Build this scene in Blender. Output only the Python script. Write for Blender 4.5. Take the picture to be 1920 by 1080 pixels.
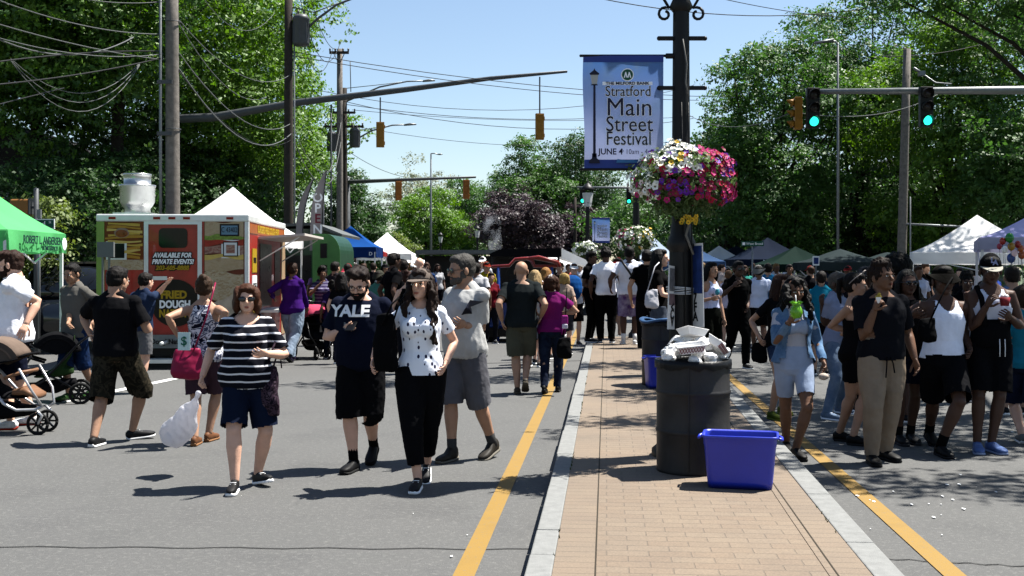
import bpy, math, random
import numpy as np
from mathutils import Vector, Matrix
from mathutils.bvhtree import BVHTree

# ------------------------------------------------------------------ camera, sky, sun, exposure
S = bpy.context.scene
for _o in list(bpy.data.objects): bpy.data.objects.remove(_o)
FP, CH, HY = 2100.0, 1.62, 503.0          # focal length in photo pixels, eye height, horizon row
cam_d = bpy.data.cameras.new('camera'); cam = bpy.data.objects.new('camera', cam_d); S.collection.objects.link(cam)
cam.location = (0, 0, CH); cam.rotation_euler = (math.radians(90), 0, 0)
cam_d.sensor_width = 36; cam_d.lens = FP/1920*36; cam_d.shift_y = -(540-HY)/1920
cam_d.clip_start = .1; cam_d.clip_end = 2000
S.camera = cam
S.view_settings.view_transform = 'Standard'; S.view_settings.look = 'None'
S.view_settings.gamma = 1; S.view_settings.exposure = 1.75
SUN_EL, SUN_AZ = 64.0, 22.0               # elevation; azimuth counted from +X (right) towards +Y (away)
sv = Vector((math.cos(math.radians(SUN_EL))*math.cos(math.radians(SUN_AZ)),
             math.cos(math.radians(SUN_EL))*math.sin(math.radians(SUN_AZ)), math.sin(math.radians(SUN_EL))))
W = bpy.data.worlds.new('World'); S.world = W; W.use_nodes = True
nt = W.node_tree; nt.nodes.clear()
sky = nt.nodes.new('ShaderNodeTexSky'); sky.sky_type = 'NISHITA'; sky.sun_disc = False
sky.sun_elevation = math.radians(SUN_EL); sky.sun_rotation = math.radians(90-SUN_AZ)
sky.air_density = 1.0; sky.dust_density = 0.6; sky.ozone_density = 1.1; sky.altitude = 20
bg = nt.nodes.new('ShaderNodeBackground'); bg.inputs[1].default_value = 0.05
wo = nt.nodes.new('ShaderNodeOutputWorld')
nt.links.new(sky.outputs[0], bg.inputs[0]); nt.links.new(bg.outputs[0], wo.inputs[0])
sl = bpy.data.lights.new('sun', 'SUN'); sl.energy = 5.0; sl.angle = math.radians(.53); sl.color = (1, .965, .9)
so = bpy.data.objects.new('sun', sl); S.collection.objects.link(so)
so.rotation_euler = sv.to_track_quat('Z', 'Y').to_euler()

# ------------------------------------------------------------------ helpers
R = math.radians
C = S.collection
A = np.array
def at(px, py, Y): return Vector(((px-960)/FP*Y, Y, CH-(py-HY)/FP*Y))     # a photo pixel at depth Y
def gy(py, z=0.): return FP*(CH-z)/(py-HY)                                   # depth of a point at height z
def gp(px, py, z=0.):
    Y = gy(py, z); return Vector(((px-960)/FP*Y, Y, z))
RD = math.atan((1137-960)/FP)                                                # the road's heading
ru = Vector((math.cos(RD), -math.sin(RD), 0)); rv = Vector((math.sin(RD), math.cos(RD), 0))
def road(u, v, z=0.): return Vector((0, 0, z)) + ru*u + rv*v
def uv_of(p): p = Vector(p); return p.dot(ru), p.dot(rv)

class G:
    """collects shapes and links them as ONE mesh"""
    def __init__(s): s.v = []; s.f = []; s.m = []; s.sm = []; s.n = 0
    def add(s, v, f, mat=0, smooth=True):
        v = np.asarray(v, float).reshape(-1, 3)
        s.v.append(v); n = s.n
        for q in f: s.f.append([i+n for i in q])
        s.m += [mat]*len(f); s.sm += [smooth]*len(f); s.n += len(v); return s
    def verts(s): return np.concatenate(s.v) if s.v else np.zeros((0, 3))
    def loft(s, secs, n=16, mat=0, p=2.0, cap=.35, smooth=True):
        """secs: (centre, X unit, Y unit, rx, ry)"""
        th = np.linspace(0, 2*math.pi, n, endpoint=False); c, q = np.cos(th), np.sin(th)
        cx = np.sign(c)*np.abs(c)**(2/p); cy = np.sign(q)*np.abs(q)**(2/p)
        V = []; m = len(secs)
        for (o, X, Y, rx, ry) in secs:
            V.append(A(o)[None]+cx[:, None]*A(X)[None]*rx+cy[:, None]*A(Y)[None]*ry)
        F = []
        for i in range(m-1):
            for j in range(n):
                k = (j+1) % n; F.append((i*n+j, i*n+k, (i+1)*n+k, (i+1)*n+j))
        o0, o1 = A(secs[0][0], dtype=float), A(secs[-1][0], dtype=float)
        d0 = A(secs[0][0])-A(secs[1][0]); d0 = d0/(np.linalg.norm(d0)+1e-9)
        d1 = A(secs[-1][0])-A(secs[-2][0]); d1 = d1/(np.linalg.norm(d1)+1e-9)
        V.append((o0+d0*cap*min(secs[0][3], secs[0][4]))[None]); V.append((o1+d1*cap*min(secs[-1][3], secs[-1][4]))[None])
        a, b = m*n, m*n+1
        for j in range(n):
            k = (j+1) % n; F.append((a, k, j)); F.append((b, (m-1)*n+j, (m-1)*n+k))
        return s.add(np.concatenate(V), F, mat, smooth)
    def tube(s, pts, r, n=10, mat=0, cap=.5, ref=None, flat=1.0, smooth=True):
        pts = [Vector(p) for p in pts]; m = len(pts)
        if not hasattr(r, '__len__'): r = [r]*m
        T = []
        for i in range(m):
            d = (pts[min(i+1, m-1)]-pts[max(i-1, 0)]); T.append(d.normalized() if d.length > 1e-9 else Vector((0, 0, 1)))
        if ref is None: ref = Vector((0, 1, 0)) if abs(T[0].z) > .7 else Vector((0, 0, 1))
        X = Vector(ref).cross(T[0]).normalized(); secs = []
        for i in range(m):
            X = (X-T[i]*X.dot(T[i])).normalized(); Yv = T[i].cross(X)
            secs.append((A(pts[i]), A(X), A(Yv), r[i], r[i]*flat))
        return s.loft(secs, n, mat, cap=cap, smooth=smooth)
    def ell(s, c, r, M3=None, n=12, mat=0):
        if not hasattr(r, '__len__'): r = (r, r, r)
        V = []; m = max(4, n//2+1)
        for i in range(1, m):
            ph = math.pi*i/m; z = -math.cos(ph); q = math.sin(ph)
            for j in range(n):
                t = 2*math.pi*j/n; V.append((q*math.cos(t), q*math.sin(t), z))
        V.append((0, 0, -1)); V.append((0, 0, 1)); V = A(V)*A(r)[None]
        if M3 is not None: V = V @ A(M3.to_3x3()).T
        V = V+A(c)[None]; F = []
        for i in range(m-2):
            for j in range(n):
                k = (j+1) % n; F.append((i*n+j, i*n+k, (i+1)*n+k, (i+1)*n+j))
        a = (m-1)*n
        for j in range(n):
            k = (j+1) % n; F.append((a, k, j)); F.append((a+1, (m-2)*n+j, (m-2)*n+k))
        return s.add(V, F, mat)
    def box(s, lo, hi, mat=0, M4=None):
        (x0, y0, z0), (x1, y1, z1) = lo, hi
        V = A([(x0, y0, z0), (x1, y0, z0), (x1, y1, z0), (x0, y1, z0), (x0, y0, z1), (x1, y0, z1), (x1, y1, z1), (x0, y1, z1)], dtype=float)
        if M4 is not None: V = A([M4 @ Vector(q) for q in V])
        return s.add(V, [(0, 3, 2, 1), (4, 5, 6, 7), (0, 1, 5, 4), (1, 2, 6, 5), (2, 3, 7, 6), (3, 0, 4, 7)], mat, False)
    def beam(s, a, b, w, h=None, mat=0):
        """rectangular bar from a to b"""
        a, b = Vector(a), Vector(b); h = h or w; d = (b-a).normalized()
        X = d.cross(Vector((0, 0, 1)));
        if X.length < 1e-3: X = Vector((1, 0, 0))
        X.normalize(); Yv = X.cross(d)
        V = [p+X*sx*w/2+Yv*sy*h/2 for p in (a, b) for sx, sy in ((-1, -1), (1, -1), (1, 1), (-1, 1))]
        return s.add([tuple(q) for q in V], [(3, 2, 1, 0), (4, 5, 6, 7), (0, 1, 5, 4), (1, 2, 6, 5), (2, 3, 7, 6), (3, 0, 4, 7)], mat, False)
    def quad(s, a, b, c, d, mat=0): return s.add([tuple(a), tuple(b), tuple(c), tuple(d)], [(0, 1, 2, 3)], mat, False)
    def cyl(s, c, r, z0, z1, n=24, mat=0, r2=None, smooth=True):
        r2 = r if r2 is None else r2
        V = []
        for (rr, z) in ((r, z0), (r2, z1)):
            for j in range(n):
                t = 2*math.pi*j/n; V.append((c[0]+rr*math.cos(t), c[1]+rr*math.sin(t), z))
        s.add(V, [(j, (j+1) % n, n+(j+1) % n, n+j) for j in range(n)], mat, smooth)
        s.add(V, [tuple(range(n))[::-1], tuple(range(n, 2*n))], mat, False); return s
    def lathe(s, c, prof, n=24, mat=0, smooth=True):
        V = []
        for (rr, z) in prof:
            for j in range(n):
                t = 2*math.pi*j/n; V.append((c[0]+rr*math.cos(t), c[1]+rr*math.sin(t), c[2]+z))
        return s.add(V, [(i*n+j, i*n+(j+1) % n, (i+1)*n+(j+1) % n, (i+1)*n+j) for i in range(len(prof)-1) for j in range(n)], mat, smooth)
    def prism(s, poly, d, mat=0):
        """polygon (list of 3-D points) extruded by vector d"""
        n = len(poly); P = [tuple(p) for p in poly]; Q = [tuple(Vector(p)+Vector(d)) for p in poly]
        return s.add(P+Q, [tuple(range(n))[::-1], tuple(range(n, 2*n))]+[(i, (i+1) % n, n+(i+1) % n, n+i) for i in range(n)], mat, False)
    def xf(s, M4):
        Mn = A(M4); s.v = [v @ Mn[:3, :3].T+Mn[:3, 3] for v in s.v]; return s
    def merge(s, o):
        for v in o.v: s.v.append(v)
        for q in o.f: s.f.append([i+s.n for i in q])
        s.m += o.m; s.sm += o.sm; s.n += o.n; return s
    def mesh(s, name, mats):
        me = bpy.data.meshes.new(name); me.from_pydata(s.verts().tolist(), [], s.f)
        for m in (mats if isinstance(mats, (list, tuple)) else [mats]): me.materials.append(m)
        me.polygons.foreach_set('material_index', s.m); me.polygons.foreach_set('use_smooth', s.sm); me.update(); return me
    def obj(s, name, mats, parent=None, loc=None, rz=0, bevel=0):
        o = bpy.data.objects.new(name, s.mesh(name, mats)); C.objects.link(o)
        if parent: o.parent = parent
        if loc is not None: o.location = loc
        if rz: o.rotation_euler.z = rz
        if bevel:
            b = o.modifiers.new('bevel', 'BEVEL'); b.width = bevel; b.segments = 2; b.limit_method = 'ANGLE'
        return o

def tag(o, label, cat, group=None):
    o['label'] = label; o['category'] = cat
    if group: o['group'] = group
    return o
def thing(name, label, cat, loc=(0, 0, 0), rz=0, group=None):
    o = bpy.data.objects.new(name, None); C.objects.link(o); o.empty_display_size = .2
    o.location = loc; o.rotation_euler.z = rz; return tag(o, label, cat, group)
def struct(o, kind='structure', label=None, cat=None):
    o['kind'] = kind
    if label: tag(o, label, cat)
    return o
def dup(root, loc, rz=None, label=None, group=None):
    r = root.copy(); C.objects.link(r); r.location = loc
    if rz is not None: r.rotation_euler.z = rz
    if label: r['label'] = label
    if group: r['group'] = group
    for ch in root.children:
        c = ch.copy(); C.objects.link(c); c.parent = r
        for g in ch.children:
            d = g.copy(); C.objects.link(d); d.parent = c
    return r

def textgeo(body, size=1., M4=None, ext=.002, off=0., shear=0., align='CENTER', sx=1., space=1.):
    cu = bpy.data.curves.new('t', 'FONT'); cu.body = body; cu.size = size; cu.extrude = ext; cu.offset = off; cu.shear = shear
    cu.align_x = align; cu.align_y = 'CENTER'; cu.space_character = space; cu.resolution_u = 3
    ob = bpy.data.objects.new('t', cu); me = ob.to_mesh()
    v = np.zeros(len(me.vertices)*3); me.vertices.foreach_get('co', v); v = v.reshape(-1, 3)
    v[:, 0] *= sx; f = [tuple(p.vertices) for p in me.polygons]; ob.to_mesh_clear()
    bpy.data.objects.remove(ob); bpy.data.curves.remove(cu)
    g = G(); g.add(v, f, 0, False)
    if M4 is not None: g.xf(M4)
    return g
def upright(loc, rz=0, roll=0):
    """text stands up and faces -Y turned by rz"""
    return Matrix.Translation(loc) @ Matrix.Rotation(rz, 4, 'Z') @ Matrix.Rotation(R(90), 4, 'X') @ Matrix.Rotation(roll, 4, 'Z')

# ------------------------------------------------------------------ materials
MC = {}
def kk(c): return tuple(x*(.38+.55*min(1, max(0, (min(c)-.32)/.35))) for x in c)
def hexc(h):
    h = h.lstrip('#'); c = [int(h[i:i+2], 16)/255 for i in (0, 2, 4)]
    return tuple(x/12.92 if x <= .04045 else ((x+.055)/1.055)**2.4 for x in c)
def newmat(name):
    m = bpy.data.materials.new(name); m.use_nodes = True; N = m.node_tree.nodes; Lk = m.node_tree.links
    return m, N, Lk, N['Principled BSDF']
def node(N, t, **k):
    n = N.new(t)
    for a, b in k.items():
        if a.startswith('i_'):
            key = a[2:]; n.inputs[int(key) if key.isdigit() else key].default_value = b
        else: setattr(n, a, b)
    return n
def ramp(N, stops, interp='LINEAR'):
    r = N.new('ShaderNodeValToRGB'); r.color_ramp.interpolation = interp; e = r.color_ramp.elements
    while len(e) > 1: e.remove(e[-1])
    e[0].position = stops[0][0]; e[0].color = tuple(stops[0][1])+(1,)
    for p, c in stops[1:]:
        x = e.new(p); x.color = tuple(c)+(1,)
    return r
def coords(N, Lk, scale=(1, 1, 1), kind='Object'):
    tc = N.new('ShaderNodeTexCoord'); mp = N.new('ShaderNodeMapping'); mp.inputs['Scale'].default_value = scale
    Lk.new(tc.outputs[kind], mp.inputs['Vector']); return mp.outputs[0]
def addbump(N, Lk, B, vec, scale, strength, dist=.01, detail=4):
    t = node(N, 'ShaderNodeTexNoise', i_Scale=scale, i_Detail=detail); Lk.new(vec, t.inputs['Vector'])
    b = node(N, 'ShaderNodeBump', i_Strength=strength, i_Distance=dist); Lk.new(t.outputs[0], b.inputs['Height'])
    Lk.new(b.outputs[0], B.inputs['Normal'])
def M(name, col, rough=.75, var=.15, vs=6., bump=0., bs=60., metal=0., spec=.15, coat=0., emit=0.):
    if name in MC: return MC[name]
    if isinstance(col, str): col = hexc(col)
    if not emit: col = kk(col)
    m, N, Lk, B = newmat(name); vec = coords(N, Lk)
    if var > 0:
        t = node(N, 'ShaderNodeTexNoise', i_Scale=vs, i_Detail=5, i_Roughness=.6); Lk.new(vec, t.inputs['Vector'])
        r = ramp(N, [(.3, [c*(1-var) for c in col]), (.7, [min(1, c*(1+var)) for c in col])]); Lk.new(t.outputs[0], r.inputs[0])
        Lk.new(r.outputs[0], B.inputs['Base Color'])
        rr = node(N, 'ShaderNodeMapRange', i_3=max(0, rough-.1), i_4=min(1, rough+.1)); Lk.new(t.outputs[0], rr.inputs[0]); Lk.new(rr.outputs[0], B.inputs['Roughness'])
    else: B.inputs['Base Color'].default_value = (*col, 1); B.inputs['Roughness'].default_value = rough
    B.inputs['Metallic'].default_value = metal; B.inputs['Specular IOR Level'].default_value = spec
    B.inputs['Coat Weight'].default_value = coat
    if emit: B.inputs['Emission Color'].default_value = (*col, 1); B.inputs['Emission Strength'].default_value = emit
    if bump: addbump(N, Lk, B, vec, bs, bump)
    MC[name] = m; return m
def cloth(name, col):
    return M('cloth '+name, col, rough=.9, var=.16, vs=5, bump=.6, bs=16, spec=.04)
def patt(name, kind, *cols):
    """printed cloth: the print is the cloth's own colour"""
    if name in MC: return MC[name]
    cols = [kk(hexc(c) if isinstance(c, str) else c) for c in cols]
    m, N, Lk, B = newmat(name); B.inputs['Roughness'].default_value = .9; B.inputs['Specular IOR Level'].default_value = .05
    v = coords(N, Lk)
    if kind == 'stripes':
        sx = N.new('ShaderNodeSeparateXYZ'); Lk.new(v, sx.inputs[0])
        nz = node(N, 'ShaderNodeTexNoise', i_Scale=6); Lk.new(v, nz.inputs['Vector'])
        ad = node(N, 'ShaderNodeMath', operation='MULTIPLY_ADD', i_1=.02); Lk.new(nz.outputs[0], ad.inputs[0]); Lk.new(sx.outputs[2], ad.inputs[2])
        mu = node(N, 'ShaderNodeMath', operation='MULTIPLY', i_1=1/.058); Lk.new(ad.outputs[0], mu.inputs[0])
        fr = node(N, 'ShaderNodeMath', operation='FRACT'); Lk.new(mu.outputs[0], fr.inputs[0])
        r = ramp(N, [(0, cols[0]), (.68, cols[0]), (.70, cols[1]), (.90, cols[1]), (.92, cols[0])]); Lk.new(fr.outputs[0], r.inputs[0])
    elif kind == 'blot':          # floral blotches
        nz = node(N, 'ShaderNodeTexNoise', i_Scale=13, i_Detail=3, i_Distortion=1.2); Lk.new(v, nz.inputs['Vector'])
        n = len(cols); pos = {2: (0, .52), 3: (0, .47, .56), 4: (0, .42, .5, .58)}[n]
        r = ramp(N, list(zip(pos, cols)), 'CONSTANT'); Lk.new(nz.outputs[0], r.inputs[0])
    elif kind == 'dash':
        mp = N.new('ShaderNodeMapping'); mp.inputs['Scale'].default_value = (1.2, 1, .75); Lk.new(v, mp.inputs[0])
        vo = node(N, 'ShaderNodeTexVoronoi', i_Scale=21, i_Randomness=.55); Lk.new(mp.outputs[0], vo.inputs['Vector'])
        r = ramp(N, [(0, cols[1]), (.23, cols[1]), (.24, cols[0])], 'CONSTANT'); Lk.new(vo.outputs['Distance'], r.inputs[0])
    elif kind == 'soft':          # tie dye
        nz = node(N, 'ShaderNodeTexNoise', i_Scale=7, i_Detail=4); Lk.new(v, nz.inputs['Vector'])
        r = ramp(N, [(.35, cols[0]), (.62, cols[1])]); Lk.new(nz.outputs[0], r.inputs[0])
    elif kind == 'denim':
        nz = node(N, 'ShaderNodeTexNoise', i_Scale=9, i_Detail=8, i_Roughness=.7); Lk.new(v, nz.inputs['Vector'])
        r = ramp(N, [(.35, cols[0]), (.65, cols[1])]); Lk.new(nz.outputs[0], r.inputs[0])
    Lk.new(r.outputs[0], B.inputs['Base Color']); addbump(N, Lk, B, v, 16, .6)
    MC[name] = m; return m
# ------------------------------------------------------------------ people
SK = dict(fair=(.56, .33, .235), tan=(.43, .245, .16), olive=(.36, .20, .125), brown=(.17, .085, .05), dark=(.085, .042, .027))
BAKE = []          # (object, voxel, smooth, post)
def noise3(P, k, ph):
    a = np.sin(P[:, 0]*k+ph+1.7*np.sin(P[:, 2]*k*.6+ph*2)); b = np.sin(P[:, 2]*k*.8+ph*3+1.9*np.sin(P[:, 0]*k*.5+P[:, 1]*k*.7)); c = np.sin(P[:, 1]*k*1.1+ph*5+1.3*np.sin(P[:, 2]*k*.9))
    return (a+b+c)/3
def queue(g, name, mats, parent, vox, smooth=3, cut=None, disp=None, extra=None):
    """name = None: plain; remeshed into one continuous skin when flush() runs"""
    o = g.obj(name, mats, parent)
    md = o.modifiers.new('remesh', 'REMESH'); md.mode = 'VOXEL'; md.voxel_size = vox; md.use_smooth_shade = True
    if smooth:
        ms = o.modifiers.new('smooth', 'SMOOTH'); ms.factor = .5; ms.iterations = smooth
    BAKE.append((o, cut, disp, extra)); return o
def flush():
    dg = bpy.context.evaluated_depsgraph_get(); dg.update()
    new = [bpy.data.meshes.new_from_object(o.evaluated_get(dg)) for (o, c, d, e) in BAKE]
    for (o, cut, disp, extra), me in zip(BAKE, new):
        mats = [m for m in o.data.materials]; old = o.data; o.modifiers.clear()
        n = len(me.vertices); P = np.zeros(n*3); me.vertices.foreach_get('co', P); P = P.reshape(-1, 3)
        Nn = np.zeros(n*3); me.vertices.foreach_get('normal', Nn); Nn = Nn.reshape(-1, 3)
        if disp is not None: P = P+Nn*disp(P)[:, None]
        F = np.zeros(len(me.polygons)*4, int)
        faces = None
        lt = np.zeros(len(me.polygons), int); me.polygons.foreach_get('loop_total', lt)
        li = np.zeros(len(me.loops), int); me.loops.foreach_get('vertex_index', li)
        if (lt == 4).all(): F = li.reshape(-1, 4)
        else: F = [list(p.vertices) for p in me.polygons]
        if cut is not None:
            kill = cut(P)
            if isinstance(F, list): F = [f for f in F if not any(kill[i] for i in f)]
            else: F = F[~kill[F].any(axis=1)]
        g = G(); g.v = [P]; g.n = n; g.f = F if isinstance(F, list) else F.tolist(); g.m = [0]*len(g.f); g.sm = [True]*len(g.f)
        if extra is not None: g.merge(extra)
        o.data = g.mesh(old.name, mats); bpy.data.meshes.remove(me); bpy.data.meshes.remove(old)
        if 'after' in o.keys(): del o['after']
    BAKE.clear()

SKW = A([[1, .3, .5], [0, 1, .2], [-.25, 0, .55]])
def hemcut(H):
    H = list(H)
    def f(P):
        k = np.zeros(len(P), bool); D = [np.linalg.norm(P-h[0], axis=1) for h in H]
        for i, (p, d, r) in enumerate(H):
            al = ((P-p)*d).sum(1); rad = np.sqrt(np.maximum(0, D[i]**2-al**2)); near = (D[i] < r) & (al < .075) & (rad < (.088 if r < .12 else 1))
            for j in range(len(H)):
                if j != i: near &= D[i] <= D[j]
            k |= near & (((P-p)*d).sum(1) > 0)
        return k
    return f
def fade(P, z0): return np.clip((z0+.02-P[:, 2])/.15, .12, 1)
def ik(a, t, l1, l2, pole):
    """middle joint and end of a two-bone limb from a towards t, bending towards pole"""
    a, t, pole = Vector(a), Vector(t), Vector(pole); d = t-a; L = d.length
    if L > (l1+l2)*.995: d = d*((l1+l2)*.995/L); L = d.length; t = a+d
    L = max(L, abs(l1-l2)+.01)
    x = (l1*l1-l2*l2+L*L)/(2*L); hgt = math.sqrt(max(0, l1*l1-x*x)); dn = d.normalized()
    p = pole-dn*pole.dot(dn)
    if p.length < 1e-4: p = Vector((0, -1, 0))
    p.normalize(); return a+dn*x+p*hgt, t

def hand_geo(g, w, d, pn, s, side, pose, mat=0):
    """five-fingered hand from wrist w along d, palm facing pn"""
    d = Vector(d).normalized(); pn = Vector(pn); pn = (pn-d*pn.dot(d)).normalized(); x = d.cross(pn)*side
    secs = []
    for t, rx, ry in ((-.01, .024, .02), (.02, .032, .018), (.055, .041, .016), (.088, .040, .013)):
        c = w+d*t*s; secs.append((A(c), A(x), A(pn), rx*s, ry*s))
    g.loft(secs, 10, mat)
    cur = {'relax': (.25, .45, .4), 'grip': (1.0, 1.25, .9), 'flat': (.05, .1, .1), 'cup': (.6, .8, .6)}[pose]
    for i, (off, ln, r) in enumerate(((.031, .072, .0088), (.011, .08, .009), (-.010, .075, .0086), (-.030, .058, .0078))):
        p = w+d*.085*s+x*off*s; pts = [p-d*.015*s, p]; ang = .1*i*.3; dd = d+x*off*3
        dd.normalize()
        for k, fr in enumerate((.45, .32, .23)):
            ang += cur[k]*(1+.06*i); q = dd*math.cos(ang)+pn*math.sin(ang); p = p+q*ln*fr*s; pts.append(p)
        g.tube(pts, [r*s*1.08, r*s, r*s*.95, r*s*.88, r*s*.72], 7, mat)
    p = w+d*.02*s+x*.027*s; q1 = (d*.65+x*.7+pn*.35).normalized(); q2 = (d*.9+x*.25+pn*(.35+cur[0]*.4)).normalized()
    p1 = p+q1*.04*s; p2 = p1+q2*.03*s; p3 = p2+(q2+pn*cur[0]*.3).normalized()*.024*s
    g.tube([p-q1*.01*s, p1, p2, p3], [.014*s, .0115*s, .0105*s, .008*s], 7, mat)

def shoe_geo(p, fwd, up, L, high=.0, w=1.):
    """sole underside centre at p"""
    g = G(); fwd = Vector(fwd).normalized(); up = Vector(up); up = (up-fwd*up.dot(fwd)).normalized(); x = fwd.cross(up)
    def P(a, b, c): return A(p+fwd*a*L+x*b+up*c)
    prof = [(-.50, .024, .020, .060), (-.44, .033, .0, .075+high), (-.30, .037, .0, .085+high), (-.14, .038, .0, .082+high*.8), (.02, .042, .0, .062), (.18, .047, .0, .054), (.32, .047, .0, .047), (.44, .036, .006, .038), (.50, .018, .012, .030)]
    secs = []
    for a, hw, z0, z1 in prof:
        zc = (z0+z1)/2+.012; secs.append((P(a, 0, zc), A(x), A(up), hw*w, (z1-z0)/2+.002))
    g.loft(secs, 14, 0, p=2.6, cap=.3)
    secs = [(P(a, 0, .010+max(0, z0-.004)), A(x), A(up), hw*w+.004, .011) for a, hw, z0, z1 in prof]
    g.loft(secs, 14, 1, p=4, cap=.2)
    for a in (-.02, .05, .12):                     # laces
        g.tube([P(a, -.022, .079-(a+.02)*.12), P(a, .022, .079-(a+.02)*.12)], .003, 5, 1)
    return g

TS = [(.83, .115, .085, .01), (.88, .155, .115, .012), (.94, .166, .118, .012), (1.01, .152, .108, .004), (1.09, .138, .098, 0), (1.18, .148, .106, -.002), (1.27, .163, .113, -.004), (1.33, .166, .110, 0), (1.39, .158, .094, .006), (1.43, .122, .076, .010), (1.475, .068, .060, .010)]
TF = [(.83, .115, .09, .01), (.88, .160, .120, .014), (.94, .172, .122, .014), (1.01, .150, .106, .004), (1.09, .120, .088, 0), (1.18, .124, .092, -.002), (1.27, .138, .098, -.004), (1.33, .144, .096, 0), (1.39, .136, .080, .006), (1.43, .100, .066, .010), (1.475, .056, .052, .010)]

def person(px, py, top, face=0, label='', gz=0., sex='m', w=1., belly=0., skin='fair', vox=.009, hair=('short', '2a1c12'),
           shirt=None, pants=None, shoes=('16161a', 'd8d8d8'), feet=None, hands=(None, None), elbows=(None, None), hpose=('relax', 'relax'),
           head=(0, 0, 0), lean=0., side=0., hipx=None, hat=None, glasses=None, beard=None, group=None, fine=True, sock=None, seed=0, over=None, stance=None, H=None, name='person', Yd=None, bust=1.):
    rnd = random.Random(seed+int(px*7+py*3)); Y = Yd if Yd else gy(py, gz)
    root = Vector(((px-960)/FP*Y, Y, gz))
    topz = CH-(top-HY)/FP*Y-gz if top else 1.7
    if H is None: H = (topz-(.018 if hair[0] != 'bald' else 0)-(.012 if hat else 0))/math.cos(R(lean)*.6)
    s = H/1.75; fa = R(face); Rz = Matrix.Rotation(-fa, 3, 'Z')
    def loc(p): return Rz @ (Vector(p)-root)
    E = thing(name, label, 'person', root, fa, group)
    sgn = 1 if math.cos(fa) >= 0 else -1             # image-left limb is local -x when facing the camera
    fem = sex == 'f'; tab = TF if fem else TS; hw = (.088 if fem else .086)*s; sw = (.144 if fem else .168)*s*(.6+.4*w)
    th, sh = .245*H, .235*H
    # ---- feet
    fs = []
    if feet is None:
        st = stance or 'stand'
        if st == 'walk':
            k = rnd.choice((-1, 1)); F = [(-.07*s, -.20*s*k, .0, 0 if k > 0 else -28), (.07*s, .20*s*k, .0, 0 if k < 0 else -28)]
        else: F = [(-.11*s, -.02+rnd.uniform(-.04, .04), 0, 0), (.11*s, -.02+rnd.uniform(-.04, .04), 0, 0)]
        for i, (fx, fy, lf, pt) in enumerate(F): fs.append((Vector((fx, fy, lf)), pt, (-8, 8)[i] if st == 'stand' else 0))
    else:
        F = []
        for (fx, fy, lf, pt, *yw) in feet:
            Yf = gy(fy, gz+lf); wpt = Vector(((fx-960)/FP*Yf, Yf, gz+lf)); F.append((loc(wpt), pt, yw[0] if yw else 0))
        fs = F if sgn > 0 else F[::-1]
    hip = Vector((0, 0, .525*H))
    if hipx is not None: hip = loc(Vector(((hipx-960)/FP*Y, Y, gz))); hip.z = .525*H
    elif feet is not None: hip.x = (fs[0][0].x+fs[1][0].x)/2; hip.y = (fs[0][0].y+fs[1][0].y)/2*.8
    legs = []
    ank = []
    for i, (fp, pt, yw) in enumerate(fs):
        a = R(pt); yy = R(yw); fwd = Vector((math.sin(yy)*math.cos(a), -math.cos(yy)*math.cos(a), math.sin(a))); up = Vector((0, 0, 1))
        up = (up-fwd*up.dot(fwd)).normalized(); L = .155*H
        c = Vector(fp)
        if pt < 0: c = c-fwd*L*.42*(1)+Vector((0, 0, 0)) ; c = Vector(fp)-fwd*L*.30   # ball of the foot on the ground
        if pt > 0: c = Vector(fp)+fwd*L*.30
        an = c-fwd*L*.27+up*.085*s; ank.append((c, fwd, up, L, an))
    for i in (0, 1):
        hx = hip+Vector(((-1, 1)[i]*hw, 0, 0)); d = ank[i][4]-hx; m = (th+sh)*.992; hz = math.sqrt(max(.01, m*m-d.x**2-d.y**2))
        if -d.z > hz: hip.z = min(hip.z, ank[i][4].z+hz)
    for i in (0, 1):
        hx = hip+Vector(((-1, 1)[i]*hw, 0, 0)); kp = ank[i][1]*1.0+Vector(((-1, 1)[i]*.08, 0, 0)); kp.z = 0
        kn, an = ik(hx, ank[i][4], th, sh, kp); legs.append((hx, kn, an))
    # ---- spine frame
    la, lb = R(lean), R(side)
    Ms = Matrix.Translation(hip) @ Matrix.Rotation(la, 4, 'X') @ Matrix.Rotation(lb, 4, 'Y')
    Mi = Ms.inverted()
    def SP(x, y, z): return Ms @ Vector((x, y, (z-.92)*s))
    X = Ms.to_3x3() @ Vector((1, 0, 0)); Yv = Ms.to_3x3() @ Vector((0, 1, 0)); Z = Ms.to_3x3() @ Vector((0, 0, 1))
    def torso(g, inf, z0=0, z1=9, wid=1.):
        secs = []
        for (z, rx, ry, yo) in tab:
            if z < z0-1e-6 or z > z1+1e-6: continue
            bl = math.exp(-((z-1.08)/.13)**2)*belly
            rx2 = (rx*(.35+.65*w)*(wid if z < 1.4 else 1)+bl*.45)*s; ry2 = (ry*(.3+.7*w)+bl*.55)*s
            c = SP(0, (yo-bl*.40)*s, z); q = inf*(1 if z < 1.35 else .55); secs.append((A(c), A(X), A(Yv), rx2+q, ry2+q))
        g.loft(secs, 20, 0, p=2.3)
        if fem:
            for k in (-1, 1): g.ell(A(SP(k*.066*s, (-.082-.02*w)*s, 1.27)), ((.058*bust+inf*.8)*s, (.05*bust+inf)*s, (.06*bust+inf*.8)*s), Ms, 12)
            if inf > .01: g.ell(A(SP(0, (-.07-.02*w)*s, 1.265)), (.11*bust*s, .052*s+inf, .06*s), Ms, 12)
    # ---- arms
    arms = []; ul, fl = .172*H, (.148+.045)*H
    ordr = (0, 1) if sgn > 0 else (1, 0)
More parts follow.
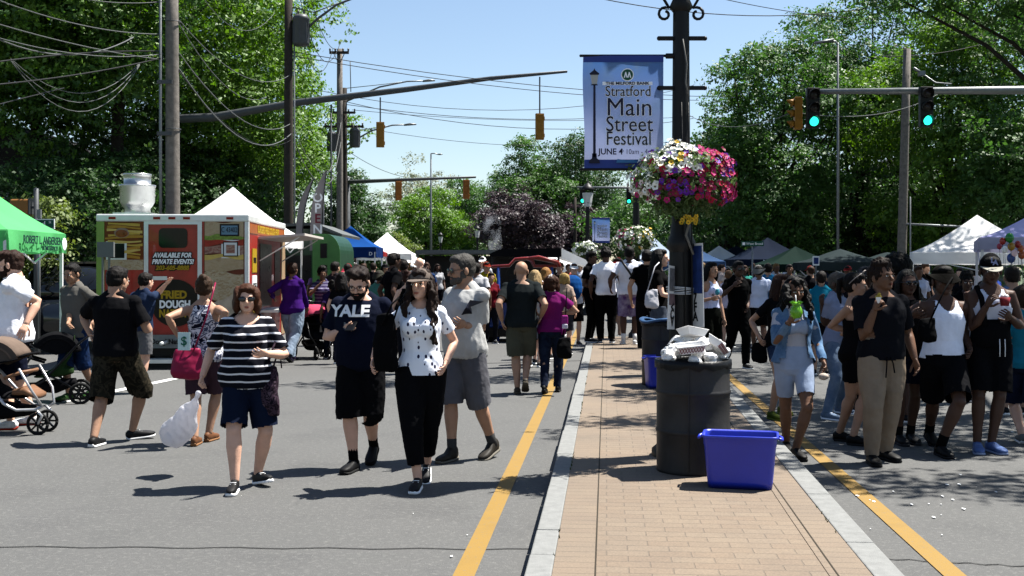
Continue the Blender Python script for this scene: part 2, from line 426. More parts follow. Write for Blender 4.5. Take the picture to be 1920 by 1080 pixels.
    for i in (0, 1):
        k = (-1, 1)[i]; src = ordr[i]; sj = SP(k*sw, .012*s, 1.385); h = hands[src]; el = elbows[src]
        if h is None: t = SP(k*(sw+.075*s+belly*.3+.02*w), (-.06+rnd.uniform(-.07, .07))*s, .83)
        elif isinstance(h, str):
            t = {'chest': SP(k*.06*s, -.27*s, 1.2), 'belly': SP(k*.05*s, -.25*s-belly*.5, 1.06), 'face': SP(k*.05*s, -.22*s, 1.45), 'fold': SP(-k*.10*s, -.19*s, 1.17), 'hip': SP(k*.22*s, -.04*s, 1.02),
                 'fwd': SP(k*.17*s, -.40*s, 1.05), 'up': SP(k*.12*s, -.3*s, 1.62), 'out': SP(k*.34*s, -.15*s, .95), 'back': SP(k*.24*s, .16*s, .88), 'front': SP(k*.2*s, -.24*s, .9)}[h]
        else: t = loc(at(h[0], h[1], Y+h[2]))
        if el is None: pole = Vector((k*.45, .9, -.35)) if h != 'hip' else Vector((k, .3, 0))
        else: pole = loc(at(el[0], el[1], Y+el[2]))-(sj+t)/2
        e, wr = ik(sj, t, ul, fl, pole); d = (wr-e).normalized(); wr = wr-d*.045*H
        pn = Vector((-k, .15, 0)) if h is None else Vector((-k*.8, -.1, .5 if t.z > 1.1*s else 0))
        arms.append((sj, e, wr, d, pn, k, hpose[src]))
    aw = .6+.4*w
    if fem: aw *= .86
    b = G(); torso(b, 0)
    for (hx, kn, an) in legs:
        lw = s*(.55+.45*w); c1 = hx.lerp(kn, .5); c2 = kn.lerp(an, .3)
        b.tube([hx+Vector((0, 0, .03)), hx.lerp(kn, .25), c1, kn, c2, kn.lerp(an, .65), an], [.088*lw, .086*lw, .074*lw, .053*lw, .057*lw, .042*lw, .036*s], 14)
        b.ell(A(kn+Vector((0, -.012, 0))*s), .05*lw)
        cb = (ank[legs.index((hx, kn, an))][1])*-.018*s; b.ell(A(kn.lerp(an, .28)+cb), (.045*lw, .045*lw, .09*s))
    for (sj, e, wr, d, pn, k, hp) in arms:
        a2 = s*aw
        b.tube([sj-X*k*.03*s, sj, sj.lerp(e, .3), sj.lerp(e, .7), e, e.lerp(wr, .25), e.lerp(wr, .7), wr], [.045*a2, .055*a2, .053*a2, .045*a2, .040*a2, .043*a2, .033*a2, .026*s], 12)
    nk0 = SP(0, .012*s, 1.43); Mh = Ms @ Matrix.Translation(Vector((0, -.004*s, (1.60-.92)*s)))
    hy, hp_, hr = (R(a) for a in head)
    nb = Ms @ Vector((0, .004*s, (1.466-.92)*s))
    Mh = Matrix.Translation(nb) @ Ms.to_3x3().to_4x4() @ Matrix.Rotation(hy, 4, 'Z') @ Matrix.Rotation(hp_, 4, 'X') @ Matrix.Rotation(hr, 4, 'Y') @ Matrix.Translation(Vector((0, -.024*s, .132*s))) @ Matrix.Scale(s*(1.13 if not fem else 1.10), 4)
    M3 = Mh.to_3x3()
    def HP(x, y, z): return Mh @ Vector((x, y, z))
    def he(g, c, r, mat=0, n=12): g.ell(A(HP(*c)), r, M3, n, mat)
    nw = 1.0 if not fem else .82
    b.tube([nk0, SP(0, .01*s, 1.5), HP(0, .03, -.06), HP(0, .025, -.02)], [.070*s*nw*aw, .060*s*nw*aw, .056*s*nw*aw**.5, .055*s*nw], 14)
    b.tube([SP(-sw*.8, .014*s, 1.395), SP(-.05*s, .018*s, 1.455), SP(.05*s, .018*s, 1.455), SP(sw*.8, .014*s, 1.395)], [.032*s, .037*s, .037*s, .032*s], 10)
    jw = (1.0 if not fem else .9)*(.75+.25*w)
    he(b, (0, .012, .030), (.074, .092, .083), n=20); he(b, (0, -.018, -.035), (.058*jw, .068, .068), n=18); he(b, (0, -.058, -.078), (.030*jw, .026, .022))
    he(b, (0, -.066, .018), (.052, .026, .018)); he(b, (-.032, -.062, -.022), (.022, .022, .026)); he(b, (.032, -.062, -.022), (.022, .022, .026))
    ex = G()
    for k in (-1, 1):
        ex.merge(_e(HP(k*.076, .008, -.008), (.010, .018, .030), M3))
    # nose, lips, eyes, brows drawn as real small shapes of the same mesh
    ng = G(); ng.loft([(A(HP(0, -.083, .012)), A(M3.col[0].normalized()), A(M3.col[1].normalized()), .007*s, .010*s), (A(HP(0, -.096, -.012)), A(M3.col[0].normalized()), A(M3.col[1].normalized()), .009*s, .013*s), (A(HP(0, -.103, -.026)), A(M3.col[0].normalized()), A(M3.col[1].normalized()), .015*s, .014*s), (A(HP(0, -.092, -.033)), A(M3.col[0].normalized()), A(M3.col[1].normalized()), .012*s, .010*s)], 10)
    ex.merge(ng)
    if fine:
        for k in (-1, 1):
            ex.merge(_e(HP(k*.030, -.0825, .004), (.0135, .006, .006), M3, 1)); ex.merge(_e(HP(k*.030, -.0865, .0035), (.0058, .004, .0056), M3, 2))
            ex.merge(_e(HP(k*.031, -.088, .022), (.017, .005, .0035), M3, 3)); ex.merge(_e(HP(k*.030, -.0855, .0105), (.0145, .005, .0022), M3, 3))
        ex.merge(_e(HP(0, -.0865, -.0535), (.020, .007, .0042), M3, 4)); ex.merge(_e(HP(0, -.0855, -.061), (.017, .0075, .0050), M3, 4))
    for (sj, e, wr, d, pn, k, hpz) in arms: hand_geo(ex, wr, d, pn, s*(.96 if not fem else .88), k, hpz)
    sk = tuple(1.75*c for c in (SK[skin] if isinstance(skin, str) else skin)); lip = tuple(a*q for a, q in zip(sk, (.75, .45, .45)))
    hc = hair[1]
    mats = [M('skin %s' % (skin,), sk, .55, .12, 9, .15, 90, spec=.2), M('eye white', (.7, .68, .64), .3, 0), M('eye iris', (.02, .012, .008), .2, 0), M('brow '+hc, hc, .9, .1), M('lip %s' % (skin,), lip, .5, .05)]
    body = queue(b, 'body', mats, E, vox, 4, extra=ex)
    ph = rnd.uniform(0, 9)
    # ---- trousers, shorts, skirt
    if pants:
        kind, mt = pants[0], pants[1]; o = dict(len=None, r=None, inf=.008); o.update(pants[2] if len(pants) > 2 else {})
        HEM = []; g = G(); torso(g, o['inf'], .83, 1.09 if not o.get('high') else 1.18)
        if kind == 'skirt':
            zb = hip.z-(o['len'] or .40)*s
            g.loft([(A(Vector((hip.x, hip.y, zb))), A((1, 0, 0)), A((0, 1, 0)), .21*s*w, .17*s*w), (A(hip), A(X), A(Yv), .178*s*w, .135*s*w)], 20)
        else:
            for (hx, kn, an) in legs:
                lw = s*(.55+.45*w); fr = o['len'] if o['len'] is not None else {'short': .78, 'pants': 1.0, 'legging': 1.0, 'mini': .42, 'jeans': 1.0}[kind]
                base = [.100, .098, .090, .070, .066, .058, .052] if kind in ('pants', 'jeans') else ([.098, .1, .1, .096, .09, .08, .07] if kind == 'short' else [.092, .09, .078, .057, .059, .045, .04])
                rm = o['r'] or 1.; pts = []; rr = []
                full = [(hx+Vector((0, 0, .03)), 0), (hx.lerp(kn, .3), .3*.5), (hx.lerp(kn, .65), .65*.5), (kn, .5), (kn.lerp(an, .3), .65), (kn.lerp(an, .65), .82), (an+Vector((0, 0, -.01)), 1.)]
                hem_ = None; T = fr*.5 if kind in ('short', 'mini') else fr
                if kind == 'short': T = fr*.62
                for q, ((p, t), r0) in enumerate(zip(full, base)):
                    if t <= T: pts.append(p); rr.append(r0*lw*rm)
                    else:
                        pt, tt = full[q-1]; u = (T-tt)/(t-tt); pts.append(pt.lerp(p, u)); rr.append((base[q-1]*(1-u)+r0*u)*lw*rm); break
                dd_ = (pts[-1]-pts[-2]).normalized(); HEM.append((A(pts[-1]), A(dd_), .16)); pts.append(pts[-1]+dd_*.045); rr.append(rr[-1]*1.02)
                g.tube(pts, rr, 16, cap=.08)
        if o.get('drop'): pass
        i0 = hip.z; amp = .007
        if kind in ('legging', 'mini'): amp *= .25
        queue(g, {'skirt': 'skirt', 'short': 'shorts', 'mini': 'shorts', 'pants': 'trousers', 'legging': 'leggings', 'jeans': 'jeans'}[kind], mt, E, vox, 2, cut=hemcut(HEM), disp=lambda P, ph=ph, amp=amp, i0=i0: amp*noise3(P*A([1, 1, .5])[None], 34, ph)*fade(P, i0)+amp*.35*noise3(P, 90, ph+2)*fade(P, i0))
    # ---- upper garment
    SH = None
    for shirt in ([shirt] if shirt else [])+([over] if over else []):
        kind, mt = shirt[0], shirt[1]; o = dict(hem=.88, inf=.025, sleeve=.62, neck=.0, wid=1.0); o.update(shirt[2] if len(shirt) > 2 else {})
        g = G(); zz = max(.83, min(o['hem'], 1.1)); torso(g, o['inf'], zz if zz in [t[0] for t in tab] else [t[0] for t in tab if t[0] <= zz][-1], 1.46, o['wid'])
        if o['hem'] < .83:
            zb = o['hem']; g.loft([(A(SP(0, 0, zb)), A(X), A(Yv), (.19*w+belly*.3)*s, (.15*w+belly*.3)*s), (A(SP(0, 0, .98)), A(X), A(Yv), (.165*w+belly*.4)*s, (.13*w+belly*.4)*s)], 20)
        HEM = []
        if kind in ('tee', 'long', 'jacket'):
            for (sj, e, wr, d, pn, k, hpz) in arms:
                a2 = s*aw; T = o['sleeve'] if kind == 'tee' else 1.93
                pts = [sj-X*k*.05*s-Z*.01*s, sj, sj.lerp(e, .35)]; rr = [.052*a2, .0625*a2, .066*a2]
                if T <= 1: pts.append(sj.lerp(e, T)); rr.append(.069*a2)
                else:
                    pts += [e, e.lerp(wr, .5), e.lerp(wr, T-1)]; rr += [.058*a2, .05*a2, .042*a2]
                dd_ = (pts[-1]-pts[-2]).normalized(); HEM.append((A(pts[-1]), A(dd_), .11)); pts.append(pts[-1]+dd_*.035); rr.append(rr[-1])
                g.tube(pts, rr, 14, cap=.05); g.ell(A(sj+X*k*.004*s), (.070*a2, .068*a2, .068*a2))
            g.tube([SP(-sw*.85, .012*s, 1.393), SP(-.05*s, .018*s, 1.455), SP(.05*s, .018*s, 1.455), SP(sw*.85, .012*s, 1.393)], [.050*s, .062*s, .062*s, .050*s], 12)
        inv = A(Mi); hemz = (o['hem']-.92)*s; ndp = o['neck']; nwid = o.get('nw', .070)*s*(.5+.5*w)
        open_f = o.get('open', 0)
        def cut(P, kind=kind, o=o, hc_=hemcut(HEM), hemz=hemz, ndp=ndp, nwid=nwid, open_f=open_f):
            q = P @ inv[:3, :3].T+inv[:3, 3]; x, y, z = q[:, 0], q[:, 1], q[:, 2]/s+.92
            armm = np.abs(x) > sw*1.02; k0 = hc_(P)
            k = (z < hemz/s+.92+.003*np.sin(x*25+ph)) & ~armm & (np.abs(x) < sw*1.0) if kind == 'tee' or kind == 'tank' else np.zeros(len(P), bool)
            k |= k0; r = np.abs(x)/nwid
            front = y < 0
            zc = np.where(front, 1.535-(.085+ndp)*np.sqrt(np.clip(1-r*r, 0, 1)), 1.535-.055*np.sqrt(np.clip(1-r*r, 0, 1)))
            k |= (z > zc) & (r < 1)
            if kind == 'tank':
                ax = np.abs(x)/s; inner = (.105 if not fem else .085)
                k |= (ax > inner+np.clip((1.40-z), 0, .2)*.42) & (z > 1.27)
                k |= (ax > .19*w+belly*.5) & (z > 1.15)
                if o.get('strap'): k |= ((ax < .035) | (ax > .066)) & (z > o['strap']-.03*(1-np.clip(ax/.06, 0, 1)) )
            if kind == 'jacket': k |= (z < o['hem']) & (np.abs(x) < sw*1.1)
            if open_f: k |= (np.abs(x) < (.03+.05*np.clip(1.35-z, 0, 1))*s*open_f) & (y < -.02)
            return k
        amp = .0075 if vox < .012 else .007
        if kind == 'tank': amp *= .5
        if o.get('tight'): amp *= .3
        nm = {'tee': 'shirt', 'tank': 'tank_top', 'long': 'shirt', 'jacket': 'jacket'}[kind]
        SH = queue(g, nm, mt, E, vox, 2, cut=cut, disp=lambda P, ph=ph, amp=amp: amp*noise3(P @ SKW.T, 21, ph)+amp*.42*noise3(P @ SKW.T, 58, ph+2))
    # ---- shoes
    for i, (c, fwd, up, L, an) in enumerate(ank):
        if shoes is None: continue
        g = shoe_geo(c, fwd, up, L, high=shoes[2] if len(shoes) > 2 else 0, w=s*(1 if not fem else .88))
        if sock: g.tube([an-up*.02, an+(legs[i][1]-an).normalized()*.10*s], [.041*s, .043*s], 12, 2)
        g.obj('shoe', [M('shoe '+shoes[0], shoes[0], .6, .2, 20), M('sole '+shoes[1], shoes[1], .7, .1)]+([cloth('sock '+sock, sock)] if sock else []), E)
    # ---- hair
    hk = hair[0]; hm = M('hair '+hc, hc, .65, .35, 60, .5, 120, spec=.12)
    g = G(); hv = max(.0065, vox*.8); amp = .003; fq = 150
    def hl(c, r): he(g, c, r, n=14)
    if hk in ('short', 'bob', 'long', 'curly', 'bun', 'tail', 'messy', 'fade', 'thin'):
        t = {'fade': .0, 'thin': -.002}.get(hk, .006)
        hl((0, .022, .040), (.076+t, .092+t, .080+t)); hl((0, .045, .0), (.070+t, .062+t, .062+t))
        hl((0, -.035, .082), (.058, .045, .030+t))
        if hk == 'messy': hl((.02, -.05, .095), (.06, .04, .03)); hl((-.03, -.03, .10), (.05, .05, .03)); hl((.05, .0, .08), (.035, .06, .03)); amp = .006; fq = 70
    if hk == 'bob':
        for k in (-1, 1):
            hl((k*.066, .0, .025), (.036, .080, .075)); hl((k*.078, .008, -.045), (.034, .060, .068))
        hl((0, .06, -.03), (.075, .05, .075)); hl((0, -.05, .078), (.062, .042, .030)); amp = .006; fq = 60
    if hk in ('long', 'curly'):
        n = 14 if hk == 'long' else 22
        for j in range(n):
            a = math.pi*(-.12+1.24*j/(n-1)); x, y = math.cos(a)*.078, math.sin(a)*.075+.015; Ln = .36 if hk == 'long' else .40
            Ln *= rnd.uniform(.8, 1.1)*(hair[2] if len(hair) > 2 else 1)
            w0 = HP(x*.9, y*.9, .06); pts = [w0]; dn = Vector((0, 0, -1)); cen = HP(0, .02, 0)
            for q in range(1, 9):
                t = q/8; o2 = (HP(x, y, 0)-cen)*(1.0+.35*min(1, t*1.8)); wob = Vector((rnd.uniform(-1, 1), rnd.uniform(-1, 1), 0))*(.012 if hk == 'curly' else .003)
                pts.append(cen+Vector((o2.x, o2.y+(.04*t), .05*s-t*Ln*s))+wob)
            g.tube(pts, [.022*s]+[.024*s]*4+[.02*s, .018*s, .014*s, .008*s], 8)
        if hk == 'curly':
            amp = .012; fq = 75
            for j in range(7):
                k = 1 if j < 5 else -1; Ln = (.42 if k > 0 else .26)*rnd.uniform(.85, 1.05)*(hair[2] if len(hair) > 2 else 1)*.8; x0 = .066+.008*(j % 3); P_ = [HP(k*x0, .02-.012*(j % 3), .05)]
                for q in range(1, 10):
                    t = q/9; P_.append(HP(k*x0, .0, .05)+Vector((k*(.035*t+.012*math.sin(q*2.1+j)), -.075*min(1, t*1.6)-.008*j+.010*math.cos(q*1.9+j), -t*Ln*s)))
                g.tube(P_, [.020*s]*7+[.017*s, .014*s, .010*s], 8)
    if hk == 'afro':
        hl((0, .02, .055), (.135, .13, .12)); amp = .012; fq = 90
    if hk == 'puff':
        hl((0, .02, .04), (.088, .10, .088)); hl((0, .0, .10), (.075, .08, .055)); amp = .01; fq = 110
    if hk == 'braids':
        hl((0, .022, .040), (.082, .098, .086))
        for j in range(16):
            a = math.pi*(-.15+1.3*j/15); x, y = math.cos(a)*.085, math.sin(a)*.08+.015
            g.tube([HP(x*.8, y*.8, .06), HP(x*1.1, y*1.1, 0), HP(x*1.15, y*1.2, -.12), HP(x*1.1, y*1.25, -.22)], [.012*s, .013*s, .012*s, .007*s], 6)
    if hk == 'bun': hl((0, .075, .10), (.042, .042, .040))
    if hk == 'tail':
        g.tube([HP(0, .09, .07), HP(0, .14, .05), HP(0, .15, -.05), HP(0, .13, -.16)], [.025*s, .03*s, .028*s, .010*s], 10)
    if hk != 'bald' and not (hat and hat[0] == 'beanie'):
        queue(g, 'hair', hm, E, hv, 2, disp=lambda P, ph=ph, amp=amp, fq=fq: amp*noise3(P*A([1, 1, .45])[None], fq, ph)+amp*.6*noise3(P*A([1, 1, .5])[None], fq*2.3, ph))
    if beard:
        g = G(); he(g, (0, -.040, -.062), (.056*jw, .050, .038), n=16); he(g, (0, -.070, -.075), (.034, .028, .03)); he(g, (0, -.088, -.043), (.024, .007, .005))
        for k in (-1, 1): he(g, (k*.058, -.01, -.03), (.010, .03, .035))
        b2 = M('beard '+beard, beard, .9, .3, 60)
        queue(g, 'beard', b2, E, .006, 1, disp=lambda P, ph=ph: .003*noise3(P, 190, ph))
    if glasses:
        g = G()
        for k in (-1, 1):
            pts = [HP(k*(.031+.026*math.cos(a)), -.093+.004*abs(math.cos(a)), .004+.018*math.sin(a)) for a in [2*math.pi*j/10 for j in range(11)]]
            if glasses == 'sun': g.ell(A(HP(k*.031, -.091, .003)), (.027*s, .006*s, .019*s), M3, 12)
            g.tube(pts, .0022*s, 5); g.tube([HP(k*.056, -.088, .008), HP(k*.080, -.03, .008), HP(k*.080, .02, .005)], .0028*s, 5)
        g.tube([HP(-.008, -.096, .006), HP(.008, -.096, .006)], .0028*s, 5)
        g.obj('sunglasses' if glasses == 'sun' else 'glasses', M('dark lens', (.012, .012, .014), .12, 0, spec=.6), E)
    if hat:
        k, hcx = hat[0], hat[1]; g = G(); tl = hat[2] if len(hat) > 2 else 0
        def dome(rx, ry, rz, zc, yc=.012, z0=-.1):
            secs = []
            for j in range(8):
                a = j/7*math.pi/2*.97; secs.append((A(HP(0, yc, zc+rz*math.sin(a))), A(M3.col[0].normalized()), A(M3.col[1].normalized()), rx*s*math.cos(a), ry*s*math.cos(a)))
            g.loft(secs, 24, cap=0)
        if k in ('cap', 'capback', 'snap'):
            dome(.090, .106, .088 if k != 'snap' else .10, .038); kk = 1 if k != 'capback' else -1
            V = []; n = 15
            for j in range(n):
                a = math.pi*j/(n-1); ca, sa = math.cos(a), math.sin(a)
                V.append(HP(ca*.084, (.0-sa*.098*1.0)*kk, .040)); V.append(HP(ca*.080, (-.0-sa*(.165))*kk-.012*kk, .040-.018*(1-ca*ca)-(.004)))
            Fq = [(2*j, 2*j+1, 2*j+3, 2*j+2) for j in range(n-1)]
            g.add([tuple(v) for v in V], Fq, 1 if len(hat) > 2 and isinstance(hat[2], str) else 0)
            g.add([tuple(v-M3.col[2].normalized()*.006) for v in V], [f[::-1] for f in Fq], 1 if len(hat) > 2 and isinstance(hat[2], str) else 0)
            g.ell(A(HP(0, .012, .126)), .006*s)
        if k == 'bucket':
            dome(.094, .110, .085, .045)
            V = []; n = 28
            for j in range(n):
                a = 2*math.pi*j/n; V.append(HP(math.cos(a)*.093, .012+math.sin(a)*.109, .055)); V.append(HP(math.cos(a)*(.128), .012+math.sin(a)*.142, .005+.03*math.cos(a*2+.5)-.03*math.cos(a)))
            Fq = [(2*j, 2*j+1, (2*j+3) % (2*n), (2*j+2) % (2*n)) for j in range(n)]
            g.add([tuple(v) for v in V], Fq); g.add([tuple(v-M3.col[2].normalized()*.004) for v in V], [f[::-1] for f in Fq])
        if k == 'hood':
            g.ell(A(HP(0, .03, .02)), (.105*s, .115*s, .125*s), M3, 18); g.ell(A(HP(0, .07, -.08)), (.11*s, .08*s, .08*s), M3, 14)
        hm2 = [cloth('hat '+hcx, hcx)]+([cloth('hat '+hat[2], hat[2])] if len(hat) > 2 and isinstance(hat[2], str) else [])
        g.obj({'hood': 'hood'}.get(k, 'cap' if k != 'bucket' else 'hat'), hm2, E)
    PINFO[label] = dict(E=E, shirt=SH, ank=ank, X=X, Mh=Mh, Ms=Ms, s=s, hands=[(a[2]+a[3]*.06*s) for a in (arms if sgn > 0 else arms[::-1])], Y=Y, root=root, fa=fa, hip=hip, sw=sw, SP=SP, HP=HP)
    return PINFO[label]
PINFO = {}
def _e(c, r, M3, mat=0):
    sc = M3.col[0].length; g = G(); g.ell(A(c), r, M3, 8, mat); return g
def wpos(info, p): return info['E'].matrix_basis @ Vector(p)
# ------------------------------------------------------------------ ground, road, median
def noise_col(m, N, Lk, B, vec, layers, base):
    """mix noise layers: (scale, detail, lo, hi, colour, factor)"""
    cur = None; base = kk(base); layers = [(*q[:4], kk(q[4]), q[5]) for q in layers]
    rgb = N.new('ShaderNodeRGB'); rgb.outputs[0].default_value = (*base, 1); cur = rgb.outputs[0]
    for (sc, de, lo, hi, col, fac) in layers:
        t = node(N, 'ShaderNodeTexNoise', i_Scale=sc, i_Detail=de, i_Roughness=.65); Lk.new(vec, t.inputs['Vector'])
        mr = node(N, 'ShaderNodeMapRange', i_1=lo, i_2=hi, i_3=0., i_4=fac); mr.clamp = True; Lk.new(t.outputs[0], mr.inputs[0])
        mx = node(N, 'ShaderNodeMix', data_type='RGBA'); Lk.new(mr.outputs[0], mx.inputs[0]); Lk.new(cur, mx.inputs[6]); mx.inputs[7].default_value = (*col, 1); cur = mx.outputs[2]
    Lk.new(cur, B.inputs['Base Color']); return cur
def asphalt():
    m, N, Lk, B = newmat('asphalt'); v = coords(N, Lk)
    noise_col(m, N, Lk, B, v, [(.25, 4, .35, .7, (.18, .18, .175), .6), (.9, 6, .52, .72, (.105, .105, .105), .6), (3.1, 5, .6, .7, (.10, .10, .105), .35), (26, 4, .52, .7, (.29, .285, .27), .55), (70, 3, .55, .75, (.06, .06, .06), .6), (150, 2, .66, .72, (.5, .5, .48), .7)], (.150, .150, .146))
    B.inputs['Roughness'].default_value = .88; B.inputs['Specular IOR Level'].default_value = .3
    addbump(N, Lk, B, v, 110, .5, .006); return m
def paint(name, col):
    m, N, Lk, B = newmat(name); v = coords(N, Lk)
    noise_col(m, N, Lk, B, v, [(3, 5, .5, .8, tuple(c*.72 for c in col), .6), (45, 4, .58, .68, (.2, .19, .17), .55), (160, 2, .5, .8, tuple(c*.8 for c in col), .5)], col)
    B.inputs['Roughness'].default_value = .8; addbump(N, Lk, B, v, 120, .4, .004); return m
ASPH = asphalt(); YEL = paint('yellow paint', (.42, .235, .016)); WHT = paint('white paint', (.62, .62, .60))
g = G(); n = 30
g.quad((-700, -20, -.02), (700, -20, -.02), (700, 1500, -.02), (-700, 1500, -.02))
mg, N, Lk, B = newmat('lawn'); v = coords(N, Lk)
noise_col(mg, N, Lk, B, v, [(.4, 5, .4, .7, (.07, .12, .03), .8), (6, 5, .45, .7, (.10, .15, .035), .6), (2.5, 3, .6, .75, (.14, .11, .06), .6)], (.045, .09, .02)); B.inputs['Roughness'].default_value = .9; addbump(N, Lk, B, v, 30, .8, .05)
struct(g.obj('ground', mg))
g = G(); g.quad(road(-12.5, -12), road(15, -12), road(15, 700), road(-12.5, 700)); g.quad((-120, 34, -.004), (120, 34, -.004), (120, 52, -.004), (-120, 52, -.004))
struct(g.obj('road', ASPH))
# seams across the lane and painted lines
g = G()
for a, b in (((-60, 1025), (996, 1030)), ((1668, 1048), (1990, 1066))):
    P = [gp(a[0]+(b[0]-a[0])*t, a[1]+(b[1]-a[1])*t+1.2*math.sin(t*37), .004) for t in np.linspace(0, 1, 26)]
    for p, q in zip(P, P[1:]): g.quad(p, q, q+Vector((0, .013, 0)), p+Vector((0, .013, 0)))
for a, b in (((600, 690), (1100, 676)), ((120, 690), (560, 684))):
    P = [gp(a[0]+(b[0]-a[0])*t, a[1]+(b[1]-a[1])*t, .004) for t in np.linspace(0, 1, 12)]
    for p, q in zip(P, P[1:]): g.quad(p, q, q+Vector((0, .05, 0)), p+Vector((0, .05, 0)))
struct(g.obj('pavement_seam', M('tar', (.03, .03, .03), .7)))
def stripe(name, mat, u0, u1, v0, v1, z=.006):
    g = G(); n = max(2, int((v1-v0)/1.5)); V = np.linspace(v0, v1, n)
    for a, b in zip(V, V[1:]): g.quad(road(u0, a, z), road(u1, a, z), road(u1, b, z), road(u0, b, z))
    return struct(g.obj(name, mat))
stripe('yellow_lane_line', YEL, -.805, -.69, 2, 31); stripe('yellow_lane_line', YEL, 1.765, 1.885, 2, 31)
stripe('yellow_lane_line', YEL, -.80, -.69, 56, 200)
g = G(); a, b = gp(118, 753, .006), gp(346, 706, .006); d = (b-a).normalized().cross(Vector((0, 0, 1)))*.075
g.quad(a-d, a+d, b+d, b-d); a, b = gp(240, 722, .007), gp(350, 718, .007)
struct(g.obj('white_lane_line', WHT))
# median: brick pavers between granite kerbs
def uR(v): return 1.43+.0155*max(0, min(v, 26)-5.4)
uL, V0, V1, KH = -.395, 1.5, 24.5, .13
mb, N, Lk, B = newmat('brick pavers'); v = coords(N, Lk)
br = node(N, 'ShaderNodeTexBrick', offset=.5, i_Scale=1.0); br.inputs['Mortar Size'].default_value = .004; br.inputs['Mortar Smooth'].default_value = .3
br.inputs['Brick Width'].default_value = .22; br.inputs['Row Height'].default_value = .11; br.inputs['Bias'].default_value = -.1
br.inputs['Color1'].default_value = (.114, .086, .060, 1); br.inputs['Color2'].default_value = (.104, .075, .051, 1); br.inputs['Mortar'].default_value = (.086, .066, .047, 1); Lk.new(v, br.inputs['Vector'])
t = node(N, 'ShaderNodeTexNoise', i_Scale=1.6, i_Detail=6, i_Roughness=.7); Lk.new(v, t.inputs['Vector'])
mr = ramp(N, [(.35, (1.12, 1.1, 1.06)), (.6, (.95, .95, .95)), (.75, (.72, .73, .74))]); Lk.new(t.outputs[0], mr.inputs[0])
t2 = node(N, 'ShaderNodeTexNoise', i_Scale=90, i_Detail=4); Lk.new(v, t2.inputs['Vector']); mr2 = ramp(N, [(.3, (.8, .8, .8)), (.7, (1.15, 1.15, 1.15))]); Lk.new(t2.outputs[0], mr2.inputs[0])
x1 = node(N, 'ShaderNodeMix', data_type='RGBA', blend_type='MULTIPLY'); x1.inputs[0].default_value = 1; Lk.new(br.outputs[0], x1.inputs[6]); Lk.new(mr.outputs[0], x1.inputs[7])
x2 = node(N, 'ShaderNodeMix', data_type='RGBA', blend_type='MULTIPLY'); x2.inputs[0].default_value = 1; Lk.new(x1.outputs[2], x2.inputs[6]); Lk.new(mr2.outputs[0], x2.inputs[7]); Lk.new(x2.outputs[2], B.inputs['Base Color'])
B.inputs['Roughness'].default_value = .85; bp = node(N, 'ShaderNodeBump', i_Strength=.8, i_Distance=.008); bp.invert = True; Lk.new(br.outputs['Fac'], bp.inputs['Height']); Lk.new(bp.outputs[0], B.inputs['Normal'])
g = G(); V = np.linspace(V0, V1, 14)
for a, b in zip(V, V[1:]): g.add([(uL+.13, a, KH), (uR(a)-.15, a, KH), (uR(b)-.15, b, KH), (uL+.13, b, KH)], [(0, 1, 2, 3)], 0, False)
struct(g.obj('median_pavement', mb, rz=-RD))
mso = mb.copy(); mso.name = 'brick border'                      # soldier course: bricks laid the other way
for nd in mso.node_tree.nodes:
    if nd.type == 'TEX_BRICK': nd.inputs['Brick Width'].default_value = .5; nd.offset = 0; nd.inputs['Row Height'].default_value = .105; nd.inputs['Color2'].default_value = (.108, .080, .056, 1)
g = G()
for a, b in zip(V, V[1:]):
    g.add([(uL+.132, a, KH+.004), (uL+.34, a, KH+.004), (uL+.34, b, KH+.004), (uL+.132, b, KH+.004)], [(0, 1, 2, 3)], 0, False)
    g.add([(uR(a)-.36, a, KH+.004), (uR(a)-.152, a, KH+.004), (uR(b)-.152, b, KH+.004), (uR(b)-.36, b, KH+.004)], [(0, 1, 2, 3)], 0, False)
struct(g.obj('median_border', mso, rz=-RD))
g = G(); g.box((uL+.337, V0, KH-.01), (uL+.345, V1, KH+.006)); g.prism([(uR(V0)-.368, V0, KH-.01), (uR(V0)-.360, V0, KH-.01), (uR(V1)-.360, V1, KH-.01), (uR(V1)-.368, V1, KH-.01)], (0, 0, .016))
struct(g.obj('median_joint', M('dark joint', (.06, .05, .035), .9), rz=-RD))
gran = M('granite', (.345, .35, .34), .8, .14, 14, .3, 140)
g = G(); rnd = random.Random(4); a = V0
while a < V1:
    L = rnd.choice((.55, .9, 1.3, 1.7)); b = min(a+L, V1); dz = rnd.uniform(-.002, .002)
    g.box((uL+rnd.uniform(-.004, .004), a+.004, -.1), (uL+.13, b-.004, KH+.008+dz)); a = b
a = V0
while a < V1:
    L = rnd.choice((.6, 1., 1.3, 1.8)); b = min(a+L, V1); z = KH+.008+rnd.uniform(-.002, .002); A0, B0 = uR(a+.004), uR(b-.004)
    g.prism([(A0-.15, a+.004, -.1), (A0, a+.004, -.1), (B0, b-.004, -.1), (B0-.15, b-.004, -.1)], (0, 0, z+.1)); a = b
g.box((uL, V1, -.1), (uR(V1), V1+.15, KH+.01))
struct(g.obj('granite_kerb', gran, rz=-RD, bevel=.008))
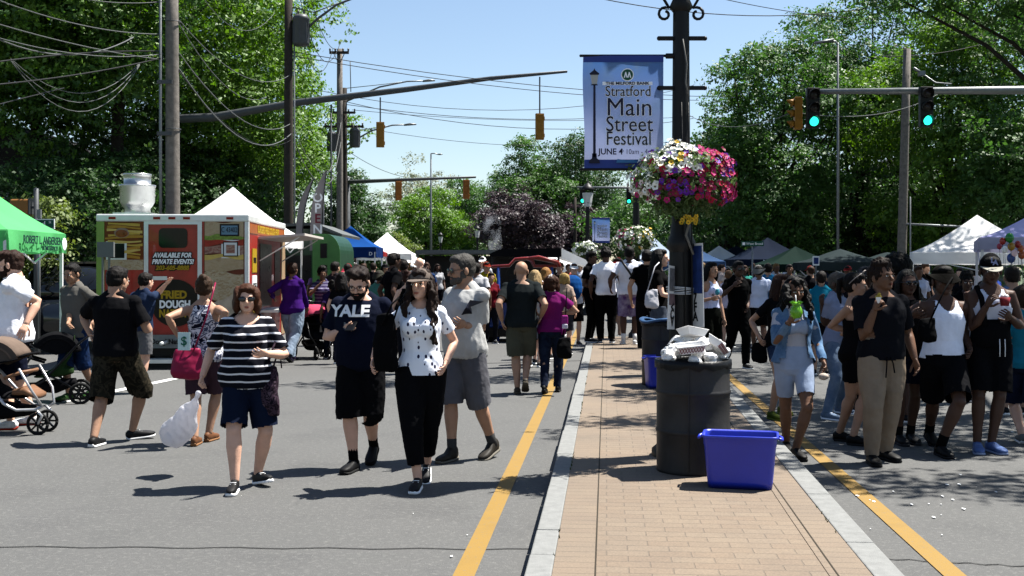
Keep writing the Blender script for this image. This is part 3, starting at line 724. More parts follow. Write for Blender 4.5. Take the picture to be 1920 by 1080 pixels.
# gutter joint weeds and litter on the road
g = G(); rnd = random.Random(8)
for i in range(26):
    p = gp(rnd.gauss(1740, 70), rnd.gauss(940, 25), .006) if i < 16 else gp(rnd.uniform(100, 1900), rnd.uniform(800, 1060), .006)
    r = rnd.uniform(.003, .010)*p.y/7; n = 6; g.prism([p+Vector((r*rnd.uniform(.6, 1.4)*math.cos(q*1.05), 2.2*r*rnd.uniform(.6, 1.4)*math.sin(q*1.05), 0)) for q in range(n)], (0, 0, .004))
o = g.obj('litter', M('white crumbs', (.7, .7, .68))); struct(o, 'stuff', 'small white crumbs and scraps scattered on the asphalt', 'litter')
g = G(); rnd = random.Random(9)
for i in range(150):
    side = rnd.random() < .6; vv = rnd.uniform(4, 22); u = (uL+.133 if side else uR(vv)-.158)+rnd.uniform(-.006, .006); p = Vector((u, vv, KH+.004))
    if math.sin(vv*2.1+side*2) < .3: continue
    for q in range(3):
        h = rnd.uniform(.01, .028); dx, dy = rnd.uniform(-.012, .012), rnd.uniform(-.012, .012); g.add([p+Vector((-.003, 0, 0)), p+Vector((.003, 0, 0)), p+Vector((dx, dy, h))], [(0, 1, 2)], 0, False)
struct(g.obj('weeds', M('weed green', (.10, .14, .03)), rz=-RD), 'stuff', 'tiny green weeds in the joint between brick and granite kerb', 'weeds')
g = G(); g.box((-60, 33, -.02), (-13.5, 33.5, .12)); 
rnd = random.Random(3); g = G()
for i in range(5000):
    p = Vector((rnd.uniform(-22, -11), rnd.uniform(26, 38), 0)); h = rnd.uniform(.06, .2); a = rnd.uniform(0, 6.28); d = Vector((math.cos(a), math.sin(a), 0))*.012
    g.add([p-d, p+d, p+Vector((rnd.uniform(-.05, .05), rnd.uniform(-.05, .05), h))], [(0, 1, 2)], 0, False)
struct(g.obj('grass', M('grass blades', (.10, .20, .03), .8)), 'stuff', 'sunlit green grass verge behind the green tent', 'grass')

# ------------------------------------------------------------------ trees
LF = .68
def leafmat(name, c0, c1, trans=.34):
    if name in MC: return MC[name]
    c0, c1 = tuple(x*LF for x in c0), tuple(x*LF for x in c1)
    m, N, Lk, B = newmat(name); v = coords(N, Lk); oi = N.new('ShaderNodeObjectInfo')
    t = node(N, 'ShaderNodeTexNoise', i_Scale=1.1, i_Detail=6, i_Roughness=.75); Lk.new(v, t.inputs['Vector'])
    r = ramp(N, [(.3, c0), (.68, c1)]); Lk.new(t.outputs[0], r.inputs[0]); Lk.new(r.outputs[0], B.inputs['Base Color']); B.inputs['Roughness'].default_value = .55; B.inputs['Specular IOR Level'].default_value = .35
    tr = N.new('ShaderNodeBsdfTranslucent'); hs = node(N, 'ShaderNodeHueSaturation', i_Saturation=1.1, i_Value=1.5); Lk.new(r.outputs[0], hs.inputs['Color']); Lk.new(hs.outputs[0], tr.inputs[0])
    mx = N.new('ShaderNodeMixShader'); mx.inputs[0].default_value = trans; Lk.new(B.outputs[0], mx.inputs[1]); Lk.new(tr.outputs[0], mx.inputs[2])
    Lk.new(mx.outputs[0], N['Material Output'].inputs['Surface']); MC[name] = m; return m
BARK = M('bark', (.045, .036, .028), .95, .35, 7, .8, 18)
def leaves(cl, n, size, seed, droop=.25, vary=.5, fill=.25, per=9):
    """n leaf-sized faces in small sprays spread through clumps cl = [(centre, radii)]"""
    rs = np.random.RandomState(seed); w = A([c[1][0]*c[1][1]+c[1][0]*c[1][2] for c in cl]); m = n//per
    idx = rs.choice(len(cl), m, p=w/w.sum()); Cc = A([tuple(c[0]) for c in cl])[idx]; Rr = A([c[1] for c in cl])[idx]
    d = rs.normal(size=(m, 3)); d /= np.linalg.norm(d, axis=1)[:, None]; d[:, 2] = np.where((d[:, 2] < -.35) & (rs.rand(m) < .6), -d[:, 2], d[:, 2])
    rad = np.where(rs.rand(m) < fill, rs.rand(m)**.5, .80+.26*rs.rand(m)); lump = 1+.16*np.sin(d[:, 0]*7+idx)+.13*np.sin(d[:, 1]*9+d[:, 2]*6+idx*2)
    P = Cc+d*Rr*(rad*lump)[:, None]; bn = d*.65+rs.normal(size=(m, 3))*.5+A([0, 0, .6]); n = m*per
    P = np.repeat(P, per, 0)+rs.normal(size=(n, 3))*A([size*1.0, size*1.0, size*.45]); bn = np.repeat(bn, per, 0)
    nn = bn+rs.normal(size=(n, 3))*.35; nn /= np.linalg.norm(nn, axis=1)[:, None]
    t = rs.normal(size=(n, 3)); t[:, 2] -= droop; t -= nn*(t*nn).sum(1)[:, None]; t /= np.linalg.norm(t, axis=1)[:, None]; b = np.cross(nn, t)
    s = size*(1+vary*(rs.rand(n)-.5)*2)[:, None]; k = nn*s*.18
    V = np.stack([P-t*s*.5, P+b*s*.30-k*.3-t*s*.05, P+t*s*.5-k, P-b*s*.30-k*.3-t*s*.05], 1).reshape(-1, 3)
    return V, np.arange(n*4).reshape(-1, 4)
def leafobj(name, V, F, mat, parent=None):
    me = bpy.data.meshes.new(name); me.vertices.add(len(V)); me.vertices.foreach_set('co', V.ravel()); me.loops.add(F.size); me.loops.foreach_set('vertex_index', F.ravel())
    me.polygons.add(len(F)); me.polygons.foreach_set('loop_start', np.arange(0, F.size, 4)); me.update(calc_edges=True); me.materials.append(mat)
    o = bpy.data.objects.new(name, me); C.objects.link(o); o.parent = parent; return o
def tree(label, x, y, H, rad, mat, seed, n=22000, size=.16, base=.22, kind='tree', group=None, nc=26, tr=.3, crown=None, sparse=1., lean=0, name='leafy_tree', shape='round'):
    rnd = random.Random(seed); T = thing(name, label, kind, (x, y, 0), 0, group)
    zb, zt = H*base, H; cz, rz = (zb+zt)/2, (zt-zb)/2; cl = []
    if crown: cl = [(Vector(c), r) for c, r in crown]
    else:
        for i in range(nc):
            for _ in range(40):
                p = Vector((rnd.uniform(-1, 1), rnd.uniform(-1, 1), rnd.uniform(-1, 1)))
                if shape == 'cone':
                    if math.hypot(p.x, p.y) < (1-p.z)*.5: break
                elif p.length < 1 and p.length > .35: break
            rr = rnd.uniform(.26, .42)*rad*(1-.3*max(0, p.z)); cl.append((Vector((p.x*(rad-rr*.5)+lean*p.z, p.y*(rad-rr*.5), cz+p.z*(rz-rr*.5))), (rr*rnd.uniform(.9, 1.25), rr*rnd.uniform(.9, 1.25), rr*rnd.uniform(.6, .85))))
        if sparse >= 1: cl.append((Vector((0, 0, cz)), (rad*.62, rad*.62, rz*.7)))
    V, F = leaves(cl, int(n*1.75), size*.74, seed); leafobj('crown', V, F, mat, T)
    g = G(); top = Vector((lean*.4+rnd.uniform(-.3, .3), 0, cz+rz*.3)); f = Vector((rnd.uniform(-.3, .3), rnd.uniform(-.2, .2), zb*1.15))
    g.tube([(0, 0, -.1), (0, 0, .25), f*.5, f, (f+top)/2, top], [tr*1.5, tr*1.12, tr, tr*.85, tr*.5, tr*.15], 12)
    for c, r in cl[:16]:
        s0 = f.lerp(top, rnd.uniform(0, .6)); mid = s0.lerp(c, .5)+Vector((rnd.uniform(-.3, .3), rnd.uniform(-.3, .3), rnd.uniform(.1, .6)))
        g.tube([s0, s0.lerp(mid, .5), mid, c], [tr*.42, tr*.3, tr*.2, tr*.06], 7)
    g.obj('trunk', BARK, T); return T
LG = leafmat('leaf bright', (.050, .13, .014), (.17, .31, .035)); LD = leafmat('leaf dark', (.018, .056, .016), (.060, .13, .028)); LM = leafmat('leaf mid', (.028, .085, .018), (.095, .20, .035))
LY = leafmat('leaf yellow green', (.07, .12, .02), (.19, .24, .05)); LP = leafmat('leaf purple', (.024, .012, .016), (.075, .05, .06), .2); LW = leafmat('leaf pale', (.12, .15, .07), (.34, .36, .26)); LC = leafmat('leaf needle', (.012, .03, .012), (.035, .06, .02), .15)
def tpx(px, py_top, Y): return (px-960)/FP*Y, CH+(HY-py_top)/FP*Y
x, H = tpx(60, -260, 56); tree('big spreading tree with bare dark limbs at the far left behind the green tent', x, 56, H, 10.5, LG, 11, 52000, .28, .30, tr=.36, nc=34, sparse=.5)
x, H = tpx(215, -330, 54); tree('tall dark tree leaning right above the red food trailer', x, 54, H, 8.6, LM, 12, 46000, .27, .30, tr=.34, nc=34, lean=2.5, sparse=.5)
x, H = tpx(420, -150, 62); tree('dense bright green tree between the two left wooden utility poles', x, 62, H, 7.6, LG, 13, 56000, .27, .10, tr=.3, nc=36)
x, H = tpx(502, 15, 76); tree('rounded bright green tree right of the second utility pole', x, 76, H, 4.6, LG, 14, 26000, .24, .10, tr=.3)
x, H = tpx(285, 190, 58); tree('dark low tree behind the exhaust fan of the red trailer', x, 58, H, 6.8, LD, 15, 30000, .25, .05, tr=.25)
x, H = tpx(60, 255, 50); tree('dark shrubby tree low behind the green tent', x, 50, H, 6.2, LD, 16, 26000, .22, .03, tr=.25)
x, H = tpx(-5, 330, 22); tree('small bright conifer at the left edge above the green tent', x, 22, H, 1.5, LY, 17, 9000, .12, .05, tr=.1, nc=16)
x, H = tpx(668, 300, 70); tree('dark narrow tree just right of the pair of utility poles', x, 70, H, 2.6, LD, 18, 16000, .22, .04, tr=.2)
x, H = tpx(700, 395, 90); tree('small dark tree behind the white peaked tent in the distance', x, 90, H, 2.2, LM, 19, 8000, .26, .04, tr=.2)
x, H = tpx(775, 285, 125); tree('sparse pale flowering tree in the far centre', x, 125, H, 4.8, LW, 20, 6000, .30, .15, tr=.18, nc=26, sparse=.3)
x, H = tpx(800, 345, 105); tree('yellow green tree in the centre distance behind the signal arm', x, 105, H, 4.3, LG, 21, 22000, .27, .03, tr=.2)
x, H = tpx(868, 325, 120); tree('mid green tree left of the purple leaved tree', x, 120, H, 4.2, LM, 22, 18000, .28, .03, tr=.2)
x, H = tpx(745, 430, 100); tree('low round green tree behind the grill awning', x, 100, H, 2.2, LY, 23, 7000, .26, .03, tr=.15)
x, H = tpx(985, 255, 110); tree('tall dark tree behind the purple leaved tree', x, 110, H, 5.4, LM, 24, 26000, .28, .05, tr=.3)
x, H = tpx(1085, 225, 115); tree('large dark tree behind the festival banner', x, 115, H, 7.0, LD, 25, 30000, .30, .05, tr=.3)
x, H = tpx(975, 333, 85); tree('purple leaved tree in the centre distance', x, 85, H, 3.2, LP, 26, 16000, .25, .04, tr=.2)
x, H = tpx(1075, 378, 95); tree('smaller reddish leaved tree beside the far lantern post', x, 95, H, 2.6, LP, 27, 9000, .26, .04, tr=.2)
x, H = tpx(1210, 330, 80); tree('green tree behind the large flower basket', x, 80, H, 4.2, LM, 28, 16000, .25, .05, tr=.2)
x, H = tpx(1455, 25, 52); tree('broad green tree right of the lamp post in front of the signals', x, 52, H, 4.3, LM, 29, 40000, .20, .05, tr=.35, nc=34)
x, H = tpx(1370, 170, 58); tree('dark tree directly right of the flower basket', x, 58, H, 3.0, LD, 30, 20000, .21, .05, tr=.3)
x, H = tpx(1615, -70, 56); tree('tall green tree behind the green traffic signals', x, 56, H, 5.0, LM, 31, 38000, .20, .05, tr=.35, nc=34)
x, H = tpx(1775, -20, 50); tree('bright green tree behind the leaning utility pole', x, 50, H, 4.6, LG, 32, 36000, .20, .05, tr=.3, nc=32)
x, H = tpx(1935, -90, 46); tree('bright green tree at the right edge behind the tents', x, 46, H, 4.3, LM, 33, 28000, .20, .05, tr=.3)
x, H = tpx(1335, 330, 66); tree('low dark tree behind the blue market tents', x, 66, H, 3.6, LD, 34, 15000, .24, .02, tr=.25)
x, H = tpx(1565, 330, 60); tree('low dark tree behind the grey tarp tents', x, 60, H, 4.6, LD, 35, 20000, .23, .02, tr=.25)
x, H = tpx(1800, 300, 58); tree('low dark tree behind the right signal arm', x, 58, H, 5.0, LD, 36, 20000, .23, .02, tr=.25)
# conifer top between the right-hand trees, with a bare broken tip
x, H = tpx(1690, -60, 70); tree('dark conifer rising behind the right hand trees', x, 70, H, 3.2, LC, 37, 14000, .26, .25, tr=.25, name='conifer', shape='cone', sparse=.5)
# shade tree standing right of the frame; its limbs reach over the right lane
cw = []; rnd = random.Random(77)
for i in range(26):
    u, w_ = rnd.uniform(0, 1), rnd.uniform(0, 1); cy = 9+u*19; cx = 5.4+w_*6.5+(cy-9)*.12; zt = CH+HY/FP*cy+1.35; cw.append(((cx-10.5, cy-19, zt+rnd.uniform(.2, 2.2)), (1.25, 1.3, .45)))
for (cx, cy) in ((4.6, 12.2), (5.6, 11.6), (6.6, 12.0), (7.6, 11.4), (5.0, 14.5), (6.2, 15.2), (7.4, 14.6), (6.0, 9.9), (7.2, 9.7), (8.4, 9.9), (4.0, 18.2), (3.2, 17.6), (2.2, 17.3), (5.0, 18.6), (1.1, 17.0)): cw.append(((cx-10.5, cy-19, 7.4), (.85, .5, .3)))
tree('shade tree leaning over the right lane above the crowd', 10.5, 19, 11, 5, LG, 40, 34000, .17, .4, crown=cw, tr=.35)
x0 = (1850-960)/FP*34; cw = [((0, 0, 9.8), (1.6, 1.3, .8)), ((-2.0, 0, 10.0), (1.5, 1.2, .7)), ((1.6, 0, 9.2), (1.4, 1.2, .8)), ((-3.6, .5, 10.5), (1.3, 1.1, .5)), ((2.2, 0, 8.2), (1.0, 1.0, .6))]
tree('leafy boughs hanging into the top right corner', x0+3.5, 34, 11, 5, LM, 41, 9000, .17, .4, crown=[((c[0][0]-3.5, c[0][1], c[0][2]), c[1]) for c in cw], tr=.3)
# houses glimpsed behind the left trees
def house(label, x, y, w, d, h, wall, roofc, seed):
    T = thing('house', label, 'house', (x, y, 0)); g = G(); g.box((-w/2, -d/2, 0), (w/2, d/2, h)); g.obj('wall', wall, T)
    g = G(); g.prism([(-w/2-.3, -d/2-.3, h), (w/2+.3, -d/2-.3, h), (0, -d/2-.3, h+w*.32)], (0, d+.6, 0)); g.obj('roof', roofc, T)
    for i in range(3):
        for k in range(2):
            cx = -w/2+w*(i+.5)/3; z = 1+k*2.7
            g = G(); g.box((cx-.5, -d/2-.06, z), (cx+.5, -d/2-.003, z+1.4)); f = g.obj('window', M('house trim', (.6, .6, .58)), T); g = G(); g.box((cx-.42, -d/2-.08, z+.08), (cx+.42, -d/2-.062, z+1.32)); g.obj('pane', M('dark glass', (.02, .025, .03), .1, 0), f)
clap = M('clapboard', (.45, .45, .44), .8, .06); shing = M('shingle', (.05, .045, .045), .9, .2, 12)
house('pale house hidden behind the left trees', -26, 62, 11, 9, 5.6, clap, shing, 1)
house('grey house hidden behind the right trees', 27, 78, 12, 9, 5.6, M('grey siding', (.22, .23, .24), .8, .06), shing, 2)
house('low pale house far behind the dark tree at the right', 14, 90, 10, 9, 5, clap, shing, 3)
# ------------------------------------------------------------------ utility poles, signals, wires
WOOD1 = M('weathered pole wood', (.30, .27, .24), .9, .3, 9, .5, 30); WOOD2 = M('dark pole wood', (.075, .062, .052), .9, .3, 9, .5, 30); STEEL = M('galvanised steel', (.34, .36, .37), .45, .12, 8, 0, metal=.55)
DSTEEL = M('dull grey steel', (.16, .17, .18), .5, .12, 8, metal=.3); BLK = M('black cast iron', (.010, .010, .011), .5, .25, 10, .25, 40, spec=.22); WIRE = M('wire black', (.02, .02, .02), .6, 0); WIREG = M('wire grey', (.19, .20, .20), .6, 0)
CER = M('ceramic', (.25, .22, .20), .3, .1); SIGY = M('signal yellow', (.55, .25, .03), .5, .12, 8); SIGO = M('signal orange', (.62, .22, .04), .5, .12, 8); LENSD = M('dark signal lens', (.05, .04, .04), .15, .1); LENSG = M('lit green lens', (.02, .85, .55), .3, 0, emit=.75)
def utility_pole(label, px, Y, top, r, wood, lean=0, tops=(), group='wooden utility poles'):
    x = (px-960)/FP*Y; H = CH-(top-HY)/FP*Y; T = thing('utility_pole', label, 'utility pole', (x, Y, 0), 0, group); g = G()
    g.tube([(lean*k*H, 0, k*H-.1*(k == 0)) for k in (0, .25, .5, .75, 1)], [r*1.12, r*1.06, r, r*.94, r*.86], 16, cap=.1); g.obj('pole', wood, T); return T, x, H
def crossarm(T, z, L, x0=0, wood=WOOD2, tilt=0):
    g = G(); g.beam((x0-L/2, -.18, z-tilt), (x0+L/2, -.18, z+tilt), .10, .12); g.beam((x0-L*.3, -.2, z), (x0, -.16, z-.55), .03); g.beam((x0+L*.3, -.2, z), (x0, -.16, z-.55), .03); g.obj('crossarm', wood, T)
    g = G()
    for k in (-.47, -.2, .2, .47): g.lathe((x0+L*k, -.18, z+.06), [(.02, 0), (.05, .02), (.03, .06), (.055, .08), (.03, .13), (0, .16)], 10)
    g.obj('insulator', CER, T)
def transformer(T, x, y, z, s=1.):
    g = G(); g.lathe((x, y, z), [(0, 0), (.22*s, .02), (.24*s, .1), (.24*s, .75*s), (.26*s, .78*s), (.18*s, .9*s), (0, .93*s)], 18)
    for a in range(8): t = a*.785; g.box((x+.24*s*math.cos(t)-.015, y+.24*s*math.sin(t)-.015, z+.15), (x+.24*s*math.cos(t)+.015, y+.24*s*math.sin(t)+.015, z+.65*s))
    o = g.obj('transformer', DSTEEL, T); g = G()
    for k in (-.1, .1): g.lathe((x+k, y, z+.85*s), [(.03, 0), (.05, .05), (.025, .1), (.045, .14), (.02, .24), (0, .25)], 8)
    g.obj('bushing', CER, o)
UP1, X1, H1 = utility_pole('pale weathered wooden utility pole rising behind the red trailer', 325, 24, -120, .145, WOOD1, lean=-.004)
g = G(); g.tube([(-.24, -.1, -.1), (-.24, -.1, H1-.3)], .035, 8)
g.obj('conduit', STEEL, UP1)
g = G()
for z in (2.5, 4.6, 6.9): g.tube([(math.cos(a)*.152, math.sin(a)*.152, z) for a in np.linspace(0, 6.283, 17)], .012, 5)
g.box((-.30, -.17, 4.45), (.02, -.13, 4.53)); g.box((-.30, -.17, 5.55), (.02, -.13, 5.63)); g.obj('bracket', DSTEEL, UP1)
UP2, X2, H2 = utility_pole('dark wooden utility pole with a transformer near its top', 541, 39, -60, .16, WOOD2)
transformer(UP2, .45, -.05, CH+(HY-95)/FP*39+.15, 1.2)
g = G(); g.tube([(.24, -.12, 0), (.22, -.12, 9.6)], .03, 8); g.obj('conduit', STEEL, UP2)
g = G(); zz = CH+(HY-78)/FP*39; g.tube([(.15, 0, zz), (1.0, -.1, zz+.75), (1.7, -.15, zz+1.25), (2.3, -.2, zz+1.47)], [.05, .045, .04, .04], 8); g.tube([(.15, 0, zz+1.2), (.9, -.1, zz+1.0), (1.75, -.15, zz+1.3)], .02, 6); g.obj('lamp_arm', DSTEEL, UP2)
g = G(); g.loft([(A((2.25, -.2, zz+1.48)), A((0, 1, 0)), A((0, 0, 1)), .07, .05), (A((2.6, -.2, zz+1.53)), A((0, 1, 0)), A((0, 0, 1)), .16, .07), (A((2.95, -.2, zz+1.54)), A((0, 1, 0)), A((0, 0, 1)), .10, .04)], 12); g.obj('lamp_head', DSTEEL, UP2)
UP3, X3, H3 = utility_pole('wooden utility pole with a narrow crossarm, nearer of the close pair', 637, 52, 92, .15, WOOD1)
UP4, X4, H4 = utility_pole('utility pole with twin transformers standing close behind its neighbour', 646, 60, 165, .15, WOOD2)
crossarm(UP3, CH+(HY-100)/FP*52, .9); crossarm(UP4, CH+(HY-238)/FP*60, 2.1); crossarm(UP4, CH+(HY-212)/FP*60, 1.2)
transformer(UP4, -.62, -.3, CH+(HY-285)/FP*60, 1.15); transformer(UP4, .60, -.3, CH+(HY-278)/FP*60, 1.15)
for T, z, L, Y in ((UP4, CH+(HY-190)/FP*60, 4.2, 60), (UP4, CH+(HY-272)/FP*60, 3.2, 60)):
    g = G(); g.tube([(.1, 0, z), (L*.45, -.1, z+.75), (L*.8, -.1, z+1.05), (L, -.1, z+1.08)], [.05, .045, .04, .04], 8); g.tube([(.1, 0, z+.7), (L*.4, -.1, z+.85), (L*.8, -.1, z+1.05)], .02, 6); g.obj('lamp_arm', STEEL, T)
    g = G(); g.loft([(A((L, -.1, z+1.06)), A((0, 1, 0)), A((0, 0, 1)), .06, .05), (A((L+.3, -.1, z+1.10)), A((0, 1, 0)), A((0, 0, 1)), .15, .07), (A((L+.65, -.1, z+1.10)), A((0, 1, 0)), A((0, 0, 1)), .09, .04)], 12); g.obj('lamp_head', STEEL, T)
g = G(); g.tube([(-.38, -.1, 0), (-.38, -.1, 9.2)], .045, 8); g.tube([(-.75, -.1, 0), (-.75, -.1, 6.0)], .05, 8); g.tube([(.5, -.1, H3-.6), (.53, -.1, H3-2)], .02, 6); g.obj('conduit', DSTEEL, UP3)
UP5, X5, H5 = utility_pole('leaning wooden utility pole in front of the right hand trees', 1688, 42, 92, .16, WOOD1, lean=.026/ 1)
zz = CH+(HY-420)/FP*42; g = G(); g.tube([(.12, -.1, zz), (2.4, -.3, zz-.12)], .04, 8); g.obj('arm', STEEL, UP5); g = G(); g.tube([(.32, -.15, 0), (.32, -.15, zz+1)], .03, 8); g.obj('conduit', STEEL, UP5)
g = G(); p = Vector((.7, -.3, CH+(HY-140)/FP*42)); g.tube([p, p+Vector((-.3, 0, .2))], .05, 8); g.box(p-Vector((.12, .1, .1)), p+Vector((.1, .1, .08))); g.tube([p, p+Vector((.5, 0, -.35)), p+Vector((1.1, 0, -.4))], .03, 6); g.obj('camera_head', STEEL, UP5)
UP6, X6, H6 = utility_pole('thin distant wooden pole behind the purple leaved tree', 1078, 92, 370, .14, WOOD2)
for (px, py) in ((722, 292), (808, 290)):
    pass
T = thing('street_lamp', 'far street lamp with a short arm standing over the centre trees', 'street lamp', ((808-960)/FP*95, 95, 0)); z = CH+(HY-288)/FP*95
g = G(); g.tube([(0, 0, 0), (0, 0, z)], [.11, .06], 10); g.tube([(0, 0, z), (.25, 0, z+.02), (.6, 0, z-.06)], .05, 6); g.obj('pole', STEEL, T); g = G(); g.ell((.75, 0, z-.06), (.25, .12, .07)); g.obj('lamp_head', STEEL, T)
T = thing('street_lamp', 'grey street lamp with a flat head left of the green signals', 'street lamp', ((1571-960)/FP*46, 46, 0)); z = CH+(HY-80)/FP*46
g = G(); g.tube([(0, 0, 0), (0, 0, z)], [.065, .045], 10); g.tube([(0, 0, z-.1), (-.1, 0, z+.05), (-.4, 0, z+.06)], .05, 6); g.obj('pole', STEEL, T); g = G(); g.loft([(A((-.2, 0, z+.1)), A((0, 1, 0)), A((0, 0, 1)), .14, .07), (A((-.95, 0, z-.02)), A((0, 1, 0)), A((0, 0, 1)), .12, .05)], 10, p=3); g.obj('lamp_head', STEEL, T)
# mast arms and signal heads
def mast(label, px, Y, pts, r0, r1, mat=DSTEEL):
    """pts: photo pixels with depth along the arm"""
    x = (px-960)/FP*Y; T = thing('signal_mast', label, 'signal mast', (x, Y, 0)); P = [at(a, b, c)-Vector((x, Y, 0)) for a, b, c in pts]
    g = G(); g.tube([(0, 0, -.1), (0, 0, .3), (0, 0, P[0].z+.3)], [.22, .17, .13], 14); g.obj('pole', mat, T)
    g = G(); g.tube([Vector((0, 0, P[0].z))]+P, [r0]+list(np.linspace(r0, r1, len(P))), 12); g.obj('mast_arm', mat, T); return T
def signal(label, px, py, Y, back=True, lit=None, hcol=SIGY, rz=0, rod=None, name='traffic_signal', group=None, s=1.):
    """head 1.07 m tall whose top is at the pixel; back = we see its plain side"""
    T = thing(name, label, 'traffic light', at(px, py, Y)-Vector((0, 0, 1.07*s)), rz, group)
    g = G(); g.box((-.17*s, -.09, 0), (.17*s, .10, 1.07*s))
    if back:
        for k in range(3): g.box((-.13*s, -.105, (.04+.355*k)*s), (.13*s, -.09, (.32+.355*k)*s))
        g.box((.17*s, -.06, .1*s), (.20*s, .02, .25*s)); g.box((.17*s, -.06, .8*s), (.20*s, .02, .95*s))
    g.obj('housing', hcol, T, bevel=.02)
    for k in range(3):
        c = Vector((0, -.10 if not back else .11, (.17+.357*k)*s)); d = -1 if not back else 1; V = []
        g = G(); n = 14
        for j in range(n+1):
            a = math.pi*(-.22+1.44*j/n); V += [(c.x+.135*s*math.cos(a), c.y, c.z+.135*s*math.sin(a)), (c.x+.135*s*math.cos(a), c.y+d*.24*s*(.4+.6*max(0, math.sin(a))), c.z+.135*s*math.sin(a)-.02)]
        g.add(V, [(2*j, 2*j+1, 2*j+3, 2*j+2) for j in range(n)], 0); v = g.obj('visor', hcol if back else BLK, T); md = v.modifiers.new('th', 'SOLIDIFY'); md.thickness = .008
        g = G(); g.ell(c+Vector((0, d*.01, 0)), (.125*s, .035, .125*s), None, 16); g.obj('lens', (LENSG if (lit == k) else LENSD), T)
    if rod:
        g = G(); g.tube([(0, 0, 1.07*s), (0, 0, 1.07*s+rod)], .03, 8); g.obj('hanger', DSTEEL, T)
    return T
mast('long steel signal mast arm rising right above the left lane', 331, 50, [(400, 220, 49.5), (560, 192, 48.5), (760, 168, 47.5), (920, 147, 46.5), (1063, 134, 45.5)],   .19, .055)
signal('yellow signal head hanging from the middle of the long mast arm', 713, 229, 47.7, rod=1.05, rz=.15, group='yellow signals on the long mast arm'); signal('yellow signal head hanging near the tip of the long mast arm', 1012, 213, 45.8, rod=1.5, rz=.15, group='yellow signals on the long mast arm')
mast('steel signal mast arm reaching from the twin utility poles', 652, 64, [(660, 341, 63.8), (760, 337, 63), (892, 332, 62)], .12, .06)
signal('left of two small orange signal heads on the farther mast arm', 747, 340, 62.8, hcol=SIGO, rz=.3); signal('right of two small orange signal heads on the farther mast arm', 874, 337, 62, hcol=SIGO, rz=.3)
mast('grey signal mast arm entering from the right edge', 2250, 31, [(2100, 168, 30.6), (1920, 169, 30.4), (1515, 172, 30)], .16, .07, STEEL)
signal('left of two black signal heads showing green on the right mast', 1524, 165, 29.8, back=False, lit=0, hcol=BLK); signal('right of two black signal heads showing green on the right mast', 1736, 163, 29.8, back=False, lit=0, hcol=BLK)
signal('yellow cased signal seen from its side at the tip of the right mast', 1496, 183, 30.3, hcol=SIGY, rz=1.5, s=.80)
mast('far steel mast arm with two small green signals behind the banner', 1190, 78, [(1180, 352, 78), (1082, 351, 77)], .09, .06, STEEL)
signal('left tiny green signal beside the distant lantern', 1092, 352, 76.8, back=False, lit=0, hcol=BLK); signal('right tiny green signal left of the big flower basket', 1179, 353, 77.2, back=False, lit=0, hcol=BLK)
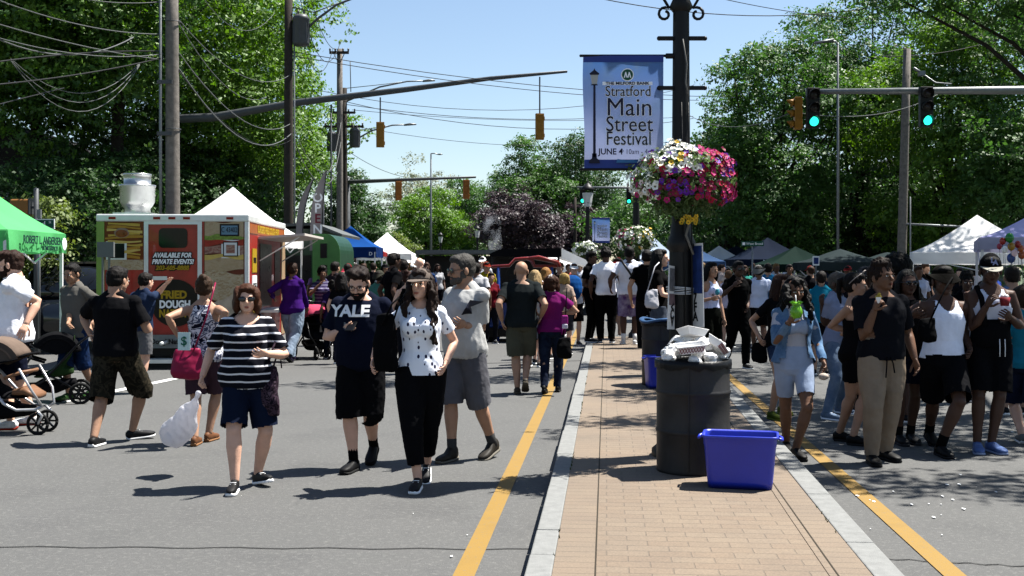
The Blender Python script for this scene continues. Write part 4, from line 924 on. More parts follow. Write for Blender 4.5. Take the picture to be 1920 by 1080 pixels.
# overhead wires, each its own thing
def wire(label, a, b, sag, r=.014, mat=WIRE, n=14, name='overhead_wire'):
    """a, b: (px, py, depth); sag in metres"""
    p, q = at(*a), at(*b); g = G(); P = [p.lerp(q, t)-Vector((0, 0, sag*4*t*(1-t))) for t in np.linspace(0, 1, n)]
    o = g.tube([v-p for v in P], r, 5).obj(name, mat, loc=p); tag(o, label, 'wire', 'overhead wires'); return o
wl = [((-20, -6, 18), (303, 64, 24), .25, .017, WIREG, 'pale cable from the top left corner to the near wooden pole'),
 ((-20, 40, 18), (306, 112, 24), .12, .017, WIREG, 'pale cable falling straight to the bracket of the near wooden pole'),
 ((-20, 66, 18), (250, 70, 23.5), .55, .022, WIREG, 'thick pale cable hanging level left of the near wooden pole'),
 ((-20, 66, 18), (306, 101, 24), .28, .015, WIREG, 'thin pale cable just under the thick level one'),
 ((-20, 118, 18), (300, 96, 24), -.1, .022, WIRE, 'dark cable crossing the left tree behind the pale cables'),
 ((-20, 160, 18), (306, 108, 24), .1, .022, WIRE, 'dark cable rising from the left edge to the near pole'),
 ((-20, 200, 18), (120, 165, 21), .0, .016, WIRE, 'short dark cable low at the left edge'),
 ((20, 110, 19), (262, 118, 24), 1.0, .012, WIREG, 'upper loop of slack cable left of the near pole'),
 ((20, 112, 19), (262, 120, 24), 1.25, .012, WIREG, 'middle loop of slack cable left of the near pole'),
 ((20, 114, 19), (262, 122, 24), 1.5, .012, WIREG, 'lowest loop of slack cable left of the near pole'),
 ((140, -5, 22), (312, 2, 24), .12, .015, WIREG, 'cable along the top edge left of the near pole'),
 ((336, 38, 24), (545, 140, 39), 1.1, .017, WIREG, 'pale cable from the near pole down to the dark pole'),
 ((336, 45, 24), (500, 182, 36), 1.0, .017, WIREG, 'pale cable sagging left of the dark pole'),
 ((336, 100, 24), (545, 232, 39), 1.2, .022, WIREG, 'second pale cable running down behind the mast arm'),
 ((336, 130, 24), (547, 250, 39), 1.5, .026, WIREG, 'thick bundled cable sagging low behind the mast arm'),
 ((336, 135, 24), (547, 262, 39), 1.2, .015, WIRE, 'dark cable under the thick bundled cable'),
 ((380, -5, 30), (515, 24, 38), 1.2, .014, WIREG, 'loop of cable before the bright tree beside the dark pole'),
 ((551, 240, 39), (634, 300, 52), 1.0, .018, WIREG, 'upper cable joining the dark pole and the twin poles'),
 ((551, 262, 39), (634, 322, 52), 1.0, .018, WIREG, 'lower cable joining the dark pole and the twin poles'),
 ((600, 330, 47), (640, 225, 52), .9, .02, WIREG, 'curled cable hanging from the near twin pole'),
 ((602, 340, 47), (640, 262, 52), .9, .02, WIREG, 'lower curled cable hanging from the near twin pole'),
 ((562, -5, 39), (638, 80, 52), 1.5, .016, WIRE, 'steep cable dropping left of the twin poles against the sky'),
 ((582, -5, 39), (631, 92, 52), .5, .016, WIRE, 'second steep cable dropping to the twin poles against the sky'),
 ((556, 40, 39), (624, 92, 52), 1.4, .016, WIRE, 'slack looping cable beneath the steep cables'),
 ((548, 97, 39), (1700, 168, 60), .9, .017, WIRE, 'upper long span crossing the whole sky'),
 ((548, 104, 39), (1310, 188, 55), .35, .017, WIRE, 'second long span crossing the sky below the first'),
 ((590, 168, 50), (1300, 160, 58), 1.1, .016, WIRE, 'thin span passing behind the mast arm tip'),
 ((645, 190, 52), (1300, 222, 60), .9, .018, WIRE, 'span below the mast arm reaching the banner'),
 ((650, 196, 52), (1240, 212, 60), .5, .018, WIRE, 'double span just above the hanging signals'),
 ((660, 206, 60), (1300, 218, 66), .4, .016, WIRE, 'lower line of the double span'),
 ((670, 238, 60), (1100, 272, 75), .4, .016, WIRE, 'low span behind the yellow signal heads'),
 ((655, 285, 60), (760, 332, 70), .2, .018, WIRE, 'short cable falling right from the twin poles'),
 ((1110, -6, 30), (1625, 16, 34), .35, .016, WIRE, 'dark cable along the top edge behind the lamp post'),
 ((1330, -8, 32), (1600, 34, 38), .1, .014, WIRE, 'thin cable slanting from the top edge to the right trees'),
 ((1500, 212, 31), (1760, 176, 45), .4, .014, WIREG, 'thin cable crossing below the right mast arm'),
 ((1290, 215, 44), (1500, 203, 31), .5, .014, WIREG, 'thin cable meeting the tip of the right mast'),
 ((1640, 105, 42), (1905, 62, 46), .3, .02, WIRE, 'dark cable over the leaning pole to the right edge'),
 ((1706, 92, 42), (1720, 330, 50), -.2, .012, WIREG, 'down guy hanging beside the leaning pole'),
 ((700, 405, 140), (770, 397, 140), .4, .03, WIRE, 'highest far line in the gap over the white peaked tent'), ((700, 418, 150), (770, 412, 150), .4, .03, WIRE, 'second far line in the gap over the white peaked tent'),
 ((700, 384, 130), (770, 374, 130), .4, .03, WIRE, 'far line in the gap under the orange signal'), ((700, 430, 160), (770, 426, 160), .4, .03, WIRE, 'lowest far line in the gap over the white peaked tent')]
for a, b, sg, r, m, lb in wl: wire(lb, a, b, sg*(.62 if a[0] < 530 else 1), r*(.62 if a[0] < 530 else .85), m)
# ------------------------------------------------------------------ ornamental lamp posts with banner and flower baskets
def fluted(g, z0, z1, r0, r1, n=12):
    V = []; k = n*4
    for (r, z) in ((r0, z0), (r1, z1)):
        for j in range(k):
            a = 2*math.pi*j/k; q = r*(1-.07*(1+math.cos(j*math.pi/2*1.0*2))/2); V.append((q*math.cos(a), q*math.sin(a), z))
    g.add(V, [(j, (j+1) % k, k+(j+1) % k, k+j) for j in range(k)])
def lamp_post(label, u_px, Y, z0, lantern=3.85, base=True):
    x = (u_px-960)/FP*Y; T = thing('lamp_post', label, 'lamp post', (x, Y, z0), 0, 'ornamental lamp posts')
    g = G(); g.lathe((0, 0, 0), [(.235, 0), (.235, .05), (.20, .08), (.175, .14), (.165, .22), (.12, .27), (.115, .30)], 20)
    fluted(g, .30, 1.62, .098, .094); g.lathe((0, 0, 0), [(.094, 1.62), (.115, 1.66), (.115, 1.70), (.09, 1.75), (.078, 1.85), (.074, 1.92)], 20)
    fluted(g, 1.92, lantern-.32, .076, .064); g.lathe((0, 0, 0), [(.064, lantern-.32), (.095, lantern-.28), (.06, lantern-.2), (.05, lantern-.12), (.10, lantern-.06), (.115, lantern)], 20)
    g.obj('post', BLK, T)
    if True:                                # lantern: six-sided, glass and a peaked cap
        g = G(); n = 6; gl = G()
        for j in range(n):
            a, b = 2*math.pi*j/n, 2*math.pi*(j+1)/n; p0 = Vector((.12*math.cos(a), .12*math.sin(a), lantern)); p1 = Vector((.20*math.cos(a), .20*math.sin(a), lantern+.48)); q0 = Vector((.12*math.cos(b), .12*math.sin(b), lantern)); q1 = Vector((.20*math.cos(b), .20*math.sin(b), lantern+.48))
            g.beam(p0, p1, .018); g.beam(p1, q1, .02); g.beam(p0, q0, .02); gl.quad(p0*.97, q0*.97, (q1*.97)+Vector((0, 0, .01)), (p1*.97)+Vector((0, 0, .01)))
        g.lathe((0, 0, lantern), [(.235, .47), (.24, .50), (.15, .60), (.06, .68), (.03, .70), (.035, .74), (0, .80)], 12); g.lathe((0, 0, lantern), [(0, 0), (.13, 0), (.13, .02), (0, .02)], 12)
        o = g.obj('lantern', BLK, T); gl.obj('glass', M('milk glass', (.55, .56, .55), .25, .05), o)
    return T
def scroll(g, x0, z, s, side):
    P = []
    for t in np.linspace(0, 1, 26):
        if t < .5: a = math.pi*(.2+2.2*(1-t*2)); r = .03+.05*(t*2); c = Vector((side*.16, 0, z+.16)); P.append(c+Vector((side*r*math.cos(a), 0, r*math.sin(a))))
        else: a = math.pi*(1.2+2.2*(t*2-1)); r = .06-.035*(t*2-1); c = Vector((side*.13, 0, z-.02)); P.append(c+Vector((side*r*math.cos(a), 0, -r*math.sin(a))))
    g.tube(P, .012, 6)
def petunia(g, c, nrm, r, mat, rnd, cm):
    nrm = nrm.normalized(); X = nrm.orthogonal().normalized(); Yv = nrm.cross(X); a0 = rnd.uniform(0, 6); V = [tuple(c-nrm*r*.35)]; n = 10
    for j in range(n):
        a = a0+2*math.pi*j/n; q = r*(1.0 if j % 2 == 0 else .80); V.append(tuple(c+(X*math.cos(a)+Yv*math.sin(a))*q+nrm*(rnd.uniform(-.12, .12)*r)))
    g.add(V, [(0, 1+j, 1+(j+1) % n) for j in range(n)], mat, False)
    V = [tuple(c-nrm*r*.15+(X*math.cos(a)+Yv*math.sin(a))*r*.28) for a in np.linspace(0, 6.283, 6)[:-1]]; g.add(V, [tuple(range(5))], cm, False)
PET = {k: M('petal '+k, c, .6, .18, 30) for k, c in dict(white=(.72, .72, .66), red=(.75, .02, .08), magenta=(.80, .03, .26), violet=(.30, .05, .70), yellow=(1.2, .75, .05), dark=(.34, .02, .09)).items()}
PCEN = M('petal centre', (.25, .22, .05), .7, .1)
def basket(label, px, py, Y, R0, nfl, seed, mix, sz=.027, nl=5200, lf=.05):
    c = at(px, py, Y); T = thing('flower_basket', label, 'flower basket', c, 0, 'hanging flower baskets'); rnd = random.Random(seed)
    g = G(); g.lathe((0, 0, 0), [(0, -R0*.42), (R0*.25, -R0*.40), (R0*.5, -R0*.2), (R0*.55, 0), (R0*.5, .02), (0, .03)], 18); g.obj('planter', M('planter brown', (.05, .035, .02), .9), T)
    cl = [(Vector((0, 0, 0)), (R0*.90, R0*.90, R0*.58)), (Vector((0, 0, -R0*.35)), (R0*.65, R0*.65, R0*.45)), (Vector((-.05, 0, -R0*.62)), (R0*.35, R0*.35, R0*.3)), (Vector((R0*.45, 0, -R0*.45)), (R0*.3, R0*.3, R0*.35))]
    V, F = leaves(cl, nl, lf, seed, droop=.8, fill=.3); leafobj('foliage', V, F, leafmat('basket leaf', (.03, .06, .015), (.12, .19, .06)), T)
    gs = {k: G() for k in PET}
    for i in range(nfl):
        d = Vector((rnd.gauss(0, 1), rnd.gauss(0, 1), rnd.gauss(.25, .8))).normalized()
        if d.z < -.62: d.z *= -.3
        w_ = 1+.09*math.sin(d.x*6+seed)+.08*math.sin(d.z*8+d.x*5)+(rnd.uniform(.02, .16) if rnd.random() < .12 else 0); P = Vector((d.x*R0*w_*rnd.uniform(.94, 1.05), d.y*R0*w_*rnd.uniform(.96, 1.05), d.z*R0*w_*.66+(-.10*R0 if d.z < 0 else 0))); k = mix(d, rnd)
        petunia(gs[k], P, d+Vector((rnd.uniform(-.4, .4), rnd.uniform(-.4, .4)-.25, rnd.uniform(-.2, .4))), sz*rnd.uniform(.8, 1.15), 0, rnd, 1)
    if R0 < .39:
        for i in range(16): petunia(gs['yellow'], Vector((.035+rnd.uniform(-.06, .06), -R0*.35+rnd.uniform(-.06, 0), -R0*.86+rnd.uniform(-.03, .03))), Vector((rnd.uniform(-.5, .5), -1, rnd.uniform(-.3, .5))), .02, 0, rnd, 1)
    for k, g in gs.items():
        if g.n: o = g.obj('blossoms', [PET[k], PCEN], T); o['kind'] = 'stuff'; o['label'] = {'dark': 'dark red', 'violet': 'purple'}.get(k, k)+' petunia blossoms'
    return T
LP1 = lamp_post('nearest black lamp post carrying the festival banner behind the trash drum', 1277, 8.93, KH); y1 = 8.93; s1 = FP/y1
for py in (72, 165): g = G(); z = CH-(py-HY)/s1-KH; g.beam((-.17, 0, z), (.185, 0, z), .030); g.ell((-.175, 0, z), .019); g.ell((.19, 0, z), .019); g.obj('crossbar', BLK, LP1)
g = G()
g.tube([(-.12, 0, CH-(105-HY)/s1-KH), (0, 0, CH-(105-HY)/s1-KH)], .022, 8); g.obj('crossbar', BLK, LP1)
for k in (-1, 1): g = G(); scroll(g, 0, CH-(22-HY)/s1-KH, 1, k); g.obj('scroll', BLK, LP1)
g = G(); z = CH-(548-HY)/s1-KH
for k in range(5): g.tube([(.106*math.cos(a)*(1+.02*k), .106*math.sin(a), z+.008*k+.012*math.sin(a+k)) for a in np.linspace(0, 6.283, 21)], .007, 5)
g.obj('tape', M('clear tape', (.45, .48, .52), .15, .1, coat=.5), LP1)
for x0, w_ in ((-.01, .012), (.045, .01)):
    g = G(); g.tube([(x0, -.085, 2.8), (x0+.01, -.09, 2.3), (x0+.025, -.105, 1.7), (x0+.03, -.11, .3)], .006, 6); g.obj('cable', BLK, LP1)
g = G(); g.tube([(0.01, -.10, 1.98), (.05, -.12, 1.86), (.02, -.12, 1.75), (.08, -.11, 1.6)], .010, 6); g.tube([(.0, -.09, 3.3), (.03, -.1, 3.1), (.02, -.1, 2.95), (.045, -.1, 2.85)], .006, 6); g.obj('cable', M('grey cable', (.25, .24, .22), .5), LP1)
def mix1(d, r):
    q = r.random()
    if d.x < .25 and d.z > .12: return 'white' if q < .84 else r.choice(('magenta', 'yellow', 'red', 'violet'))
    if d.x < -.6: return 'white' if q < .75 else 'magenta'
    if d.x < .0 and d.z < .2: return 'violet' if q < .28 else ('dark' if q < .7 else 'magenta')
    return 'magenta' if q < .55 else ('red' if q < .8 else ('dark' if q < .9 else 'violet'))
basket('large basket of white, crimson and purple petunias in front of the lamp post', 1277, 335, 8.80, .385, 900, 3, mix1, nl=7000, lf=.036)
def mix2(d, r): q = r.random(); return 'white' if q < .72 else ('magenta' if d.x < -.1 else 'yellow')
bracket = G()
LP2 = lamp_post('black lamp post behind the big flower basket with a pale petunia basket', 1193, 24, 0); basket('petunia basket of cream and magenta on the second lamp post', 1190, 450, 23.8, .42, 260, 5, mix2, sz=.034, nl=2600, lf=.07)
LP3 = lamp_post('lamp post with a clear lantern and small blue banner in the distance', 1102, 38.5, 0); basket('small whitish petunia basket on the third lamp post', 1098, 468, 38, .40, 160, 6, lambda d, r: 'white', sz=.05, nl=1500, lf=.08)
lamp_post('thin lamp post with lantern above the distant grill awning', 895, 77, 0); lamp_post('very distant lamp post left of the purple leaved tree', 826, 92, 0); lamp_post('faint lantern post among the yellow green trees', 855, 108, 0)
# bracket that carries the near basket
g = G(); g.tube([(0, -.02, 2.02), (0, -.10, 1.98), (0, -.13, 1.95)], .014, 8); g.obj('hanger', BLK, LP1)
# ------------------------------------------------------------------ banner and posters
def grad(name, c0, c1, z0, z1, cloudy=None):
    c0, c1 = kk(c0), kk(c1); cloudy = kk(cloudy) if cloudy else None
    m, N, Lk, B = newmat(name); tc = N.new('ShaderNodeTexCoord'); sx = N.new('ShaderNodeSeparateXYZ'); Lk.new(tc.outputs['Object'], sx.inputs[0])
    mr = node(N, 'ShaderNodeMapRange', i_1=z0, i_2=z1); Lk.new(sx.outputs[2], mr.inputs[0]); r = ramp(N, [(0, c0), (1, c1)]); Lk.new(mr.outputs[0], r.inputs[0]); out = r.outputs[0]
    if cloudy:
        t = node(N, 'ShaderNodeTexNoise', i_Scale=6, i_Detail=4); Lk.new(tc.outputs['Object'], t.inputs[0]); m2 = node(N, 'ShaderNodeMapRange', i_1=.45, i_2=.7); Lk.new(t.outputs[0], m2.inputs[0]); mm = node(N, 'ShaderNodeMath', operation='MULTIPLY'); Lk.new(m2.outputs[0], mm.inputs[0]); Lk.new(mr.outputs[0], mm.inputs[1])
        mx = node(N, 'ShaderNodeMix', data_type='RGBA'); Lk.new(mm.outputs[0], mx.inputs[0]); Lk.new(out, mx.inputs[6]); mx.inputs[7].default_value = (*cloudy, 1); out = mx.outputs[2]
    Lk.new(out, B.inputs['Base Color']); B.inputs['Roughness'].default_value = .5; tr = N.new('ShaderNodeBsdfTranslucent'); Lk.new(out, tr.inputs[0]); ms = N.new('ShaderNodeMixShader'); ms.inputs[0].default_value = .6; Lk.new(B.outputs[0], ms.inputs[1]); Lk.new(tr.outputs[0], ms.inputs[2]); Lk.new(ms.outputs[0], N['Material Output'].inputs['Surface']); return m
def banner(label, c, w, h, fine=True, rz=0):
    T = thing('street_banner', label, 'banner', c, rz, 'festival banners')
    def sheet(z0, z1, y, nx=8, nz=12, x0=-w/2, x1=w/2):
        g = G(); V = []
        for i in range(nz+1):
            for j in range(nx+1):
                x = x0+(x1-x0)*j/nx; z = z0+(z1-z0)*i/nz; V.append((x+.012*w*math.sin(z*6)*(-1 if x < 0 else 0), y+.006*math.sin(z*9+x*5), z))
        g.add(V, [(i*(nx+1)+j, i*(nx+1)+j+1, (i+1)*(nx+1)+j+1, (i+1)*(nx+1)+j) for i in range(nz) for j in range(nx)]); return g
    o = sheet(-h/2, h/2, 0).obj('cloth', grad('banner print', (.50, .54, .80), (.11, .36, .98), -h/2, h/2, (.30, .50, .85)), T)
    o.data.materials[0].use_fake_user = False
    BB = M('banner blue', (.06, .11, .50), .5, .05); WT = M('banner white', (.80, .82, .86), .5, 0); INK = M('banner ink', (.03, .03, .07), .5, 0); GRN = M('logo green', (.02, .16, .08), .5, 0); LB = M('logo blue', (.10, .35, .75), .5, 0)
    z0 = h/2; sheet(z0-h*.058, z0, -.010, nz=2).obj('top_band', BB, T); sheet(-z0, -z0+h*.085, -.010, nz=2).obj('bottom_band', BB, T)
    g = G(); g.tube([(-w/2-.03, 0, z0), (w/2+.09, 0, z0)], .011, 8); g.tube([(-w/2-.03, 0, -z0), (w/2+.09, 0, -z0)], .011, 8); g.obj('rod', BLK, T)
    s = w/.64
    def line(t, z, size, sx, x=.035, mat=INK, y=-.022, off=0, outline=True, shear=0):
        if outline:
            a = G()
            for qx, qz in ((-1, 0), (1, 0), (0, -1), (0, 1)): a.merge(textgeo(t, size*s, upright((x*s+qx*.0045, y+.004+.0004*qx+.0008*qz, z*s+qz*.0045)), .0006, off, shear, sx=sx))
            a.obj('lettering', WT, T)
        a = textgeo(t, size*s, upright((x*s, y, z*s)), .0012, off, shear, sx=sx); a.obj('lettering', mat, T)
    line('Stratford', .165, .118, .86); line('Main', .035, .205, .95, x=.045); line('Street', -.10, .175, .88, x=.045); line('Festival', -.215, .155, .80, x=.04)
    if fine:
        line('JUNE 4', -.318, .068, .95, x=-.105, off=.0015, outline=False); line('th', -.308, .036, .9, x=-.012, outline=False); line('10am - 4pm', -.318, .058, .86, x=.135, outline=False)
        g = G(); n = 24; c0 = Vector((.03*s, -.020, .300*s)); g.prism([c0+Vector((.052*s*math.cos(-a), 0, .052*s*math.sin(-a))) for a in np.linspace(0, 6.283, n+1)[:-1]], (0, .002, 0)); g.obj('logo_ring', WT, T)
        g = G(); c0 = Vector((.03*s, -.023, .300*s)); g.prism([c0+Vector((.044*s*math.cos(-a), 0, .044*s*math.sin(-a))) for a in np.linspace(0, 6.283, n+1)[:-1]], (0, .002, 0)); g.obj('logo', GRN, T)
        g = G()
        for k in (-1, 1): g.prism([c0+Vector(p)*s for p in ((k*.014-.016, -.003, -.024), (k*.014-.003, -.003, .022), (k*.014+.003, -.003, .022), (k*.014+.016, -.003, -.024), (k*.014+.006, -.003, -.024), (k*.014, -.003, .004), (k*.014-.006, -.003, -.024))], (0, .002, 0))
        g.obj('logo', WT, T)
        g = G(); g.box((-.17*s, -.018, .218*s), (.23*s, -.016, .245*s)); g.obj('lettering', WT, T); line('THE MILFORD BANK', .231, .033, 1.15, x=.03, outline=False, off=.0006)
        g = G(); g.prism([Vector((x*s, -.020, z*s)) for x, z in ((-.06, -.405), (.10, -.405), (.16, -.395), (.08, -.39), (.16, -.378), (.02, -.385), (-.05, -.375))], (0, .002, 0)); g.obj('logo', LB, T)
    # printed lamp silhouette
    g = G(); X0 = -.235
    def pr(P): g.prism([Vector(((X0+x)*s, -.022, z*s)) for x, z in P], (0, .002, 0))
    pr([(-.011, -.36), (.011, -.36), (.009, .22), (-.009, .22)]); pr([(-.045, -.41), (.045, -.41), (.04, -.385), (.02, -.37), (.018, -.33), (-.018, -.33), (-.02, -.37), (-.04, -.385)]); pr([(-.035, .30), (.035, .30), (.04, .31), (.008, .335), (0, .352), (-.008, .335), (-.04, .31)]); pr([(-.03, .215), (.03, .215), (.022, .225), (-.022, .225)])
    g.obj('printed_lamp', INK, T); g = G(); g.prism([Vector(((X0+x)*s, -.020, z*s)) for x, z in ((-.020, .225), (.020, .225), (.032, .30), (-.032, .30))], (0, .002, 0)); g.obj('printed_lamp', M('banner lamp glass', (.5, .5, .48), .5, 0), T)
    return T
zc = at(1169, 211, 8.93); banner('large blue festival banner hanging left of the nearest lamp post', zc, .635, .905)
banner('small distant blue festival banner on the third lamp post', at(1127, 432, 38.4), .60, .86, fine=False)
# posters taped to the post, seen nearly edge-on
def poster(label, c, w, h, rz, mat, art, tilt=0):
    T = thing('poster', label, 'poster', c, rz); T.rotation_euler.y = tilt
    g = G(); g.box((-w/2, -.003, -h/2), (w/2, .003, h/2)); g.obj('sheet', M('poster white', (.6, .6, .6), .6, .04), T)
    for (x0, z0, x1, z1, m) in art: g = G(); g.box((x0*w, -.006, z0*h), (x1*w, -.0035, z1*h)); g.obj('print', m, T)
    return T
PG, PB2 = M('print grey', (.22, .22, .24), .6, .5, 20), M('print blue', (.03, .07, .28), .6, .5, 14)
T = poster('narrow white poster with grey photos taped left of the post', at(1260, 558, 8.82), .16, .50, 1.05, None, [(-.42, .10, .42, .46, PG), (-.42, -.12, .42, .06, M('print rose', (.3, .2, .22), .6, .4, 20))], tilt=.06)
for k, ch in enumerate('<CV'):
    textgeo(ch, .11, upright((0, -.006, -.08-.055*k), 0), .001, .003).obj('lettering', M('poster ink', (.02, .02, .02), .6, 0), T)
T = poster('tall blue and white poster taped right of the post', at(1304, 535, 8.85), .22, .66, -1.15, None, [(-.46, -.1, .46, .47, PB2)], tilt=-.03)
for k, ch in enumerate('7FA'): textgeo(ch, .10, upright((0, -.006, -.10-.075*k), 0), .001, .003).obj('lettering', M('poster ink', (.02, .02, .02), .6, 0), T)
# ------------------------------------------------------------------ tents
def canvas(name, col, tr=.25, rough=.8):
    if name in MC: return MC[name]
    m, N, Lk, B = newmat(name); v = coords(N, Lk); t = node(N, 'ShaderNodeTexNoise', i_Scale=1.5, i_Detail=4); Lk.new(v, t.inputs['Vector']); col = kk(col); r = ramp(N, [(.3, tuple(c*.88 for c in col)), (.7, col)]); Lk.new(t.outputs[0], r.inputs[0]); Lk.new(r.outputs[0], B.inputs['Base Color']); B.inputs['Roughness'].default_value = rough; B.inputs['Specular IOR Level'].default_value = .03
    T = N.new('ShaderNodeBsdfTranslucent'); Lk.new(r.outputs[0], T.inputs[0]); x = N.new('ShaderNodeMixShader'); x.inputs[0].default_value = tr; Lk.new(B.outputs[0], x.inputs[1]); Lk.new(T.outputs[0], x.inputs[2]); Lk.new(x.outputs[0], N['Material Output'].inputs['Surface']); addbump(N, Lk, B, v, 3, .4, .03); MC[name] = m; return m
def tent(label, x, y, w, d, ze, zp, mat, rz=0, val=.26, group='pop-up canopy tents', trim=None, wall=None, sag=.12):
    T = thing('canopy_tent', label, 'tent', (x, y, 0), rz, group); g = G(); n = 10; V = []
    def top(u, v):
        r = max(abs(u), abs(v)); a = 1-r; z = ze+(zp-ze)*(a**1.25)-sag*math.sin(math.pi*r)*(1-min(abs(u), abs(v))/(r+1e-6))*.6; return (u*w/2, v*d/2, z)
    for q in range(4):                                     # four cloth panels meeting at seams
        V = []
        for i in range(n+1):
            for j in range(n+1):
                r_, l_ = i/n, -1+2*j/n; u, v = ((l_*r_, -r_), (r_, l_*r_), (-l_*r_, r_), (-r_, -l_*r_))[q]; V.append(top(u, v))
        g.add(V, [(i*(n+1)+j, (i+1)*(n+1)+j, (i+1)*(n+1)+j+1, i*(n+1)+j+1) for i in range(n) for j in range(n)], 0, True)
    g.obj('canopy', mat, T); e = .006
    for k, (a, b) in enumerate((((-1, -1), (1, -1)), ((1, -1), (1, 1)), ((1, 1), (-1, 1)), ((-1, 1), (-1, -1)))):
        g = G(); V = []; m_ = 16
        for j in range(m_+1):
            t = j/m_; x0, y0 = (a[0]+(b[0]-a[0])*t)*(w/2+e), (a[1]+(b[1]-a[1])*t)*(d/2+e); q = .012*math.sin(j*1.9)+.02*math.sin(j*.7+k); nx, ny = (b[1]-a[1])/2, -(b[0]-a[0])/2
            V += [(x0, y0, ze-.002), (x0+nx*q, y0+ny*q, ze-val*.5), (x0+nx*q*1.4, y0+ny*q*1.4, ze-val+.01*math.sin(j*1.3))]
        g.add(V, [(3*j+s, 3*j+3+s, 3*j+4+s, 3*j+1+s) for j in range(m_) for s in (0, 1)]); g.obj('valance', trim or mat, T)
    for a in (-1, 1):
        for b in (-1, 1):
            g = G(); p, q = a*(w/2-.04), b*(d/2-.04); g.box((p-.02, q-.02, 0), (p+.02, q+.02, ze-.01)); g.box((p-.05, q-.05, 0), (p+.05, q+.05, .01)); g.obj('leg', M('white tent frame', (.62, .62, .62), .4, .05), T)
    g = G()
    for a in (-1, 1): g.beam((a*(w/2-.05), -d/2+.05, ze-.1), (0, -d/2+.05, ze-.42), .02); g.beam((-w/2+.05, a*(d/2-.05), ze-.1), (-w/2+.05, 0, ze-.42), .02); g.beam((w/2-.05, a*(d/2-.05), ze-.1), (w/2-.05, 0, ze-.42), .02)
    g.obj('truss', M('white tent frame', (.62, .62, .62), .4, .05), T)
    if wall: g = G(); g.box((-w/2+.03, d/2-.03, .1), (w/2-.03, d/2-.02, ze)); g.obj('side_wall', wall, T)
    return T
def txt(T, s, size, loc, mat, rz=0, off=0., shear=0., sx=1., name='lettering', ext=.002, roll=0):
    return textgeo(s, size, upright(loc, rz, roll), ext, off, shear, sx=sx).obj(name, mat, T)
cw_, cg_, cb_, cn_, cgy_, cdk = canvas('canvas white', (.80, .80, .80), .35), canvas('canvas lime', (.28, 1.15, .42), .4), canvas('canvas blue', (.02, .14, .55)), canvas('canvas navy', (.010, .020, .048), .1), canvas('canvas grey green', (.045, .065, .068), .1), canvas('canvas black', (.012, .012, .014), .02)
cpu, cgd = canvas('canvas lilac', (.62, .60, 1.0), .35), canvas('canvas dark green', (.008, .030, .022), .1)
GT = tent('lime green canopy tent with printed valance at the left edge', -7.36, 15.0, 2.0, 2.0, 2.11, 2.95, cg_, rz=R(2), val=.28)
PT = M('print dark green', (.01, .07, .06), .7, 0); txt(GT, 'ROBERT L. ANDERSEN', .15, (1.05, .05, 1.99), PT, rz=R(90), sx=.9, off=.003); txt(GT, 'HOME SERVICES', .08, (1.05, .3, 1.89), PT, rz=R(90), off=.001)
g = G(); g.ell((1.04, .86, 1.96), (.006, .09, .09)); g.obj('logo', M('print white', (.7, .72, .75), .6, 0), GT)
x = (437-960)/FP*27.5; tent('white peaked tent behind the red food trailer', x, 27.5, 2.9, 2.9, 2.42, 3.62, cw_, val=.3)
x = (652-960)/FP*45; BT = tent('bright blue canopy tent with navy valance left of centre', x-.1, 46.5, 2.4, 2.6, 2.48, 3.38, cb_, val=.42, trim=canvas('canvas navy blue', (.012, .05, .22), .1)); txt(BT, 'D', .2, (1.0, -1.35, 2.2), M('print white', (.7, .72, .75), .6, 0)); g = G(); g.ell((-.55, -.9, 2.9), (.35, .05, .25)); g.obj('patch', cw_, BT)
x = (720-960)/FP*60; tent('white peaked canopy tent in the centre distance', x, 61.5, 2.9, 2.9, 2.42, 3.6, cw_, val=.35)
x = (768-960)/FP*74; tent('further white tent just right of the white peaked one', x, 76, 2.6, 2.6, 2.0, 2.5, cw_, val=.3)
x = (684-960)/FP*54; tent('small red canopy behind the blue tent', x, 55.5, 1.6, 2.2, 2.4, 2.95, canvas('canvas red', (.55, .05, .05)), val=.2)
x = (1832-960)/FP*26; tent('brilliant white peaked tent at the right', x, 26, 2.9, 2.9, 1.98, 2.86, cw_, rz=-R(20), val=.27)
LT = tent('lilac canopy tent entering from the right edge', 9.05, 17.9, 3.0, 3.0, 2.09, 2.95, cpu, rz=-R(21), val=.19, trim=canvas('canvas pale lilac', (.5, .5, .66), .3))
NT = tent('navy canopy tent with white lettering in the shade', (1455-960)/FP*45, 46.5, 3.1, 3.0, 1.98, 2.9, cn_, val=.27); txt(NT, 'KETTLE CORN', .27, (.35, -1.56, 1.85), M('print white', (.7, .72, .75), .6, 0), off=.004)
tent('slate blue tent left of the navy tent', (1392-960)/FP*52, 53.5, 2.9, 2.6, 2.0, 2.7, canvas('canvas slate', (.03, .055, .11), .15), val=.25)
tent('pointed pale blue tent close behind the lamp post', (1300-960)/FP*36, 37.5, 2.2, 2.2, 1.85, 2.52, canvas('canvas sky', (.10, .20, .42), .35), val=.3)
tent('white tent tucked behind the eating woman', (1356-960)/FP*50, 51, 1.9, 2.6, 2.0, 2.65, cw_, val=.3)
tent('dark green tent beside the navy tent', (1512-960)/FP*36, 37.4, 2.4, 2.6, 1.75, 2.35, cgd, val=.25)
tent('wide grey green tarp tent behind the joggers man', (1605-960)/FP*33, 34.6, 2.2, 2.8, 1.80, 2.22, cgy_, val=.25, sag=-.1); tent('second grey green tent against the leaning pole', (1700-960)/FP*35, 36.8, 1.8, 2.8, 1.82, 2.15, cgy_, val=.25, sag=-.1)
tent('tiny white and blue tent left of the lamp post', (1240-960)/FP*33, 34.5, 1.3, 2.4, 1.9, 2.55, canvas('canvas ice', (.5, .6, .75), .3), val=.2)
